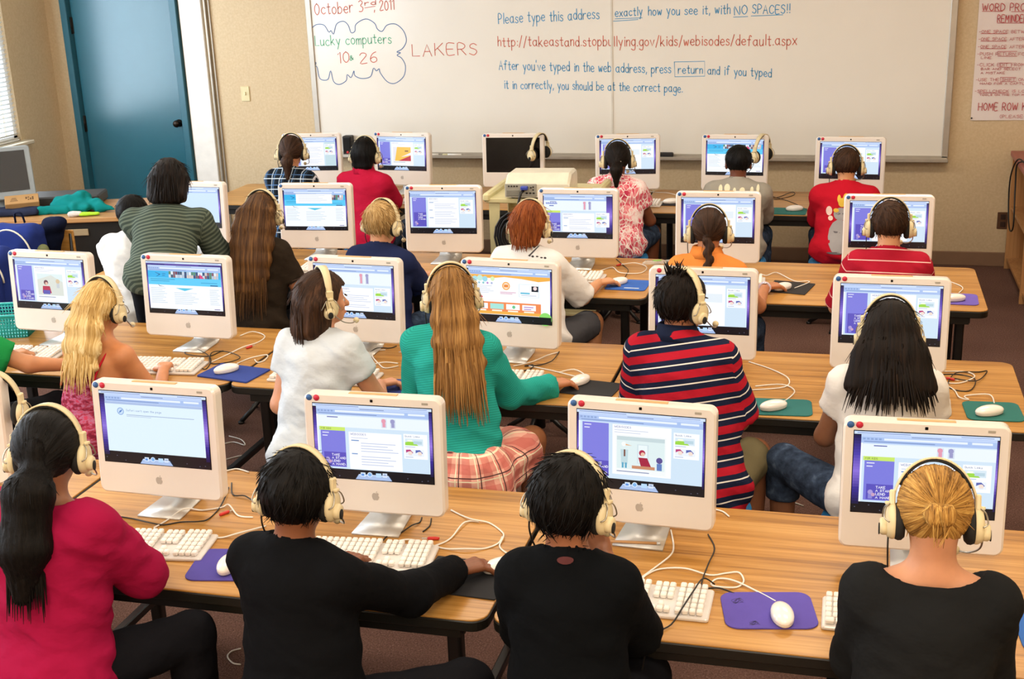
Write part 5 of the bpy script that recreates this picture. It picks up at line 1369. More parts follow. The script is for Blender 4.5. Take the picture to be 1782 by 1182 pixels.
# ------------------------------------------------------------------ the class
STOOL_LABELS = {'p1': 'blue stool under the girl in the magenta top', 'p2': 'blue stool under the boy in black long sleeves', 'p3': 'blue stool under the boy in the black T-shirt', 'p4': 'blue stool under the girl with the blond bun',
 'p5': 'blue stool under the child in green at the left edge', 'p6': 'blue stool under the blond girl in the red tank top', 'p7': 'blue stool under the bob-haired girl in pale grey', 'p8': 'blue stool under the girl in the teal sweater', 'p9': 'blue stool under the boy in the striped polo',
 'p10': 'blue stool under the girl with long dark hair and jeans', 'p11': 'blue stool under the boy in the white shirt beside the leaning woman', 'p13': 'blue stool under the girl with long brown hair and dark brown top', 'p14': 'blue stool under the blond boy in navy', 'p15': 'blue stool under the ginger-haired boy',
 'p16': 'blue stool under the girl with the braid and orange top', 'p17': 'blue stool under the boy in red with thin white stripes', 'p18': 'blue stool under the girl in the plaid shirt', 'p19': 'blue stool under the child in the red polo', 'p20': 'blue stool under the girl in the pink leaf-print blouse', 'p21': 'blue stool under the boy in plain grey', 'p22': 'blue stool under the boy with the knight picture on red'}
def long_hair(length, w_top=.055, w_bot=.06, r=.034, back=-.095, lean=0.0, side=0.0, widen=1.75, out=0.0, grow=.35):
    """drape behind the head down to z = -length, in head units"""
    zs = [0.0, -.08, -.16, -.24, -.32, -.40, -.5]; P = []
    zs = [z for z in zs if z > -length] + [-length]
    ex = []
    for i in range(len(zs) - 1):
        t0, t1 = (zs[i] / -length), (zs[i + 1] / -length)
        f = lambda t: (side * t, back + .012 - (.022 * math.sin(min(1, t * 1.6) * PI * .5)) + lean * t - out * t * t, -length * t)
        rr = lambda t: r * (1.15 - .45 * t ** 2) * (1 if t < .97 else .55)
        ex.append((f(t0), f(t1), rr(t0), rr(t1), widen + (grow * t1)))
    return ex
def hair_parts_tie(col, m, at, r=.022):
    def fn(root, Hc, Rh, hs, O):
        b = MB(); b.tube([tuple((Hc + Rh @ (V3(*at) + V3(r * math.cos(a), 0.25 * r * math.sin(a) * 0, r * math.sin(a))) * hs) - O) for a in [2 * PI * i / 16 for i in range(16)]], .006, 6, closed=True); obj('hair_tie', b, m, root)
    return fn
S = dict
# ---- nearest row
person('p1', 'girl with long black ponytail in a magenta long-sleeved top', (-1.946, 2.59, 1.10), '8F5E42',
       S(style='tie', tie=(0, -.10, -.045), col='black', thick=.017, tailz=-.08, locks=140, extra=[((0, -.100, -.045), (-.012, -.125, -.09), .030, .050, 1.15), ((-.012, -.125, -.09), (-.030, -.135, -.24), .050, .050, 1.3), ((-.030, -.135, -.24), (-.045, -.130, -.37), .050, .022, 1.3)], er=.010, ends=[(-.095, .015, -.125, -.20, -.38, 36, -.06)], parts={'hair_tie': hair_parts_tie('w', mat('pale_bead', 'D9D5CE', .3), (0, -.112, -.050), .020)}),
       S(mat=cloth('magenta_knit', '98143F'), sleeve='long', loose=.016, neck=(.10, .075, .055), nup=.03, fold=.008, hem=.40), S(type='pants', mat=cloth('black_cotton', '121216')),
       yaw=-6, face=(14, 12, 0), hs=.95, seat=(-1.97, 2.50, .450), sw=.128, girth=1.12, arms=1.12, R=((-1.90, 2.83, .655), (2.4, -.3, -.6)), L=((-2.05, 2.86, .655), (-1, -.2, -.6)), l1=.24, hp='beige headphones worn by the girl in magenta', knees=((.19, .24), (-.03, .25)))
person('p2', 'boy in a black long-sleeved shirt reaching right to a mouse', (-1.262, 2.59, 1.035), '7E4C30',
       S(style='whorl', col='black', thick=.020, crown=(.012, -.03, .085), locks=420, lift=.06),
       S(mat=cloth('black_jersey', '0B0C0F'), sleeve='long', loose=.013, hem=.38, fold=.004), S(type='pants', mat=cloth('black_cotton', '121216')),
       yaw=-14, face=(0, 14, 0), hs=.95, seat=(-1.235, 2.47, .450), sw=.132, girth=1.08, arms=1.02, R=((-.990, 2.955, .658), (.7, -.5, -.8), (1, .95, 0)), L=((-1.33, 2.92, .655), (-.8, -.2, -.6)), l1=.27, l2=.245, hp='beige headphones worn by the boy in black long sleeves', handmode=('mouse', 'type'), knees=((.24, .24), (-.03, .25)))
person('p3', 'boy in a black T-shirt resting his chin on his hand', (-.588, 2.60, 1.065), '8F5A3C',
       S(style='whorl', col='black', thick=.022, line=-.030, crown=(.01, -.01, .09), locks=420, lift=.05, locklen=.045, hptilt=0, lockz=-.09),
       S(mat=cloth('black_tee', '090B0E'), decal=[('neck_print', mat('dark_red_print', '4A1416', .8), [(-.004, .962, .019, .008, 'e')])], sleeve='half', loose=.015, hem=.38, fold=.004), S(type='pants', mat=cloth('black_cotton', '121216')),
       yaw=0, face=(-12, 14, 0), hs=.95, seat=(-.575, 2.47, .410), sw=.108, girth=.93, arms=.92, R=((-.535, 2.74, .865), (.6, .4, -1)), L=((-.66, 2.86, .68), (-.7, -.3, -.8)), l1=.235, l2=.215, hp='beige headphones worn by the boy in the black T-shirt', handmode=('fist', 'rest'))
person('p4', 'girl with a blond bun in a charcoal sweater', (.212, 2.63, 1.092), 'C98F6C',
       S(style='tie', tie=(0, -.105, .004), col='gold', thick=.011, line=-.004, locks=200, extra=[((-.012, -.118, -.006), (.012, -.120, -.008), .023, .023), ((-.016, -.128, -.022), (.018, -.130, .006), .012, .012), ((-.018, -.126, .006), (.014, -.132, -.018), .010, .010)], k=.012),
       S(mat=cloth('charcoal_knit', '1B1C1D', var=.1), sleeve='long', loose=.014, neck=(.112, .085, .055), nup=.022, hem=.38, fold=.004), S(type='pants', mat=cloth('black_cotton', '121216')),
       yaw=0, face=(2, 24, 0), hs=.94, seat=(.195, 2.50, .410), sw=.124, arms=1.02, R=((.29, 2.86, .655), (.7, -.4, -.9)), L=((.12, 2.86, .655), (-.7, -.4, -.9)), hp='beige headphones worn by the girl with the blond bun')
# ---- second row
person('p5', 'child in a green T-shirt at the left edge with forearm on the desk', (-3.54, 4.22, 1.00), 'C98A5E',
       S(style='whorl', col='dark', thick=.012, locks=60), S(mat=cloth('green_tee', '1F8A46'), sleeve='short', loose=.016, hem=.38), S(type='pants', mat=cloth('black_cotton', '121216')),
       yaw=-12, face=(-20, 10, 0), seat=(-3.49, 4.06, .410), R=((-3.06, 4.40, .655), (.3, -.8, -.6)), L=((-3.5, 4.48, .65), (-1, -.3, -.6)), l1=.25, l2=.23, handmode=('rest', 'type'), knees=((.16, .34), (-.02, .35)))
rp6 = person('p6', 'girl with long blond hair in a red patterned tank top', (-2.815, 4.20, .985), 'C98454',
       S(style='down', col='blond', thick=.010, line=-.002, locks=120, wave=.6, along=1.2, extra=long_hair(.27, r=.034, widen=1.6, grow=1.1, lean=-.03), len=.27, lean=-.03, er=.008, ends=[(-.085, .085, -.12, -.16, -.30, 44, -.05), (-.07, .075, -.11, -.08, -.27, 30, -.05)], hpy=.0),
       S(mat=cloth('red_print_tank', 'A53A50', pat='tank'), sleeve='tank', loose=.008, hem=.38, drop=.135, label='red and pink patterned tank top', fold=.003), S(type='pants', mat=cloth('jeans_blue', '33425A', pat='denim')),
       yaw=-8, face=(-8, 10, 0), seat=(-2.85, 4.06, .410), sw=.118, R=((-2.70, 4.40, .655), (.9, -.5, -.6)), L=((-2.90, 4.40, .655), (-1, -.2, -1)), hp='beige headphones worn by the girl with long blond hair', girth=.95)
r6, O6, J6 = rp6
for s_ in (-1, 1):
    b = MB(); b.tube(spline([tuple(J6['N'] - O6 + J6['u'] * (s_ * .078) + J6['sd'] * q + J6['fw'] * w) for q, w in ((-.150, -.112), (-.10, -.104), (-.05, -.072), (-.018, -.028), (-.016, .02), (-.06, .07))], 5), .0065, 6, flat=.5)
    obj('shoulder_strap', b, cloth('red_strap', 'B8202E'), r6)
person('p7', 'girl with a brown bob in a pale grey T-shirt looking right', (-1.873, 4.20, 1.055), 'CC8E6A',
       S(style='down', col='brown', thick=.013, line=-.004, locks=160, along=4, extra=[((-.035, -.055, -.02), (-.035, -.062, -.118), .050, .050, 1.3), ((.035, -.055, -.02), (.035, -.062, -.118), .050, .050, 1.3), ((-.058, -.01, -.02), (-.058, -.015, -.105), .030, .028), ((.058, -.01, -.02), (.058, -.02, -.10), .028, .026)], ends=[(-.08, .08, -.105, -.07, -.165, 40, -.012)], k=.05),
       S(mat=cloth('pale_grey_tee', 'C9D0D6', var=.03), sleeve='cap', loose=.012, hem=.40, fold=.007, neck=(.062, .058, .045)), S(type='pants', mat=cloth('camo_cotton', '4A4B36', pat='camo'), label='olive camouflage trousers', top=.06),
       yaw=-10, face=(-50, 4, 0), seat=(-1.905, 4.04, .410), sw=.116, R=((-1.735, 4.365, .658), (1.2, -.5, -.6), (1, 1, 0)), L=((-1.97, 4.30, .655), (-.5, -.3, -1)), l1=.235, hp='beige headphones with microphone worn by the bob-haired girl', girth=.94)
person('p8', 'girl with long light brown hair in a teal sweater and plaid skirt', (-1.371, 4.20, 1.085), 'B5764E',
       S(style='down', col='ltbrown', thick=.010, locks=200, along=2, wave=.2, extra=long_hair(.34, r=.036, widen=1.65, grow=1.0, side=.02, lean=-.085), len=.34, lean=-.085, er=.0085, ends=[(-.10, .11, -.128, -.20, -.40, 60, -.07), (-.09, .10, -.118, -.10, -.34, 40, -.08)]),
       S(mat=cloth('teal_rib_knit', '2BA396', pat='rib', bump=.3), sleeve='long', loose=.013, hem=.50, fold=.005, tilt=0), S(type='skirt', mat=cloth('pink_plaid', 'E0958A', pat='plaid_pink'), label='pink and cream plaid skirt', fold=.009, top=.10),
       yaw=-6, face=(20, 6, 0), seat=(-1.29, 4.02, .40), sw=.128, R=((-1.070, 4.455, .658), (-.5, -.3, -1), (.9, 1, 0)), L=((-1.46, 4.40, .655), (-.7, -.3, -1)), l1=.26, l2=.225, hp='beige headphones worn by the girl in the teal sweater', handmode=('mouse', 'rest'))
def spikes(root, Hc, Rh, hs, O):
    b = MB(); r2 = random.Random(9)
    for i in range(46):
        x = r2.uniform(-.05, .03); y = r2.uniform(-.05, .03); p = V3(x, y, .088); q = p + V3(r2.uniform(-.03, .02), r2.uniform(-.02, .02), r2.uniform(.025, .055)); m_ = (p + q) / 2 + V3(-.006, 0, .008)
        b.tube([tuple(Hc + Rh @ (v * hs) - O) for v in (p, m_, q)], [.004, .003, .0006], 5)
    obj('hair_tuft', b, hmat('dark'), root)
person('p9', 'boy in a red, navy and white striped polo', (-.534, 4.20, 1.09), '9C6444',
       S(style='whorl', col='dark', thick=.013, crown=(-.02, .0, .09), locks=420, lift=.12, parts={'tuft': spikes}),
       S(mat=cloth('striped_polo', '1B2038', stripes=(.068, [(0, 'A81C2C'), (.40, '1A2038'), (.68, 'DED8D0'), (.75, '1A2038'), (.999, 'A81C2C')])), sleeve='half', loose=.016, hem=.37, fold=.005, collar=cloth('navy_collar', '1B2238'), collar_label='navy polo collar', flare=1.2), S(type='shorts', mat=cloth('khaki_shorts', '6E6448'), label='khaki shorts'),
       yaw=-10, face=(-38, 4, 0), seat=(-.45, 4.03, .410), sw=.134, girth=1.08, arms=1.08, R=((-.36, 4.36, .655), (.8, -.3, -1)), L=((-.64, 4.42, .655), (-.7, -.3, -1)), l1=.24, hp='beige headphones worn by the boy in the striped polo', knees=((.03, .34), (-.03, .35)))
person('p10', 'girl with long straight dark hair in a white T-shirt and jeans', (.156, 4.20, 1.020), '8F6044',
       S(style='down', col='dark', thick=.012, locks=160, along=2, extra=long_hair(.20, r=.036, widen=2.1, lean=-.05) + [((-.035, -.10, -.06), (-.105, -.145, -.185), .040, .030, 1.6), ((.035, -.10, -.06), (.105, -.145, -.185), .040, .030, 1.6)], len=.20, lean=-.045, fan=.6, er=.0105, ends=[(-.160, .160, -.122, -.06, -.215, 90, -.06), (-.13, .13, -.132, -.08, -.23, 50, -.05)], k=.045),
       S(mat=cloth('white_tee', 'DEDAD4', var=.02), sleeve='cap', loose=.011, hem=.385, fold=.005), S(type='capri', mat=cloth('jeans_dark', '33425A', pat='denim'), label='dark blue cropped jeans'),
       yaw=0, face=(2, 10, 0), seat=(.14, 4.02, .410), sw=.130, R=((.27, 4.40, .655), (1, -.4, -1)), L=((.02, 4.40, .655), (-1, -.4, -1)), hp='beige headphones worn by the girl with long dark hair', knees=((.06, .35), (-.24, .26)))
# ---- third row
person('p11', 'boy with cropped black hair in a plain white T-shirt', (-3.585, 5.74, 1.01), '8A5A3C',
       S(style='whorl', col='black', thick=.006, locks=60, taper=.5), S(mat=cloth('white_cotton', 'E2E0DC', var=.02), sleeve='half', loose=.018, hem=.37, fold=.010), S(type='pants', mat=cloth('jeans_blue', '33425A', pat='denim')),
       yaw=-4, face=(-8, 14, 0), h=.0095, seat=(-3.60, 5.62, .410))
person('p12', 'woman in a grey-green striped sweater leaning over a desk', (-3.290, 5.64, 1.205), 'C79A78',
       S(style='down', col='dark', thick=.014, line=-.004, locks=120, along=4, extra=[((-.03, -.05, -.02), (-.03, -.06, -.10), .05, .05, 1.35), ((.03, -.05, -.02), (.03, -.06, -.10), .05, .05, 1.35), ((-.06, -.005, -.0), (-.064, -.01, -.10), .026, .022), ((.06, -.005, -.0), (.064, -.01, -.10), .026, .022)], ends=[(-.08, .08, -.105, -.06, -.15, 30, -.012)], k=.035),
       S(mat=cloth('grey_green_stripe', '4A5346', stripes=(.020, [(0, '3A443C'), (.55, '5E675A')])), sleeve='long', loose=.015, hem=.74, fold=.004), S(type='pants', mat=cloth('black_cotton', '121216')),
       yaw=6, face=(16, 30, 0), hs=1.0, h=.010, stand=(-3.21, 5.32, .80), sw=.172, girth=1.12, arms=1.12, R=((-3.06, 5.86, .66), (1, -.6, -.5)), L=((-3.50, 5.95, .66), (-1, -.4, -.3)), l1=.285, l2=.25, neck=(0, -.075, -.140))
person('p13', 'girl with very long brown hair in a dark brown T-shirt', (-2.840, 5.71, 1.035), 'CC8A64',
       S(style='down', col='brownb', thick=.011, locks=160, along=2.5, extra=long_hair(.42, r=.048, widen=1.9, lean=-.08, side=-.02), len=.42, lean=-.08, ends=[(-.12, .10, -.125, -.24, -.47, 60, -.08)]),
       S(mat=cloth('brown_tee', '2E251C'), sleeve='short', loose=.012, hem=.38), S(type='pants', mat=cloth('black_cotton', '121216')),
       yaw=-12, face=(4, 8, 0), h=.0095, seat=(-2.83, 5.56, .410), sw=.118, R=((-2.70, 5.86, .655), (1, -.4, -.9)), hp='beige headphones worn by the girl in the dark brown top')
person('p14', 'boy with blond hair in a navy T-shirt', (-2.198, 5.71, 1.0), 'CE9670',
       S(style='whorl', col='dblond', thick=.015, line=-.012, swirl=8, crown=(-.02, -.06, .07), locks=340, lift=.05, locklen=.05), S(mat=cloth('navy_tee', '20284A'), sleeve='half', loose=.015, hem=.38), S(type='pants', mat=cloth('jeans_blue', '33425A', pat='denim')),
       yaw=-10, face=(-14, 12, 0), h=.0095, seat=(-2.17, 5.56, .410), hp='beige headphones worn by the blond boy in navy')
pr15 = person('p15', 'ginger-haired boy in a white T-shirt reaching right to a mouse', (-1.452, 5.71, 1.01), 'CF9468',
       S(style='down', col='ginger', thick=.018, line=-.03, along=5, locks=200, extra=[((-.03, -.05, -.02), (-.028, -.05, -.085), .045, .038, 1.25), ((.03, -.05, -.02), (.028, -.05, -.085), .045, .038, 1.25)], ends=[(-.06, .06, -.085, -.05, -.125, 26, -.02)], k=.035), S(mat=cloth('white_cotton', 'E2E0DC', var=.02), decal=[('dark_print', mat('print_charcoal', '3A3A40', .7), [(x, .916 - 1.2 * x * x + .002 * (k % 2), .0065, .0035 + .0015 * (k % 3 == 0), 'e') for k, x in enumerate([-.09, -.07, -.052, -.03, -.012, .008, .024, .045, .065, .082])])], sleeve='half', loose=.017, hem=.38), S(type='shorts', mat=cloth('grey_shorts', '4A4A4E')),
       yaw=-14, face=(-10, 12, 0), h=.0095, seat=(-1.40, 5.56, .410), sw=.128, R=((-1.175, 5.975, .655), (.9, -.5, -1), (1, .9, 0)), L=((-1.42, 5.98, .65), (-.8, -.3, -1)), l1=.25, l2=.23, hp='beige headphones worn by the ginger-haired boy', handmode=('mouse', 'type'))
BR = []
for i in range(7):
    z0 = -.055 - .03 * i; s_ = .010 if i % 2 else -.010; r = .022 - .0012 * i
    BR.append(((s_, -.100 - .002 * i, z0), (-s_ * .6, -.104 - .002 * i, z0 - .026), r, r * .85))
r16, O16, J16 = person('p16', 'girl with a brown braid in an orange top wearing a wristwatch', (-.607, 5.71, 1.0), 'B87A52',
       S(style='tie', tie=(0, -.10, -.055), col='brown', thick=.010, locks=120, extra=BR, k=.009, tailz=-.07),
       S(mat=cloth('orange_jersey', 'E58A42', var=.03), sleeve='cap', loose=.013, hem=.38, collar=cloth('orange_collar', 'E58A42')), S(type='pants', mat=cloth('jeans_blue', '33425A', pat='denim')),
       yaw=-6, face=(6, 12, 0), h=.0095, seat=(-.58, 5.56, .410), sw=.120, R=((-.365, 5.995, .655), (.9, -.5, -1), (1, .8, 0)), l1=.25, l2=.23, hp='beige headphones worn by the girl with the braid', handmode=('mouse', 'type'))
person('p17', 'boy in a red T-shirt with thin white stripes', (.185, 5.71, 1.045), 'D29A72',
       S(style='whorl', col='brown', thick=.009, swirl=6, crown=(-.03, -.05, .075), locks=380, lift=.10, line=.004), S(mat=cloth('red_thin_stripe', 'A81E30', stripes=(.052, [(0, 'A51C30'), (.9, 'E8B8B4'), (.985, 'A51C30')])), sleeve='half', loose=.014, hem=.38), S(type='pants', mat=cloth('jeans_blue', '33425A', pat='denim')),
       yaw=0, face=(2, 12, 0), h=.0095, seat=(.18, 5.56, .410), sw=.125, girth=1.05, R=((.30, 5.98, .655), (1, -.4, -.8)), L=((.02, 5.92, .655), (-1, -.4, -.8)), hp='beige headphones worn by the boy in thin-striped red')
# ---- back row
person('p18', 'girl with a brown ponytail in a dark plaid shirt', (-3.545, 7.65, 1.022), 'C68A62',
       S(style='tie', tie=(0, -.10, -.03), col='brown', thick=.010, locks=80, tailz=-.06, extra=[((0, -.095, -.035), (-.005, -.125, -.08), .024, .036), ((-.005, -.125, -.08), (-.005, -.125, -.19), .036, .014)], parts={'hair_tie': hair_parts_tie('b', M_FOAM, (0, -.105, -.036), .022)}),
       S(mat=cloth('dark_plaid', '26303A', pat='plaid_dark'), sleeve='half', loose=.014, hem=.38), S(type='pants', mat=cloth('jeans_blue', '33425A', pat='denim')), yaw=-6, face=(10, 10, 0), h=.012, seat=(-3.55, 7.52, .410), hp='beige headphones worn by the girl in the plaid shirt')
person('p19', 'child with short black hair in a red polo', (-3.03, 7.65, 1.006), 'A86E48',
       S(style='down', col='black', thick=.015, line=-.03, along=5, locks=80, extra=[((-.025, -.05, -.02), (-.025, -.05, -.075), .044, .038, 1.25), ((.025, -.05, -.02), (.025, -.05, -.075), .044, .038, 1.25)], k=.03),
       S(mat=cloth('red_polo', 'B01838'), sleeve='half', loose=.016, hem=.38, collar=cloth('red_polo_collar', 'B01838')), S(type='pants', mat=cloth('jeans_blue', '33425A', pat='denim')), yaw=-8, face=(-4, 8, 0), h=.012, seat=(-2.99, 7.52, .410), sw=.132, hp='beige headphones worn by the child in the red polo')
person('p20', 'girl with a dark ponytail in a pink leaf-print blouse', (-1.376, 7.65, .992), '7A4428',
       S(style='tie', tie=(0, -.10, -.03), col='dark', thick=.011, locks=80, tailz=-.06, extra=[((0, -.095, -.035), (-.005, -.125, -.08), .024, .036), ((-.005, -.125, -.08), (-.005, -.125, -.18), .036, .014)], parts={'hair_tie': hair_parts_tie('w', mat('white_bead', 'E6E2E0', .3), (0, -.105, -.036), .022)}),
       S(mat=cloth('pink_leaf_print', 'E39A9E', pat='leaves'), sleeve='cap', loose=.016, hem=.38, label='pink and white leaf-print blouse'), S(type='shorts', mat=cloth('jeans_blue', '33425A', pat='denim')), yaw=-4, face=(8, 10, 0), h=.012, seat=(-1.35, 7.52, .410), R=((-1.24, 7.86, .65), (1, -.6, -.8)), hp='beige headphones worn by the girl in the pink blouse')
pr21 = person('p21', 'boy with short black hair in a grey T-shirt without headphones', (-.642, 7.65, .975), '6E3C26',
       S(style='whorl', col='black', thick=.010, locks=120, lift=.05), S(mat=cloth('grey_tee', '9A958A'), decal=[('cream_print', mat('print_cream', 'E0D8B8', .7), [(-.10, .83, .012, .024, 'e'), (-.06, .838, .018, .022, 'e'), (-.015, .825, .010, .018, 'e'), (.03, .828, .016, .016, 'e'), (.085, .826, .010, .020, 'e'), (.12, .834, .009, .024, 'e')])], sleeve='half', loose=.018, hem=.38), S(type='pants', mat=cloth('jeans_blue', '33425A', pat='denim')), yaw=0, face=(4, 14, 0), h=.012, seat=(-.635, 7.52, .410), sw=.135)
pr22 = person('p22', 'boy with brown hair in a red T-shirt with a knight picture on the back', (-.014, 7.68, .960), 'CC9468',
       S(style='whorl', col='brown', thick=.009, locks=160, lift=.06), S(mat=cloth('bright_red_tee', 'B8182A'), decal=[('knight_body_print', mat('print_grey', '9C9899', .7), [(-.008, .575, .062, .095, 'e'), (-.004, .700, .040, .036, 'e')]), ('knight_detail_print', mat('print_dark', '5E5A60', .7), [(-.008, .60, .052, .006, 'e'), (-.004, .70, .028, .006, 'e'), (-.02, .49, .055, .007, 'e')]), ('flame_print', mat('print_yellow', 'E2B93C', .7), [(.002, .765, .022, .026, 'e'), (.022, .79, .016, .026, 'e'), (-.016, .785, .010, .022, 'e'), (-.03, .72, .016, .012, 'e')]), ('hand_print', mat('print_pale', 'E6C4B8', .7), [(-.070, .715, .018, .026, 'e'), (-.060, .675, .014, .014, 'e')])], sleeve='half', loose=.017, hem=.39), S(type='pants', mat=cloth('jeans_blue', '33425A', pat='denim')), yaw=0, face=(4, 14, 0), h=.012, seat=(-.03, 7.54, .410), sw=.130, hp='beige headphones worn by the boy with the knight picture')

# ------------------------------------------------------------------ computers on the desks
C_ = computer
C_('white computer cut off by the left edge, headphones hung on its corner', -2.775, 3.21, -1, site('list'))
C_('white computer in the nearest row showing a plain page with a round icon', -2.027, 3.212, -.8, blank_page())
C_('white computer before the boy in black long sleeves, page with green tab and text list', -1.316, 3.222, 1.1, site('green'))
C_('white computer before the boy in the black T-shirt, pencil on its stand', -.536, 3.288, -3.0, site('cartoon', (.015, .985)))
C_('white computer before the girl with the blond bun', .230, 3.265, 1.9, site('green', (.05, .985)))
C_('white computer before the blond girl, turquoise basket behind it', -3.429, 4.747, -2.4, site('cartoon2'))
C_('white computer in the second row showing a bright blue banner page', -2.765, 4.760, -1.4, portal())
C_('white computer before the bob-haired girl in pale grey', -2.001, 4.810, -2.8, site('header'))
C_('white computer in the second row showing an orange game page', -1.329, 4.837, -4.2, game())
C_('white computer before the boy in the striped polo, red dot only', -.534, 4.805, -.5, site('blank'), blue=False)
C_('white computer before the girl with long straight dark hair', .175, 4.764, -.4, site('panel'))
C_('white computer half hidden behind the leaning woman', -3.62, 6.40, 0, plain())
C_('white computer beside the long brown haired girl, white pop-up over blue banner', -2.859, 6.406, 4.2, portal(True, False), red=False)
C_('white computer before the blond boy in navy, showing a purple panel and list', -2.112, 6.400, 4.1, site('panel', (.01, .99)))
C_('white computer before the ginger boy, purple desktop strip at its right', -1.361, 6.367, .8, site('header', (.01, .915)), red=False)
C_('white computer before the girl with the braid', -.631, 6.341, 1.9, site('blank'))
C_('white computer before the boy in thin-striped red', .199, 6.324, 1.6, site('panel'))
C_('white computer in the back row before the girl in plaid', -3.661, 8.223, 7.5, site('list2'))
C_('white computer in the back row showing a yellow and red picture', -3.007, 8.267, -4.6, site('cartoon3'))
C_('white computer with a switched-off black screen behind the projector', -2.201, 8.246, 3.2, None)
C_('white computer in the back row before the girl in the pink blouse', -1.415, 8.229, 6.4, site('blank'))
C_('white computer in the back row before the boy in grey, headphones hung on its corner', -.716, 8.229, -1.4, portal(False, False))
C_('white computer at the right end of the back row', .005, 8.146, -2.8, site('cartoon'))
# ------------------------------------------------------------------ keyboards
kb_fr('white keyboard right of the girl in magenta', -1.756, 2.93, 8)
kb_fr('white keyboard by the boy in black long sleeves', -1.084, 2.985, 6)
kb_fr('white keyboard beside the purple doodled pad', -.295, 2.871, 0)
keyboard('white keyboard mostly hidden behind the girl in charcoal', .21, 2.975, 0)
kb_fr('white keyboard in front of the turquoise basket', -3.30, 4.50, 6)
kb_fr('white keyboard by the arm of the blond girl', -2.585, 4.440, 5)
kb_fr('white keyboard beside the bob-haired girl', -1.798, 4.418, 0)
kb_fr('white keyboard behind the teal sweater sleeve', -1.128, 4.50, 0)
kb_fr('white keyboard right of the girl with long dark hair', .395, 4.470, -2)
keyboard('white keyboard behind the arm of the long brown haired girl', -2.635, 6.15, 2)
kb_fr('white keyboard by the ginger boy', -1.184, 6.075, 0)
kb_fr('white keyboard left of the watch-wearing hand', -.372, 6.11, 3)
keyboard('white keyboard on the back desk beside the red polo', -2.86, 7.98, 4)
kb_fr('white keyboard right of the girl in the pink blouse', -1.160, 7.955, 0)
keyboard('white keyboard left of the boy with the knight picture', .03, 7.94, 0)
# ------------------------------------------------------------------ mouse pads and mice
pad('purple mouse pad left of the boy in black long sleeves', -1.655, 2.930, .235, .19, 10, '4B3F96', .035)
pad('black mouse pad under the hand of the boy in black long sleeves', -.975, 2.985, .24, .20, -3, '1B1B1E', .006)
pad('purple mouse pad with pen doodles and a mouse on it', -.150, 2.965, .235, .185, 11, '5747A2', .035, doodle=True)
pad('blue mouse pad cut off by the right edge of the picture', .575, 2.985, .24, .19, 4, '2A62AE', .035)
pad('folded dark blue cloth used as mouse pad beside the blond girl', -2.430, 4.490, .25, .17, -10, '243C8C', .006, .007)
pad('small dark blue pad by the hand of the bob-haired girl', -1.665, 4.445, .20, .16, 0, '26387E', .01)
pad('black mouse pad beside the teal sweater sleeve', -.930, 4.545, .21, .17, -9, '1E1E20', .006)
pad('teal mouse pad beside the striped polo', -.205, 4.455, .23, .17, 4, '1F6A66', .03)
pad('teal mouse pad at the right end of the second row', .540, 4.535, .195, .19, 3, '1F6A62', .03)
pad('blue mouse pad with printed band by the ginger boy', -1.045, 6.065, .205, .195, -2, '2C5FB4', .02, tagm=True)
pad('black mouse pad under the watch-wearing hand', -.255, 6.12, .205, .21, -12, '222020', .006)
pad('purple mouse pad at the right end of the third row', .510, 6.015, .20, .19, -2, '6A57B4', .03)
pad('teal mouse pad beside the boy in grey', -.348, 7.905, .215, .19, -2, '22706A', .02)
pad('black mouse pad by the keyboard of the girl in the pink blouse', -1.07, 8.10, .20, .18, 0, '232024', .01)
mouse('white mouse on the purple pad left of the boy in black long sleeves', -1.655, 2.905, 10)
mouse('white mouse under the hand of the boy in black long sleeves', -.890, 3.045, -48)
mouse('white mouse on the purple doodled pad', -.113, 2.925, 12)
mouse('white mouse on the folded dark blue cloth', -2.462, 4.490, -40, HT + .0075)
mouse('white mouse under the hand of the girl in teal', -.985, 4.590, -25)
mouse('white mouse on the teal pad beside the striped polo', -.228, 4.428, -55)
mouse('white mouse on the teal pad at the right end of the second row', .524, 4.498, -60)
mouse('white mouse on the purple pad in the third row', .500, 5.978, -70)
mouse('white mouse under the hand of the ginger boy', -1.095, 6.075, -40)
mouse('white mouse under the watch-wearing hand', -.285, 6.075, -40)
mouse('white mouse on the black pad behind the pink blouse', -1.105, 8.080, -70)
mouse('white mouse on the teal pad beside the boy in grey', -.315, 7.925, -70)
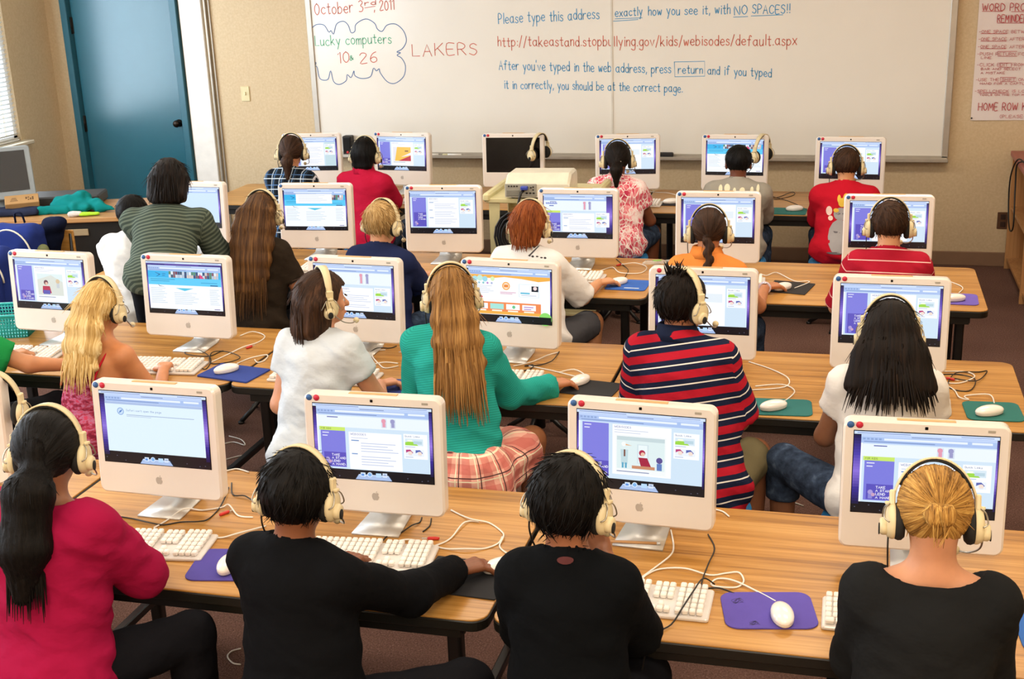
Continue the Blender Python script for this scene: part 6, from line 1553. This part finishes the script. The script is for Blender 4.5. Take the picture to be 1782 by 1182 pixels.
# ------------------------------------------------------------------ cords
CORDS = [
    ('k', 'black headset cord lying behind the keyboard of the girl in magenta', 0.62, [(-2.152, 3.156), (-2.098, 3.149), (-2.03, 3.125), (-1.987, 3.129), (-1.943, 3.157), (-1.886, 3.16), (-1.869, 3.191), (-1.87, 3.262), (-1.885, 3.337), (-1.915, 3.422)]),
    ('w', "white cord from the magenta girl's keyboard past the computer foot", 0.62, [(-2.005, 3.103), (-1.991, 3.165), (-1.974, 3.235), (-1.916, 3.246), (-1.867, 3.275), (-1.846, 3.288), (-1.786, 3.231), (-1.735, 3.228)]),
    ('w', 'white cord stretching from keyboard to the left shoulder of the boy in black long sleeves', 0.62, [(-1.787, 3.076), (-1.761, 3.084), (-1.728, 3.104), (-1.668, 3.179)]),
    ('w', 'short white cord behind the nearest-left computer with a plain page', 0.62, [(-1.984, 3.546), (-1.957, 3.567), (-1.905, 3.549)]),
    ('k', 'thin black cord right of the computer showing a plain page', 0.62, [(-1.923, 3.459), (-1.875, 3.373), (-1.827, 3.361), (-1.782, 3.334)]),
    ('w', "white mouse cord curving to the mouse under the black-sleeved boy's hand", 0.62, [(-1.143, 3.39), (-1.098, 3.358), (-1.053, 3.327), (-1.003, 3.325), (-0.951, 3.277), (-0.933, 3.236), (-0.933, 3.192), (-0.921, 3.166), (-0.897, 3.142)]),
    ('w', 'white cord crossing in front of the black mouse pad on the nearest row', 0.62, [(-1.28, 3.105), (-1.247, 3.147), (-1.204, 3.164), (-1.151, 3.162), (-1.085, 3.138), (-1.019, 3.139), (-0.97, 3.16), (-0.94, 3.198), (-0.939, 3.242)]),
    ('w', 'white keyboard cord rising in an S behind the black mouse pad', 0.62, [(-1.263, 3.097), (-1.207, 3.104), (-1.149, 3.115), (-1.109, 3.159), (-1.086, 3.207), (-1.077, 3.291), (-1.063, 3.325), (-1.035, 3.326)]),
    ('k', 'black headset cord crossing the computer foot behind the black-sleeved boy', 0.62, [(-1.345, 3.092), (-1.295, 3.109), (-1.277, 3.134), (-1.277, 3.182), (-1.249, 3.202), (-1.225, 3.256), (-1.212, 3.29), (-1.216, 3.324)]),
    ('k', 'thin black lead with red plug on the nearest row', 0.62, [(-1.182, 3.232), (-1.174, 3.273), (-1.185, 3.322)]),
    ('w', 'white cord beside the foot of the computer with pencil', 0.62, [(-0.503, 3.066), (-0.465, 3.151), (-0.437, 3.212), (-0.438, 3.278), (-0.46, 3.377)]),
    ('w', 'white mouse cord looping above the purple mouse pad with doodles', 0.62, [(-0.135, 3.013), (-0.182, 3.054), (-0.25, 3.095), (-0.294, 3.107), (-0.309, 3.076), (-0.291, 3.053), (-0.241, 3.069), (-0.225, 3.107), (-0.241, 3.143), (-0.274, 3.143), (-0.318, 3.123), (-0.387, 3.139), (-0.454, 3.133), (-0.488, 3.091), (-0.498, 3.047)]),
    ('w', 'short pair of white cords at the rear desk edge on the nearest row', 0.62, [(-0.349, 3.542), (-0.322, 3.529), (-0.301, 3.499)]),
    ('k', 'black cord from the computer edge to the purple doodled mouse pad', 0.62, [(-0.35, 3.37), (-0.322, 3.285), (-0.328, 3.179), (-0.335, 3.078), (-0.324, 3.05), (-0.284, 3.047), (-0.244, 3.035)]),
    ('k', "tangle of black cord behind the blond girl's keyboard", 0.62, [(-2.74, 4.477), (-2.688, 4.498), (-2.698, 4.626), (-2.579, 4.515), (-2.606, 4.627), (-2.666, 4.698), (-2.772, 4.772), (-2.775, 4.708), (-2.705, 4.665), (-2.64, 4.683), (-2.612, 4.755), (-2.494, 4.678), (-2.517, 4.622), (-2.59, 4.595), (-2.647, 4.714), (-2.614, 4.76)]),
    ('w', 'white cord looping right of the computer with blue banner page', 0.62, [(-2.593, 4.61), (-2.569, 4.726), (-2.544, 4.806), (-2.514, 4.901), (-2.527, 4.992), (-2.604, 5.028), (-2.641, 4.975)]),
    ('w', 'white mouse cord above the folded dark blue cloth pad', 0.62, [(-2.473, 4.608), (-2.448, 4.685), (-2.387, 4.721), (-2.373, 4.663), (-2.391, 4.634), (-2.421, 4.668)]),
    ('w', "white cords fanning out beside the teal-sweater girl's computer", 0.62, [(-1.298, 4.756), (-1.239, 4.815), (-1.186, 4.9), (-1.157, 4.956)]),
    ('w', "white mouse cord reaching the teal-sweater girl's mouse", 0.62, [(-1.236, 4.766), (-1.127, 4.723), (-1.035, 4.664), (-0.986, 4.659), (-0.989, 4.697), (-1.041, 4.737), (-1.097, 4.707)]),
    ('k', "black cord trailing from the teal-sweater girl's computer", 0.62, [(-1.261, 4.686), (-1.22, 4.736), (-1.219, 4.769), (-1.254, 4.763), (-1.196, 4.786), (-1.153, 4.834), (-1.154, 4.971)]),
    ('w', "white keyboard cord behind the bob-haired girl's keyboard", 0.62, [(-1.904, 4.879), (-1.941, 4.858), (-1.923, 4.773), (-1.866, 4.696), (-1.82, 4.648), (-1.775, 4.682)]),
    ('w', "second white cord right of the bob-haired girl's keyboard", 0.62, [(-1.944, 4.651), (-1.891, 4.687), (-1.841, 4.706), (-1.787, 4.714)]),
    ('k', "black lead with red plug behind the bob-haired girl's keyboard", 0.62, [(-1.979, 4.73), (-1.961, 4.796), (-1.945, 4.882), (-1.895, 4.907), (-1.875, 4.94)]),
    ('w', "white cord looping right of the striped-polo boy's computer", 0.62, [(-0.358, 4.955), (-0.262, 4.874), (-0.192, 4.763), (-0.201, 4.674), (-0.322, 4.62)]),
    ('w', 'white mouse cord ending at the teal pad beside the striped-polo boy', 0.62, [(-0.311, 4.665), (-0.212, 4.701), (-0.161, 4.623), (-0.185, 4.536), (-0.198, 4.52)]),
    ('k', 'black cord tangle right of the long-dark-haired girl', 0.62, [(0.375, 4.912), (0.45, 4.924), (0.505, 4.859), (0.474, 4.74), (0.403, 4.771), (0.436, 4.922), (0.528, 4.967), (0.559, 4.981), (0.509, 4.845), (0.428, 4.876)]),
    ('w', 'white mouse cord ending at the teal pad right of the long-dark-haired girl', 0.62, [(0.37, 4.823), (0.42, 4.745), (0.432, 4.65), (0.466, 4.642), (0.456, 4.681), (0.541, 4.695), (0.552, 4.616)]),
    ('w', 'white cord curving behind the black tangle on the second row', 0.62, [(0.391, 4.951), (0.481, 4.959), (0.505, 4.888), (0.443, 4.82), (0.379, 4.824)]),
    ('w', "white cord looped right of the ginger boy's computer", 0.62, [(-1.237, 6.317), (-1.186, 6.403), (-1.123, 6.279), (-1.021, 6.302), (-1.007, 6.425), (-1.078, 6.487), (-1.155, 6.461)]),
    ('k', "short black lead with red plug right of the ginger boy's computer", 0.62, [(-1.198, 6.583), (-1.142, 6.463), (-1.09, 6.335), (-1.087, 6.222)]),
    ('w', 'white mouse cord over the black pad under a wristwatch hand', 0.62, [(-0.413, 6.367), (-0.379, 6.331), (-0.331, 6.377), (-0.236, 6.24), (-0.175, 6.248), (-0.167, 6.201), (-0.23, 6.108)]),
    ('w', "white mouse cord curling above the purple pad at the third row's right end", 0.62, [(0.499, 6.333), (0.547, 6.254), (0.553, 6.177), (0.532, 6.12)]),
    ('k', 'bunch of black headset cord on the back desk beside the grey-shirt boy', 0.62, [(-0.506, 8.45), (-0.449, 8.328), (-0.357, 8.496), (-0.344, 8.412), (-0.446, 8.271), (-0.509, 8.365), (-0.363, 8.213), (-0.259, 8.002), (-0.208, 7.841), (-0.176, 7.786), (-0.118, 7.762), (-0.162, 7.845), (-0.213, 7.99), (-0.193, 8.108), (-0.147, 8.136)]),
    ('w', 'white cord behind the keyboard of the pink-blouse girl', 0.62, [(-1.319, 8.474), (-1.245, 8.436), (-1.171, 8.398), (-1.114, 8.359)]),
    ('w', 'long white cord lying on the carpet behind the striped-polo boy', 0, [(-0.435, 5.017), (-0.39, 5.118), (-0.286, 5.178), (-0.153, 5.224)]),
    ('w', 'white cord snaking on the carpet beside a black desk leg', 0, [(-0.435, 4.965), (-0.38, 5.001), (-0.298, 5.042), (-0.211, 5.006), (-0.12, 4.947)]),
    ('w', 'white cord bent on the carpet nearest to the striped-polo boy', 0, [(-0.423, 5.126), (-0.38, 5.067), (-0.347, 4.981), (-0.33, 4.908), (-0.282, 4.887)]),
    ('w', 'white cord curled on the carpet beneath the second desk row', 0, [(-2.881, 5.161), (-2.843, 5.185), (-2.768, 5.147), (-2.826, 5.222), (-2.906, 5.254)]),
    ('w', 'white cord trailing along the carpet toward the desk leg', 0, [(-2.782, 4.98), (-2.747, 5.019), (-2.672, 5.091)]),
    ('w', 'white cord ring on the carpet left of the black-sleeved boy', 0, [(-1.951, 3.447), (-1.975, 3.425), (-1.969, 3.383), (-1.936, 3.357), (-1.906, 3.355)]),
]
for i, (c, lab, z, pts) in enumerate(CORDS):
    n = len(pts); r = .0026 if c == 'w' else .0022
    cord(c, lab, [(x, y, z + r + .0005 + (.0052 if 0 < k < n - 1 and k % 3 == 2 else 0)) for k, (x, y) in enumerate(pts)])
cord('k', 'black headset cord crossing the keyboard beside the purple doodled pad and hanging off the desk', [(-.30, 3.075, HT + .003), (-.328, 3.052, HT + .030), (-.345, 2.97, HT + .034), (-.362, 2.89, HT + .030), (-.385, 2.84, HT + .006), (-.42, 2.785, HT + .006), (-.435, 2.752, HT - .02), (-.45, 2.748, HT - .10), (-.475, 2.75, HT - .16), (-.455, 2.752, HT - .20), (-.44, 2.75, HT - .13)])
def plug(lab, x, y, a):
    t = thing('audio_plug', lab, 'plug', (x, y, HT + .0055), math.radians(a), 'red audio plugs')
    b = MB(); b.tube([(-.018, 0, 0), (-.012, 0, 0), (.014, 0, 0), (.018, 0, 0)], [.0035, .0052, .0052, .003], 10); obj('sleeve', b, M_RPLUG, t)
    b = MB(); b.tube([(.018, 0, 0), (.034, 0, 0)], .0018, 8); obj('tip', b, M_STEEL, t)
plug('red audio plug behind the black mouse pad in the nearest row', -1.135, 3.19, 190)
plug('red audio plug right of the computer with the plain page', -1.835, 3.235, 60)
plug('red audio plug right of the bob-haired girl\'s computer', -1.80, 4.86, 190)
plug('red audio plug right of the blue banner computer', -2.52, 4.82, 70)
plug('red audio plug right of the long dark hair', .415, 4.86, -30)
plug('red audio plug at the ginger boy\'s computer', -1.16, 6.45, 60)
# ------------------------------------------------------------------ hung headphones
t0 = _hp[0]
def hung(lab, M): dup(t0, lab, mw=M)
hung('beige headphones hung over the corner of the switched-off computer', Matrix.Translation((-2.02, 8.265, HT + .318)) @ Matrix.Rotation(math.radians(66), 4, 'Z') @ Matrix.Rotation(math.radians(4), 4, 'X'))
hung('beige headphones hung on the computer before the boy in grey', Matrix.Translation((-.545, 8.255, HT + .318)) @ Matrix.Rotation(math.radians(62), 4, 'Z') @ Matrix.Rotation(math.radians(4), 4, 'X'))
hung('beige headphones hung on the computer at the left edge of the nearest row', Matrix.Translation((-2.605, 3.235, HT + .318)) @ Matrix.Rotation(math.radians(10), 4, 'Z') @ Matrix.Rotation(math.radians(-4), 4, 'X'))
# ------------------------------------------------------------------ small things
t = thing('pencil', 'wooden pencil lying on the stand of a computer in the nearest row', 'pencil', (-.555, 3.262, HT + .0115), math.radians(5))
b = MB(); b.tube([(-.085, 0, 0), (.07, 0, 0)], .0042, 6); obj('shaft', b, mat('pencil_tan', 'B98A58', .5), t)
b = MB(); b.tube([(-.085, 0, 0), (-.104, 0, 0)], [.0042, .0006], 6); obj('tip', b, mat('pencil_point', 'D9B98C', .6), t)
b = MB(); b.tube([(.07, 0, 0), (.082, 0, 0)], .0045, 8); obj('ferrule', b, M_STEEL, t)
# turquoise basket
t = thing('basket', 'turquoise plastic basket on the desk behind a second-row computer', 'basket', (-3.79, 4.87, HT), math.radians(18))
M_TURQ = mat('turquoise_plastic', '1BA3A0', .4)
b = MB(); L0, W0, H0 = .26, .20, .11
def side(p0, p1, n):
    d = Vector(p1) - Vector(p0)
    for i in range(n + 1):
        q = Vector(p0) + d * i / n; o = Vector((q.x * .10, q.y * .10, 0)); b.tube([(q.x, q.y, .004), (q.x + o.x, q.y + o.y, H0)], .0035, 5)
cs = [(-L0 / 2, -W0 / 2, 0), (L0 / 2, -W0 / 2, 0), (L0 / 2, W0 / 2, 0), (-L0 / 2, W0 / 2, 0)]
for i in range(4): side(cs[i], cs[(i + 1) % 4], 20 if i % 2 == 0 else 15)
for z in (.018, .034, .05, .066, .082, .098): k = 1 + .10 * z / H0; b.tube([(x * k, y * k, z) for x, y, _ in cs], .004, 5, closed=True)
obj('lattice_side', b, M_TURQ, t)
b = MB(); b.prism(rrect(L0, W0, .02, 4), 0, .006, .001); obj('bottom', b, M_TURQ, t)
b = MB(); b.tube([(x, y, H0) for x, y in rrect(L0 * 1.12, W0 * 1.12, .025, 4)], .007, 6, closed=True); obj('rim', b, M_TURQ, t)
# clear bag with green wrapper
t = thing('plastic_bag', 'small crumpled clear plastic bag with green print on the third-row desk', 'bag', (-.965, 6.52, HT))
gb = NT('clear_bag_film'); gb.b.inputs['Transmission Weight'].default_value = .75; gb.b.inputs['Roughness'].default_value = .15; gb.b.inputs['IOR'].default_value = 1.1; gb.b.inputs['Base Color'].default_value = (.95, .97, .95, 1)
blob('film', [cone((-.06, -.02, .006), (.06, .02, .006), .012, .010, (.3, 1, 0), 3.2)], .004, .01, gb.m, t, .003, (50, 50, 50), 3)
b = MB(); b.box((.0, .0, .0175), (.045, .028, .002), .0008, .5); obj('green_print', b, mat('green_print', '7DB04A', .5), t)
# wristwatch
_f = nrm(J16['WR'] - J16['ER']); _w = J16['WR'] - _f * .010
t = thing('wristwatch', 'white wristwatch on the wrist of the girl in orange', 'watch', tuple(float(q) for q in _w), math.atan2(_f[1], _f[0]) - PI / 2)
b = MB(); b.tube([(.0235 * math.cos(a), 0, .0235 * math.sin(a)) for a in [2 * PI * i / 20 for i in range(20)]], .004, 6, closed=True, flat=2.2); obj('strap', b, mat('pale_strap', 'D8CFE0', .5), t)
b = MB(); b.lathe([(.012, .022), (.013, .026), (.010, .0285)], 18); obj('dial', b, mat('watch_face', 'C9CBD6', .2, .5), t)

# ------------------------------------------------------------------ projector cart
M_CREAM = mat('cream_steel', 'D2C795', .45)
CX0, CX1, CY0, CY1, CZ = -2.06, -1.40, 7.02, 7.52, .855
t = thing('projector_cart', 'cream steel trolley carrying the projector before the back row', 'cart', ((CX0 + CX1) / 2, (CY0 + CY1) / 2, 0))
cw, cdp = CX1 - CX0, CY1 - CY0
b = MB(); b.box((0, 0, CZ - .014), (cw - .02, cdp, .028), .004)
obj('top_shelf', b, M_CREAM, t)
for s in (-1, 1):
    b = MB(); b.box((s * (cw / 2 - .016), 0, CZ + .004), (.046, cdp + .02, .052), .012); obj('side_lip', b, M_CREAM, t)
for z in (.48, .16):
    b = MB(); b.box((0, 0, z), (cw - .06, cdp - .03, .024), .004); b.box((0, -cdp / 2 + .02, z + .02), (cw - .06, .008, .05)); b.box((0, cdp / 2 - .02, z + .02), (cw - .06, .008, .05)); obj('shelf', b, M_CREAM, t)
for sx in (-1, 1):
    for sy in (-1, 1):
        b = MB(); x, y = sx * (cw / 2 - .03), sy * (cdp / 2 - .012)
        vs = []
        for z, w in ((.11, .030), (CZ - .03, .062)):
            x1 = x - sx * w; vs += [(x, y, z), (x1, y, z), (x1, y - sy * .004, z), (x, y - sy * .004, z)]
        b.put(vs, [(0, 1, 5, 4), (1, 2, 6, 5), (2, 3, 7, 6), (3, 0, 4, 7), (0, 3, 2, 1), (4, 5, 6, 7)])
        b.box((x + sx * .002, y - sy * .03, (CZ + .08) / 2), (.004, .06, CZ - .14)); obj('corner_post', b, M_CREAM, t)
        w = MB(); w.M = Matrix.Translation((x - sx * .015, y - sy * .02, .05)) @ Matrix.Rotation(PI / 2, 4, 'Y'); w.lathe([(.02, -.014), (.046, -.013), (.050, -.008), (.050, .008), (.046, .013), (.02, .014)], 20); cw_ = obj('caster', w, mat('black_rubber', '15151A', .5), t)
        w = MB(); w.box((x - sx * .015, y - sy * .02, .085), (.034, .02, .055), .004); obj('caster_fork', w, M_STEEL, cw_)
t = thing('projector', 'white projector with blue plug on the cream trolley', 'projector', (-1.745, 7.16, CZ + .012), math.radians(4))
M_PROJ = mat('projector_ivory', 'D9D3BE', .4); M_PGREY = mat('projector_grey', '9A978A', .5)
b = MB(); w2 = .19
sec = [(-.15, .0, .075), (-.145, .0, .085), (-.06, 0, .128), (.14, 0, .120), (.17, 0, .095)]
vs = []
for y, z0, z1 in sec: vs += [(-w2, y, z0), (w2, y, z0), (w2, y, z1 - .012), (w2 - .014, y, z1), (-w2 + .014, y, z1), (-w2, y, z1 - .012)]
n = len(sec); fs = [tuple(range(6)), tuple(6 * (n - 1) + k for k in range(5, -1, -1))]
for i in range(n - 1):
    for k in range(6): l = (k + 1) % 6; fs.append((6 * i + k, 6 * i + 6 + k, 6 * i + 6 + l, 6 * i + l))
b.put(vs, fs); obj('case', b, M_PROJ, t)
b = MB(); b.box((-.095, -.152, .043), (.185, .006, .074), .003); pp = obj('port_panel', b, M_PGREY, t, label='grey connector panel')
b = MB()
for i in range(4): b.box((-.165 + .016 * i, -.1565, .066), (.009, .004, .008), .001)
for i in range(3): b.box((-.02 - .02 * i, -.1565, .026), (.012, .004, .009), .001)
for x, z in ((-.022, .062), (-.022, .045), (-.035, .058)): b.box((x, -.1565, z), (.008, .004, .008), .001)
obj('sockets', b, M_BLACK, pp)
b = MB(); b.box((-.14, -.1565, .026), (.075, .004, .034), .001); obj('speaker_grille', b, mat('vent_grey', '7E7B6E', .7, bump=.5), pp)
b = MB(); b.box((-.072, -.168, .058), (.042, .026, .022), .004); obj('video_plug', b, mat('blue_video_plug', '3346A8', .4), pp, label='blue video plug')
b = MB(); b.M = Matrix.Translation((.13, .171, .06)) @ Matrix.Rotation(-PI / 2, 4, 'X'); b.lathe([(.034, 0), (.036, .012), (.028, .014), (.02, .006), (.004, .01)], 24); obj('lens', b, M_ICE, t)
for x in (-.15, .15):
    b = MB(); b.lathe([(.011, -.012), (.011, 0)], 12, (x, -.11, 0)); obj('foot', b, M_BLACK, t)
b = MB(); b.tube(spline([(-1.815, 7.0, .905), (-1.82, 6.97, .90), (-1.83, 6.955, .86), (-1.85, 6.96, .78), (-1.90, 6.97, .70)], 5), .008, 8); tag(obj('video_cable', b, M_KCORD), 'thick black cable hanging from the projector plug', 'cable')
b = MB(); pts = []
for i in range(9 * 16):
    a = 2 * PI * i / 16; k = i / (9 * 16); rr = .075 + .085 * k; pts.append((-1.86 + .03 * k + rr * .95 * math.cos(a) + .01 * math.sin(i * .37), 6.985 - .028 * ((i // 16) % 3) * .8 - .006 * math.sin(a * 2), .66 - .02 * k + rr * 1.0 * math.sin(a)))
b.tube(pts, .0075, 7); t = obj('cable_coil', b, M_KCORD); tag(t, 'coil of black cable hung on the front of the cream trolley', 'cable')
b = MB(); b.box((-1.86, 6.999, .78), (.03, .03, .02), .004); b.tube([(-1.86, 6.995, .775), (-1.86, 6.94, .770), (-1.86, 6.925, .785)], .006, 8); tag(obj('cable_hook', b, M_CREAM), 'cream hook holding the cable coil on the trolley', 'hook')

# ------------------------------------------------------------------ bookcase at the right
BK0, BK1, BKZ = 4.6, 9.08, .815
t = thing('bookcase', 'low wooden bookcase with rose top along the right wall', 'bookcase', (1.07, (BK0 + BK1) / 2, 0))
M_BKW = m_wood('bookcase_maple', 'z', '9A6A40', 'B58250', 'C69562', 1.0, .4); M_ROSE = mat('rose_laminate', '9E4F4C', .35)
L_ = BK1 - BK0
b = MB(); b.box((.25, 0, BKZ - .017), (.53, L_ + .02, .034), .004); obj('top', b, M_ROSE, t)
b = MB(); b.box((.485, 0, (BKZ - .034) / 2), (.016, L_, BKZ - .036)); obj('back_panel', b, M_BKW, t)
nb = 5
for i in range(nb + 1):
    b = MB(); b.box((.235, -L_ / 2 + .011 + (L_ - .022) * i / nb, (BKZ - .034) / 2), (.47, .022, BKZ - .036)); obj('upright', b, M_BKW, t)
for i in range(nb):
    for z in (.07, .43):
        b = MB(); b.box((.237, -L_ / 2 + (L_ - .022) * (i + .5) / nb + .011, z), (.45, L_ / nb - .028, .02)); obj('shelf', b, M_BKW, t)
cord('k', 'black cable looping down from the bookcase top at the right edge', [(1.12, 8.30, BKZ + .004), (1.09, 8.55, BKZ + .004), (1.055, 8.70, BKZ + .006), (1.03, 8.78, BKZ - .12), (1.035, 8.80, BKZ - .32), (1.04, 8.70, BKZ - .45), (1.045, 8.55, BKZ - .40), (1.045, 8.62, BKZ - .15), (1.05, 8.60, BKZ + .004), (1.15, 8.45, BKZ + .004)], .005)

# ------------------------------------------------------------------ far-left corner: old desk, monitor, jacket, bags
DA = math.radians(15); DO = Vector((-6.02, 6.98, 0)); DXU = Vector((math.cos(DA), math.sin(DA), 0)); DYU = Vector((-math.sin(DA), math.cos(DA), 0))
dk = lambda x, y, z=HT: tuple(DO + DXU * x + DYU * y + Vector((0, 0, z)))
t = thing('side_desk', 'old desk with black front panel in the far-left corner by the teal door', 'desk', dk(.80, .33, 0), DA)
b = MB(); b.prism(rrect(1.6, .66, .02, 4), HT - .03, HT, .003); obj('desktop', b, m_wood('old_oak_laminate', 'x', '8E6238', 'AF7E4C', 'BE905E'), t)
b = MB(); b.box((0, -.29, (HT - .03) / 2 + .03), (1.5, .02, HT - .09)); obj('front_panel', b, M_BLACK, t)
for s in (-1, 1):
    b = MB(); b.box((s * .75, 0, (HT - .03) / 2), (.03, .58, HT - .03), .003); obj('end_panel', b, M_BLACK, t)
b = MB(); b.box((.28, -.305, HT - .10), (.14, .012, .045), .003); obj('label_holder', b, mat('tan_label_holder', 'A58F6C', .5), t, label='tan label holder')
t = thing('monitor', 'old grey monitor with dark screen at the left edge on the corner desk', 'monitor', dk(.47, .40), DA + math.radians(24))
M_GREYP = mat('grey_monitor_plastic', '8F9698', .45)
b = MB(); T = Matrix.Translation((0, 0, .25)) @ Matrix.Rotation(math.radians(-12), 4, 'X'); b.M = T
b.prism(rrect(.42, .36, .02, 4), -.035, .03, .006, 'y'); obj('bezel', b, M_GREYP, t)
b = MB(); b.M = T; b.box((0, -.031, .012), (.345, .004, .275)); obj('screen', b, mat('dark_monitor_glass', '15181C', .25), t)
b = MB(); b.M = T; b.box((0, .09, 0), (.30, .12, .26), .03); obj('rear_housing', b, M_GREYP, t)
b = MB(); b.lathe([(.12, 0), (.12, .012), (.05, .03), (.045, .12)], 24, (0, .06, 0)); obj('stand', b, M_GREYP, t)
t = thing('equipment_case', 'flat dark grey equipment case at the back of the corner desk', 'case', dk(.86, .54), DA + math.radians(3))
b = MB(); b.prism(rrect(.50, .26, .015, 4), .004, .075, .01); obj('body', b, mat('dark_case', '2B2926', .5), t)
b = MB(); b.box((.12, -.131, .03), (.24, .006, .02), .002); obj('front_strip', b, mat('case_strip', '6E6A62', .4), t)
t = thing('cardboard_box', 'small brown cardboard box with a printed mark on the corner desk', 'box', dk(.64, .27, HT + .075), DA + math.radians(20))
b = MB(); b.M = Matrix.Rotation(math.radians(22), 4, 'X'); b.box((0, 0, .0), (.22, .11, .05), .003); obj('carton', b, mat('brown_cardboard', 'A87F4C', .8), t)
b = MB(); b.M = Matrix.Rotation(math.radians(22), 4, 'X')
for i in range(4):
    for k in range(3):
        if (i * 3 + k * 5) % 4: b.box((.03 + .014 * i, -.015 + .014 * k, .0256), (.010, .010, .001))
for k in range(3): b.box((-.05, -.02 + .016 * k, .0256), (.05 - .01 * k, .004, .001))
obj('printed_mark', b, mat('print_brown', '4A3018', .8), t)
M_DENIM = cloth('folded_navy_cloth', '272C40')
t = thing('folded_cloth', 'dark navy folded cloth under the cardboard box on the corner desk', 'cloth', dk(.62, .21), DA)
blob('cloth', [rbox((0, 0, .025), (.17, .09, .022), .02)], .009, .02, M_DENIM, t, .006, (14, 14, 14), 2)
t = thing('jacket', 'turquoise jacket crumpled on the corner desk', 'jacket', dk(1.02, .24), DA)
M_JKT = cloth('turquoise_fleece', '0F7674', bump=.5)
blob('jacket_body', [cone((-.12, .06, .05), (.04, .04, .075), .055, .06), cone((.04, .04, .06), (.18, -.03, .03), .05, .028), cone((.18, -.03, .03), (.27, -.05, .018), .03, .014), cone((-.10, .0, .03), (.08, -.06, .03), .035, .032), cone((-.16, .02, .02), (.0, -.02, .03), .03, .05)], .008, .03, M_JKT, t, .017, (13, 13, 20), 8)
blob('sleeve', [cone((-.05, -.04, .028), (-.22, -.06, .022), .030, .022), cone((-.22, -.06, .022), (-.31, -.03, .016), .022, .014)], .007, .03, M_JKT, t, .010, (18, 18, 18), 9)
t = thing('glove', 'white and lime glove lying before the turquoise jacket', 'glove', dk(1.09, .07), DA)
blob('palm', [cone((-.06, 0, .018), (.0, .004, .018), .020, .018, (0, 1, 0), 1.5)], .006, .02, cloth('white_glove_cloth', 'CFC8C0'), t, .004, (30, 30, 30), 2)
blob('lime_cuff', [cone((.01, .004, .014), (.12, .02, .012), .014, .010, (0, 1, 0), 2.2)], .006, .02, cloth('lime_cloth', 'A6D63A'), t, .003, (30, 30, 30), 2, label='lime green cuff')
# chairs with school bags
def bag_chair(lab, x, y, rz):
    t = thing('school_chair', lab, 'chair', (x, y, 0), rz)
    b = MB(); b.box((0, 0, .36), (.40, .38, .02), .006); obj('seat', b, M_OAK, t)
    b = MB(); b.box((0, .19, .60), (.38, .018, .16), .006); obj('backrest', b, M_OAK, t)
    for sx in (-1, 1):
        for sy in (-1, 1):
            b = MB(); b.tube([(sx * .17, sy * .15, .352), (sx * .19, sy * .19, 0)], .011, 8); obj('leg', b, M_BLKMET, t)
        b = MB(); b.tube([(sx * .17, .16, .36), (sx * .17, .185, .66)], .010, 8); obj('back_post', b, M_BLKMET, t)
bag_chair('wooden school chair under the blue backpack nearest the corner desk', -4.80, 6.50, 0)
bag_chair('wooden school chair under the blue backpack at the left edge', -4.68, 5.96, math.radians(10))
M_BAGB = cloth('royal_blue_nylon', '22306E', bump=.25); M_BAGD = cloth('dark_navy_nylon', '141A30', bump=.25); M_PIPE = mat('cream_piping', 'D9D2BC', .6)
def backpack(lab, x, y, z, rz, tall=.42, olive=False):
    t = thing('backpack', lab, 'backpack', (x, y, z), rz, 'blue school backpacks')
    blob('main_bag', [rbox((0, 0, tall * .5), (.165, .095, tall * .5), .075)], .010, .03, M_BAGB, t, .010, (9, 9, 9), 2)
    blob('front_pocket', [rbox((0, -.105, tall * .34), (.135, .05, tall * .30), .045)], .010, .03, M_BAGB, t, .007, (12, 12, 12), 3)
    b = MB()
    b.tube([(.140 * math.cos(a), -.094, tall * .52 + (tall * .44) * math.sin(a)) for a in [PI * i / 18 for i in range(19)]], .005, 6)
    b.tube([(.125 * math.cos(a), -.155, tall * .36 + (tall * .25) * math.sin(a)) for a in [PI * i / 18 for i in range(19)]], .0045, 6); obj('piping', b, M_PIPE, t)
    b = MB(); b.tube(spline([(-.03, .07, tall * .98), (-.02, .06, tall + .05), (.02, .06, tall + .05), (.03, .07, tall * .98)], 5), .010, 6, flat=.5); obj('grab_loop', b, M_BAGD, t)
    for s in (-1, 1):
        b = MB(); b.tube(spline([(s * .07, .09, tall * .93), (s * .10, .135, tall * .7), (s * .12, .13, tall * .35), (s * .12, .095, tall * .1)], 5), .018, 6, flat=.35); obj('shoulder_strap', b, M_BAGD, t)
    if olive: blob('side_pocket', [cone((.17, -.02, .05), (.175, -.02, .24), .045, .04)], .009, .02, cloth('olive_mesh', '6E7350', bump=.4), t, .006, (16, 16, 16), 4, label='olive and grey side pocket')
backpack('blue backpack with cream piping and olive side pocket on the chair by the corner desk', -4.83, 6.43, .372, math.radians(6), .40, True)
backpack('blue backpack at the left edge, nearest of the two', -4.68, 5.92, .372, math.radians(12), .38)
t = thing('hooded_jacket', 'dark navy jacket heaped behind the blue backpacks', 'jacket', (-4.76, 6.62, .372))
blob('jacket_body', [cone((-.05, .02, .12), (.04, .03, .33), .08, .06), cone((.04, .03, .33), (.10, .02, .36), .055, .035), cone((-.02, 0, .06), (.10, .02, .06), .07, .07)], .010, .04, M_BAGD, t, .016, (11, 11, 11), 5)
t = thing('folder', 'orange and black folder leaning at the far left beside the monitor', 'folder', (-4.99, 6.62, .0), math.radians(8))
b = MB(); b.M = Matrix.Rotation(math.radians(-14), 4, 'Y'); b.box((-.02, 0, .42), (.05, .26, .80), .006); obj('orange_cover', b, mat('orange_board', 'D65A1C', .5), t)
b = MB(); b.M = Matrix.Rotation(math.radians(-14), 4, 'Y'); b.box((-.075, 0, .41), (.05, .27, .80), .006); obj('black_spine', b, M_BLACK, t)
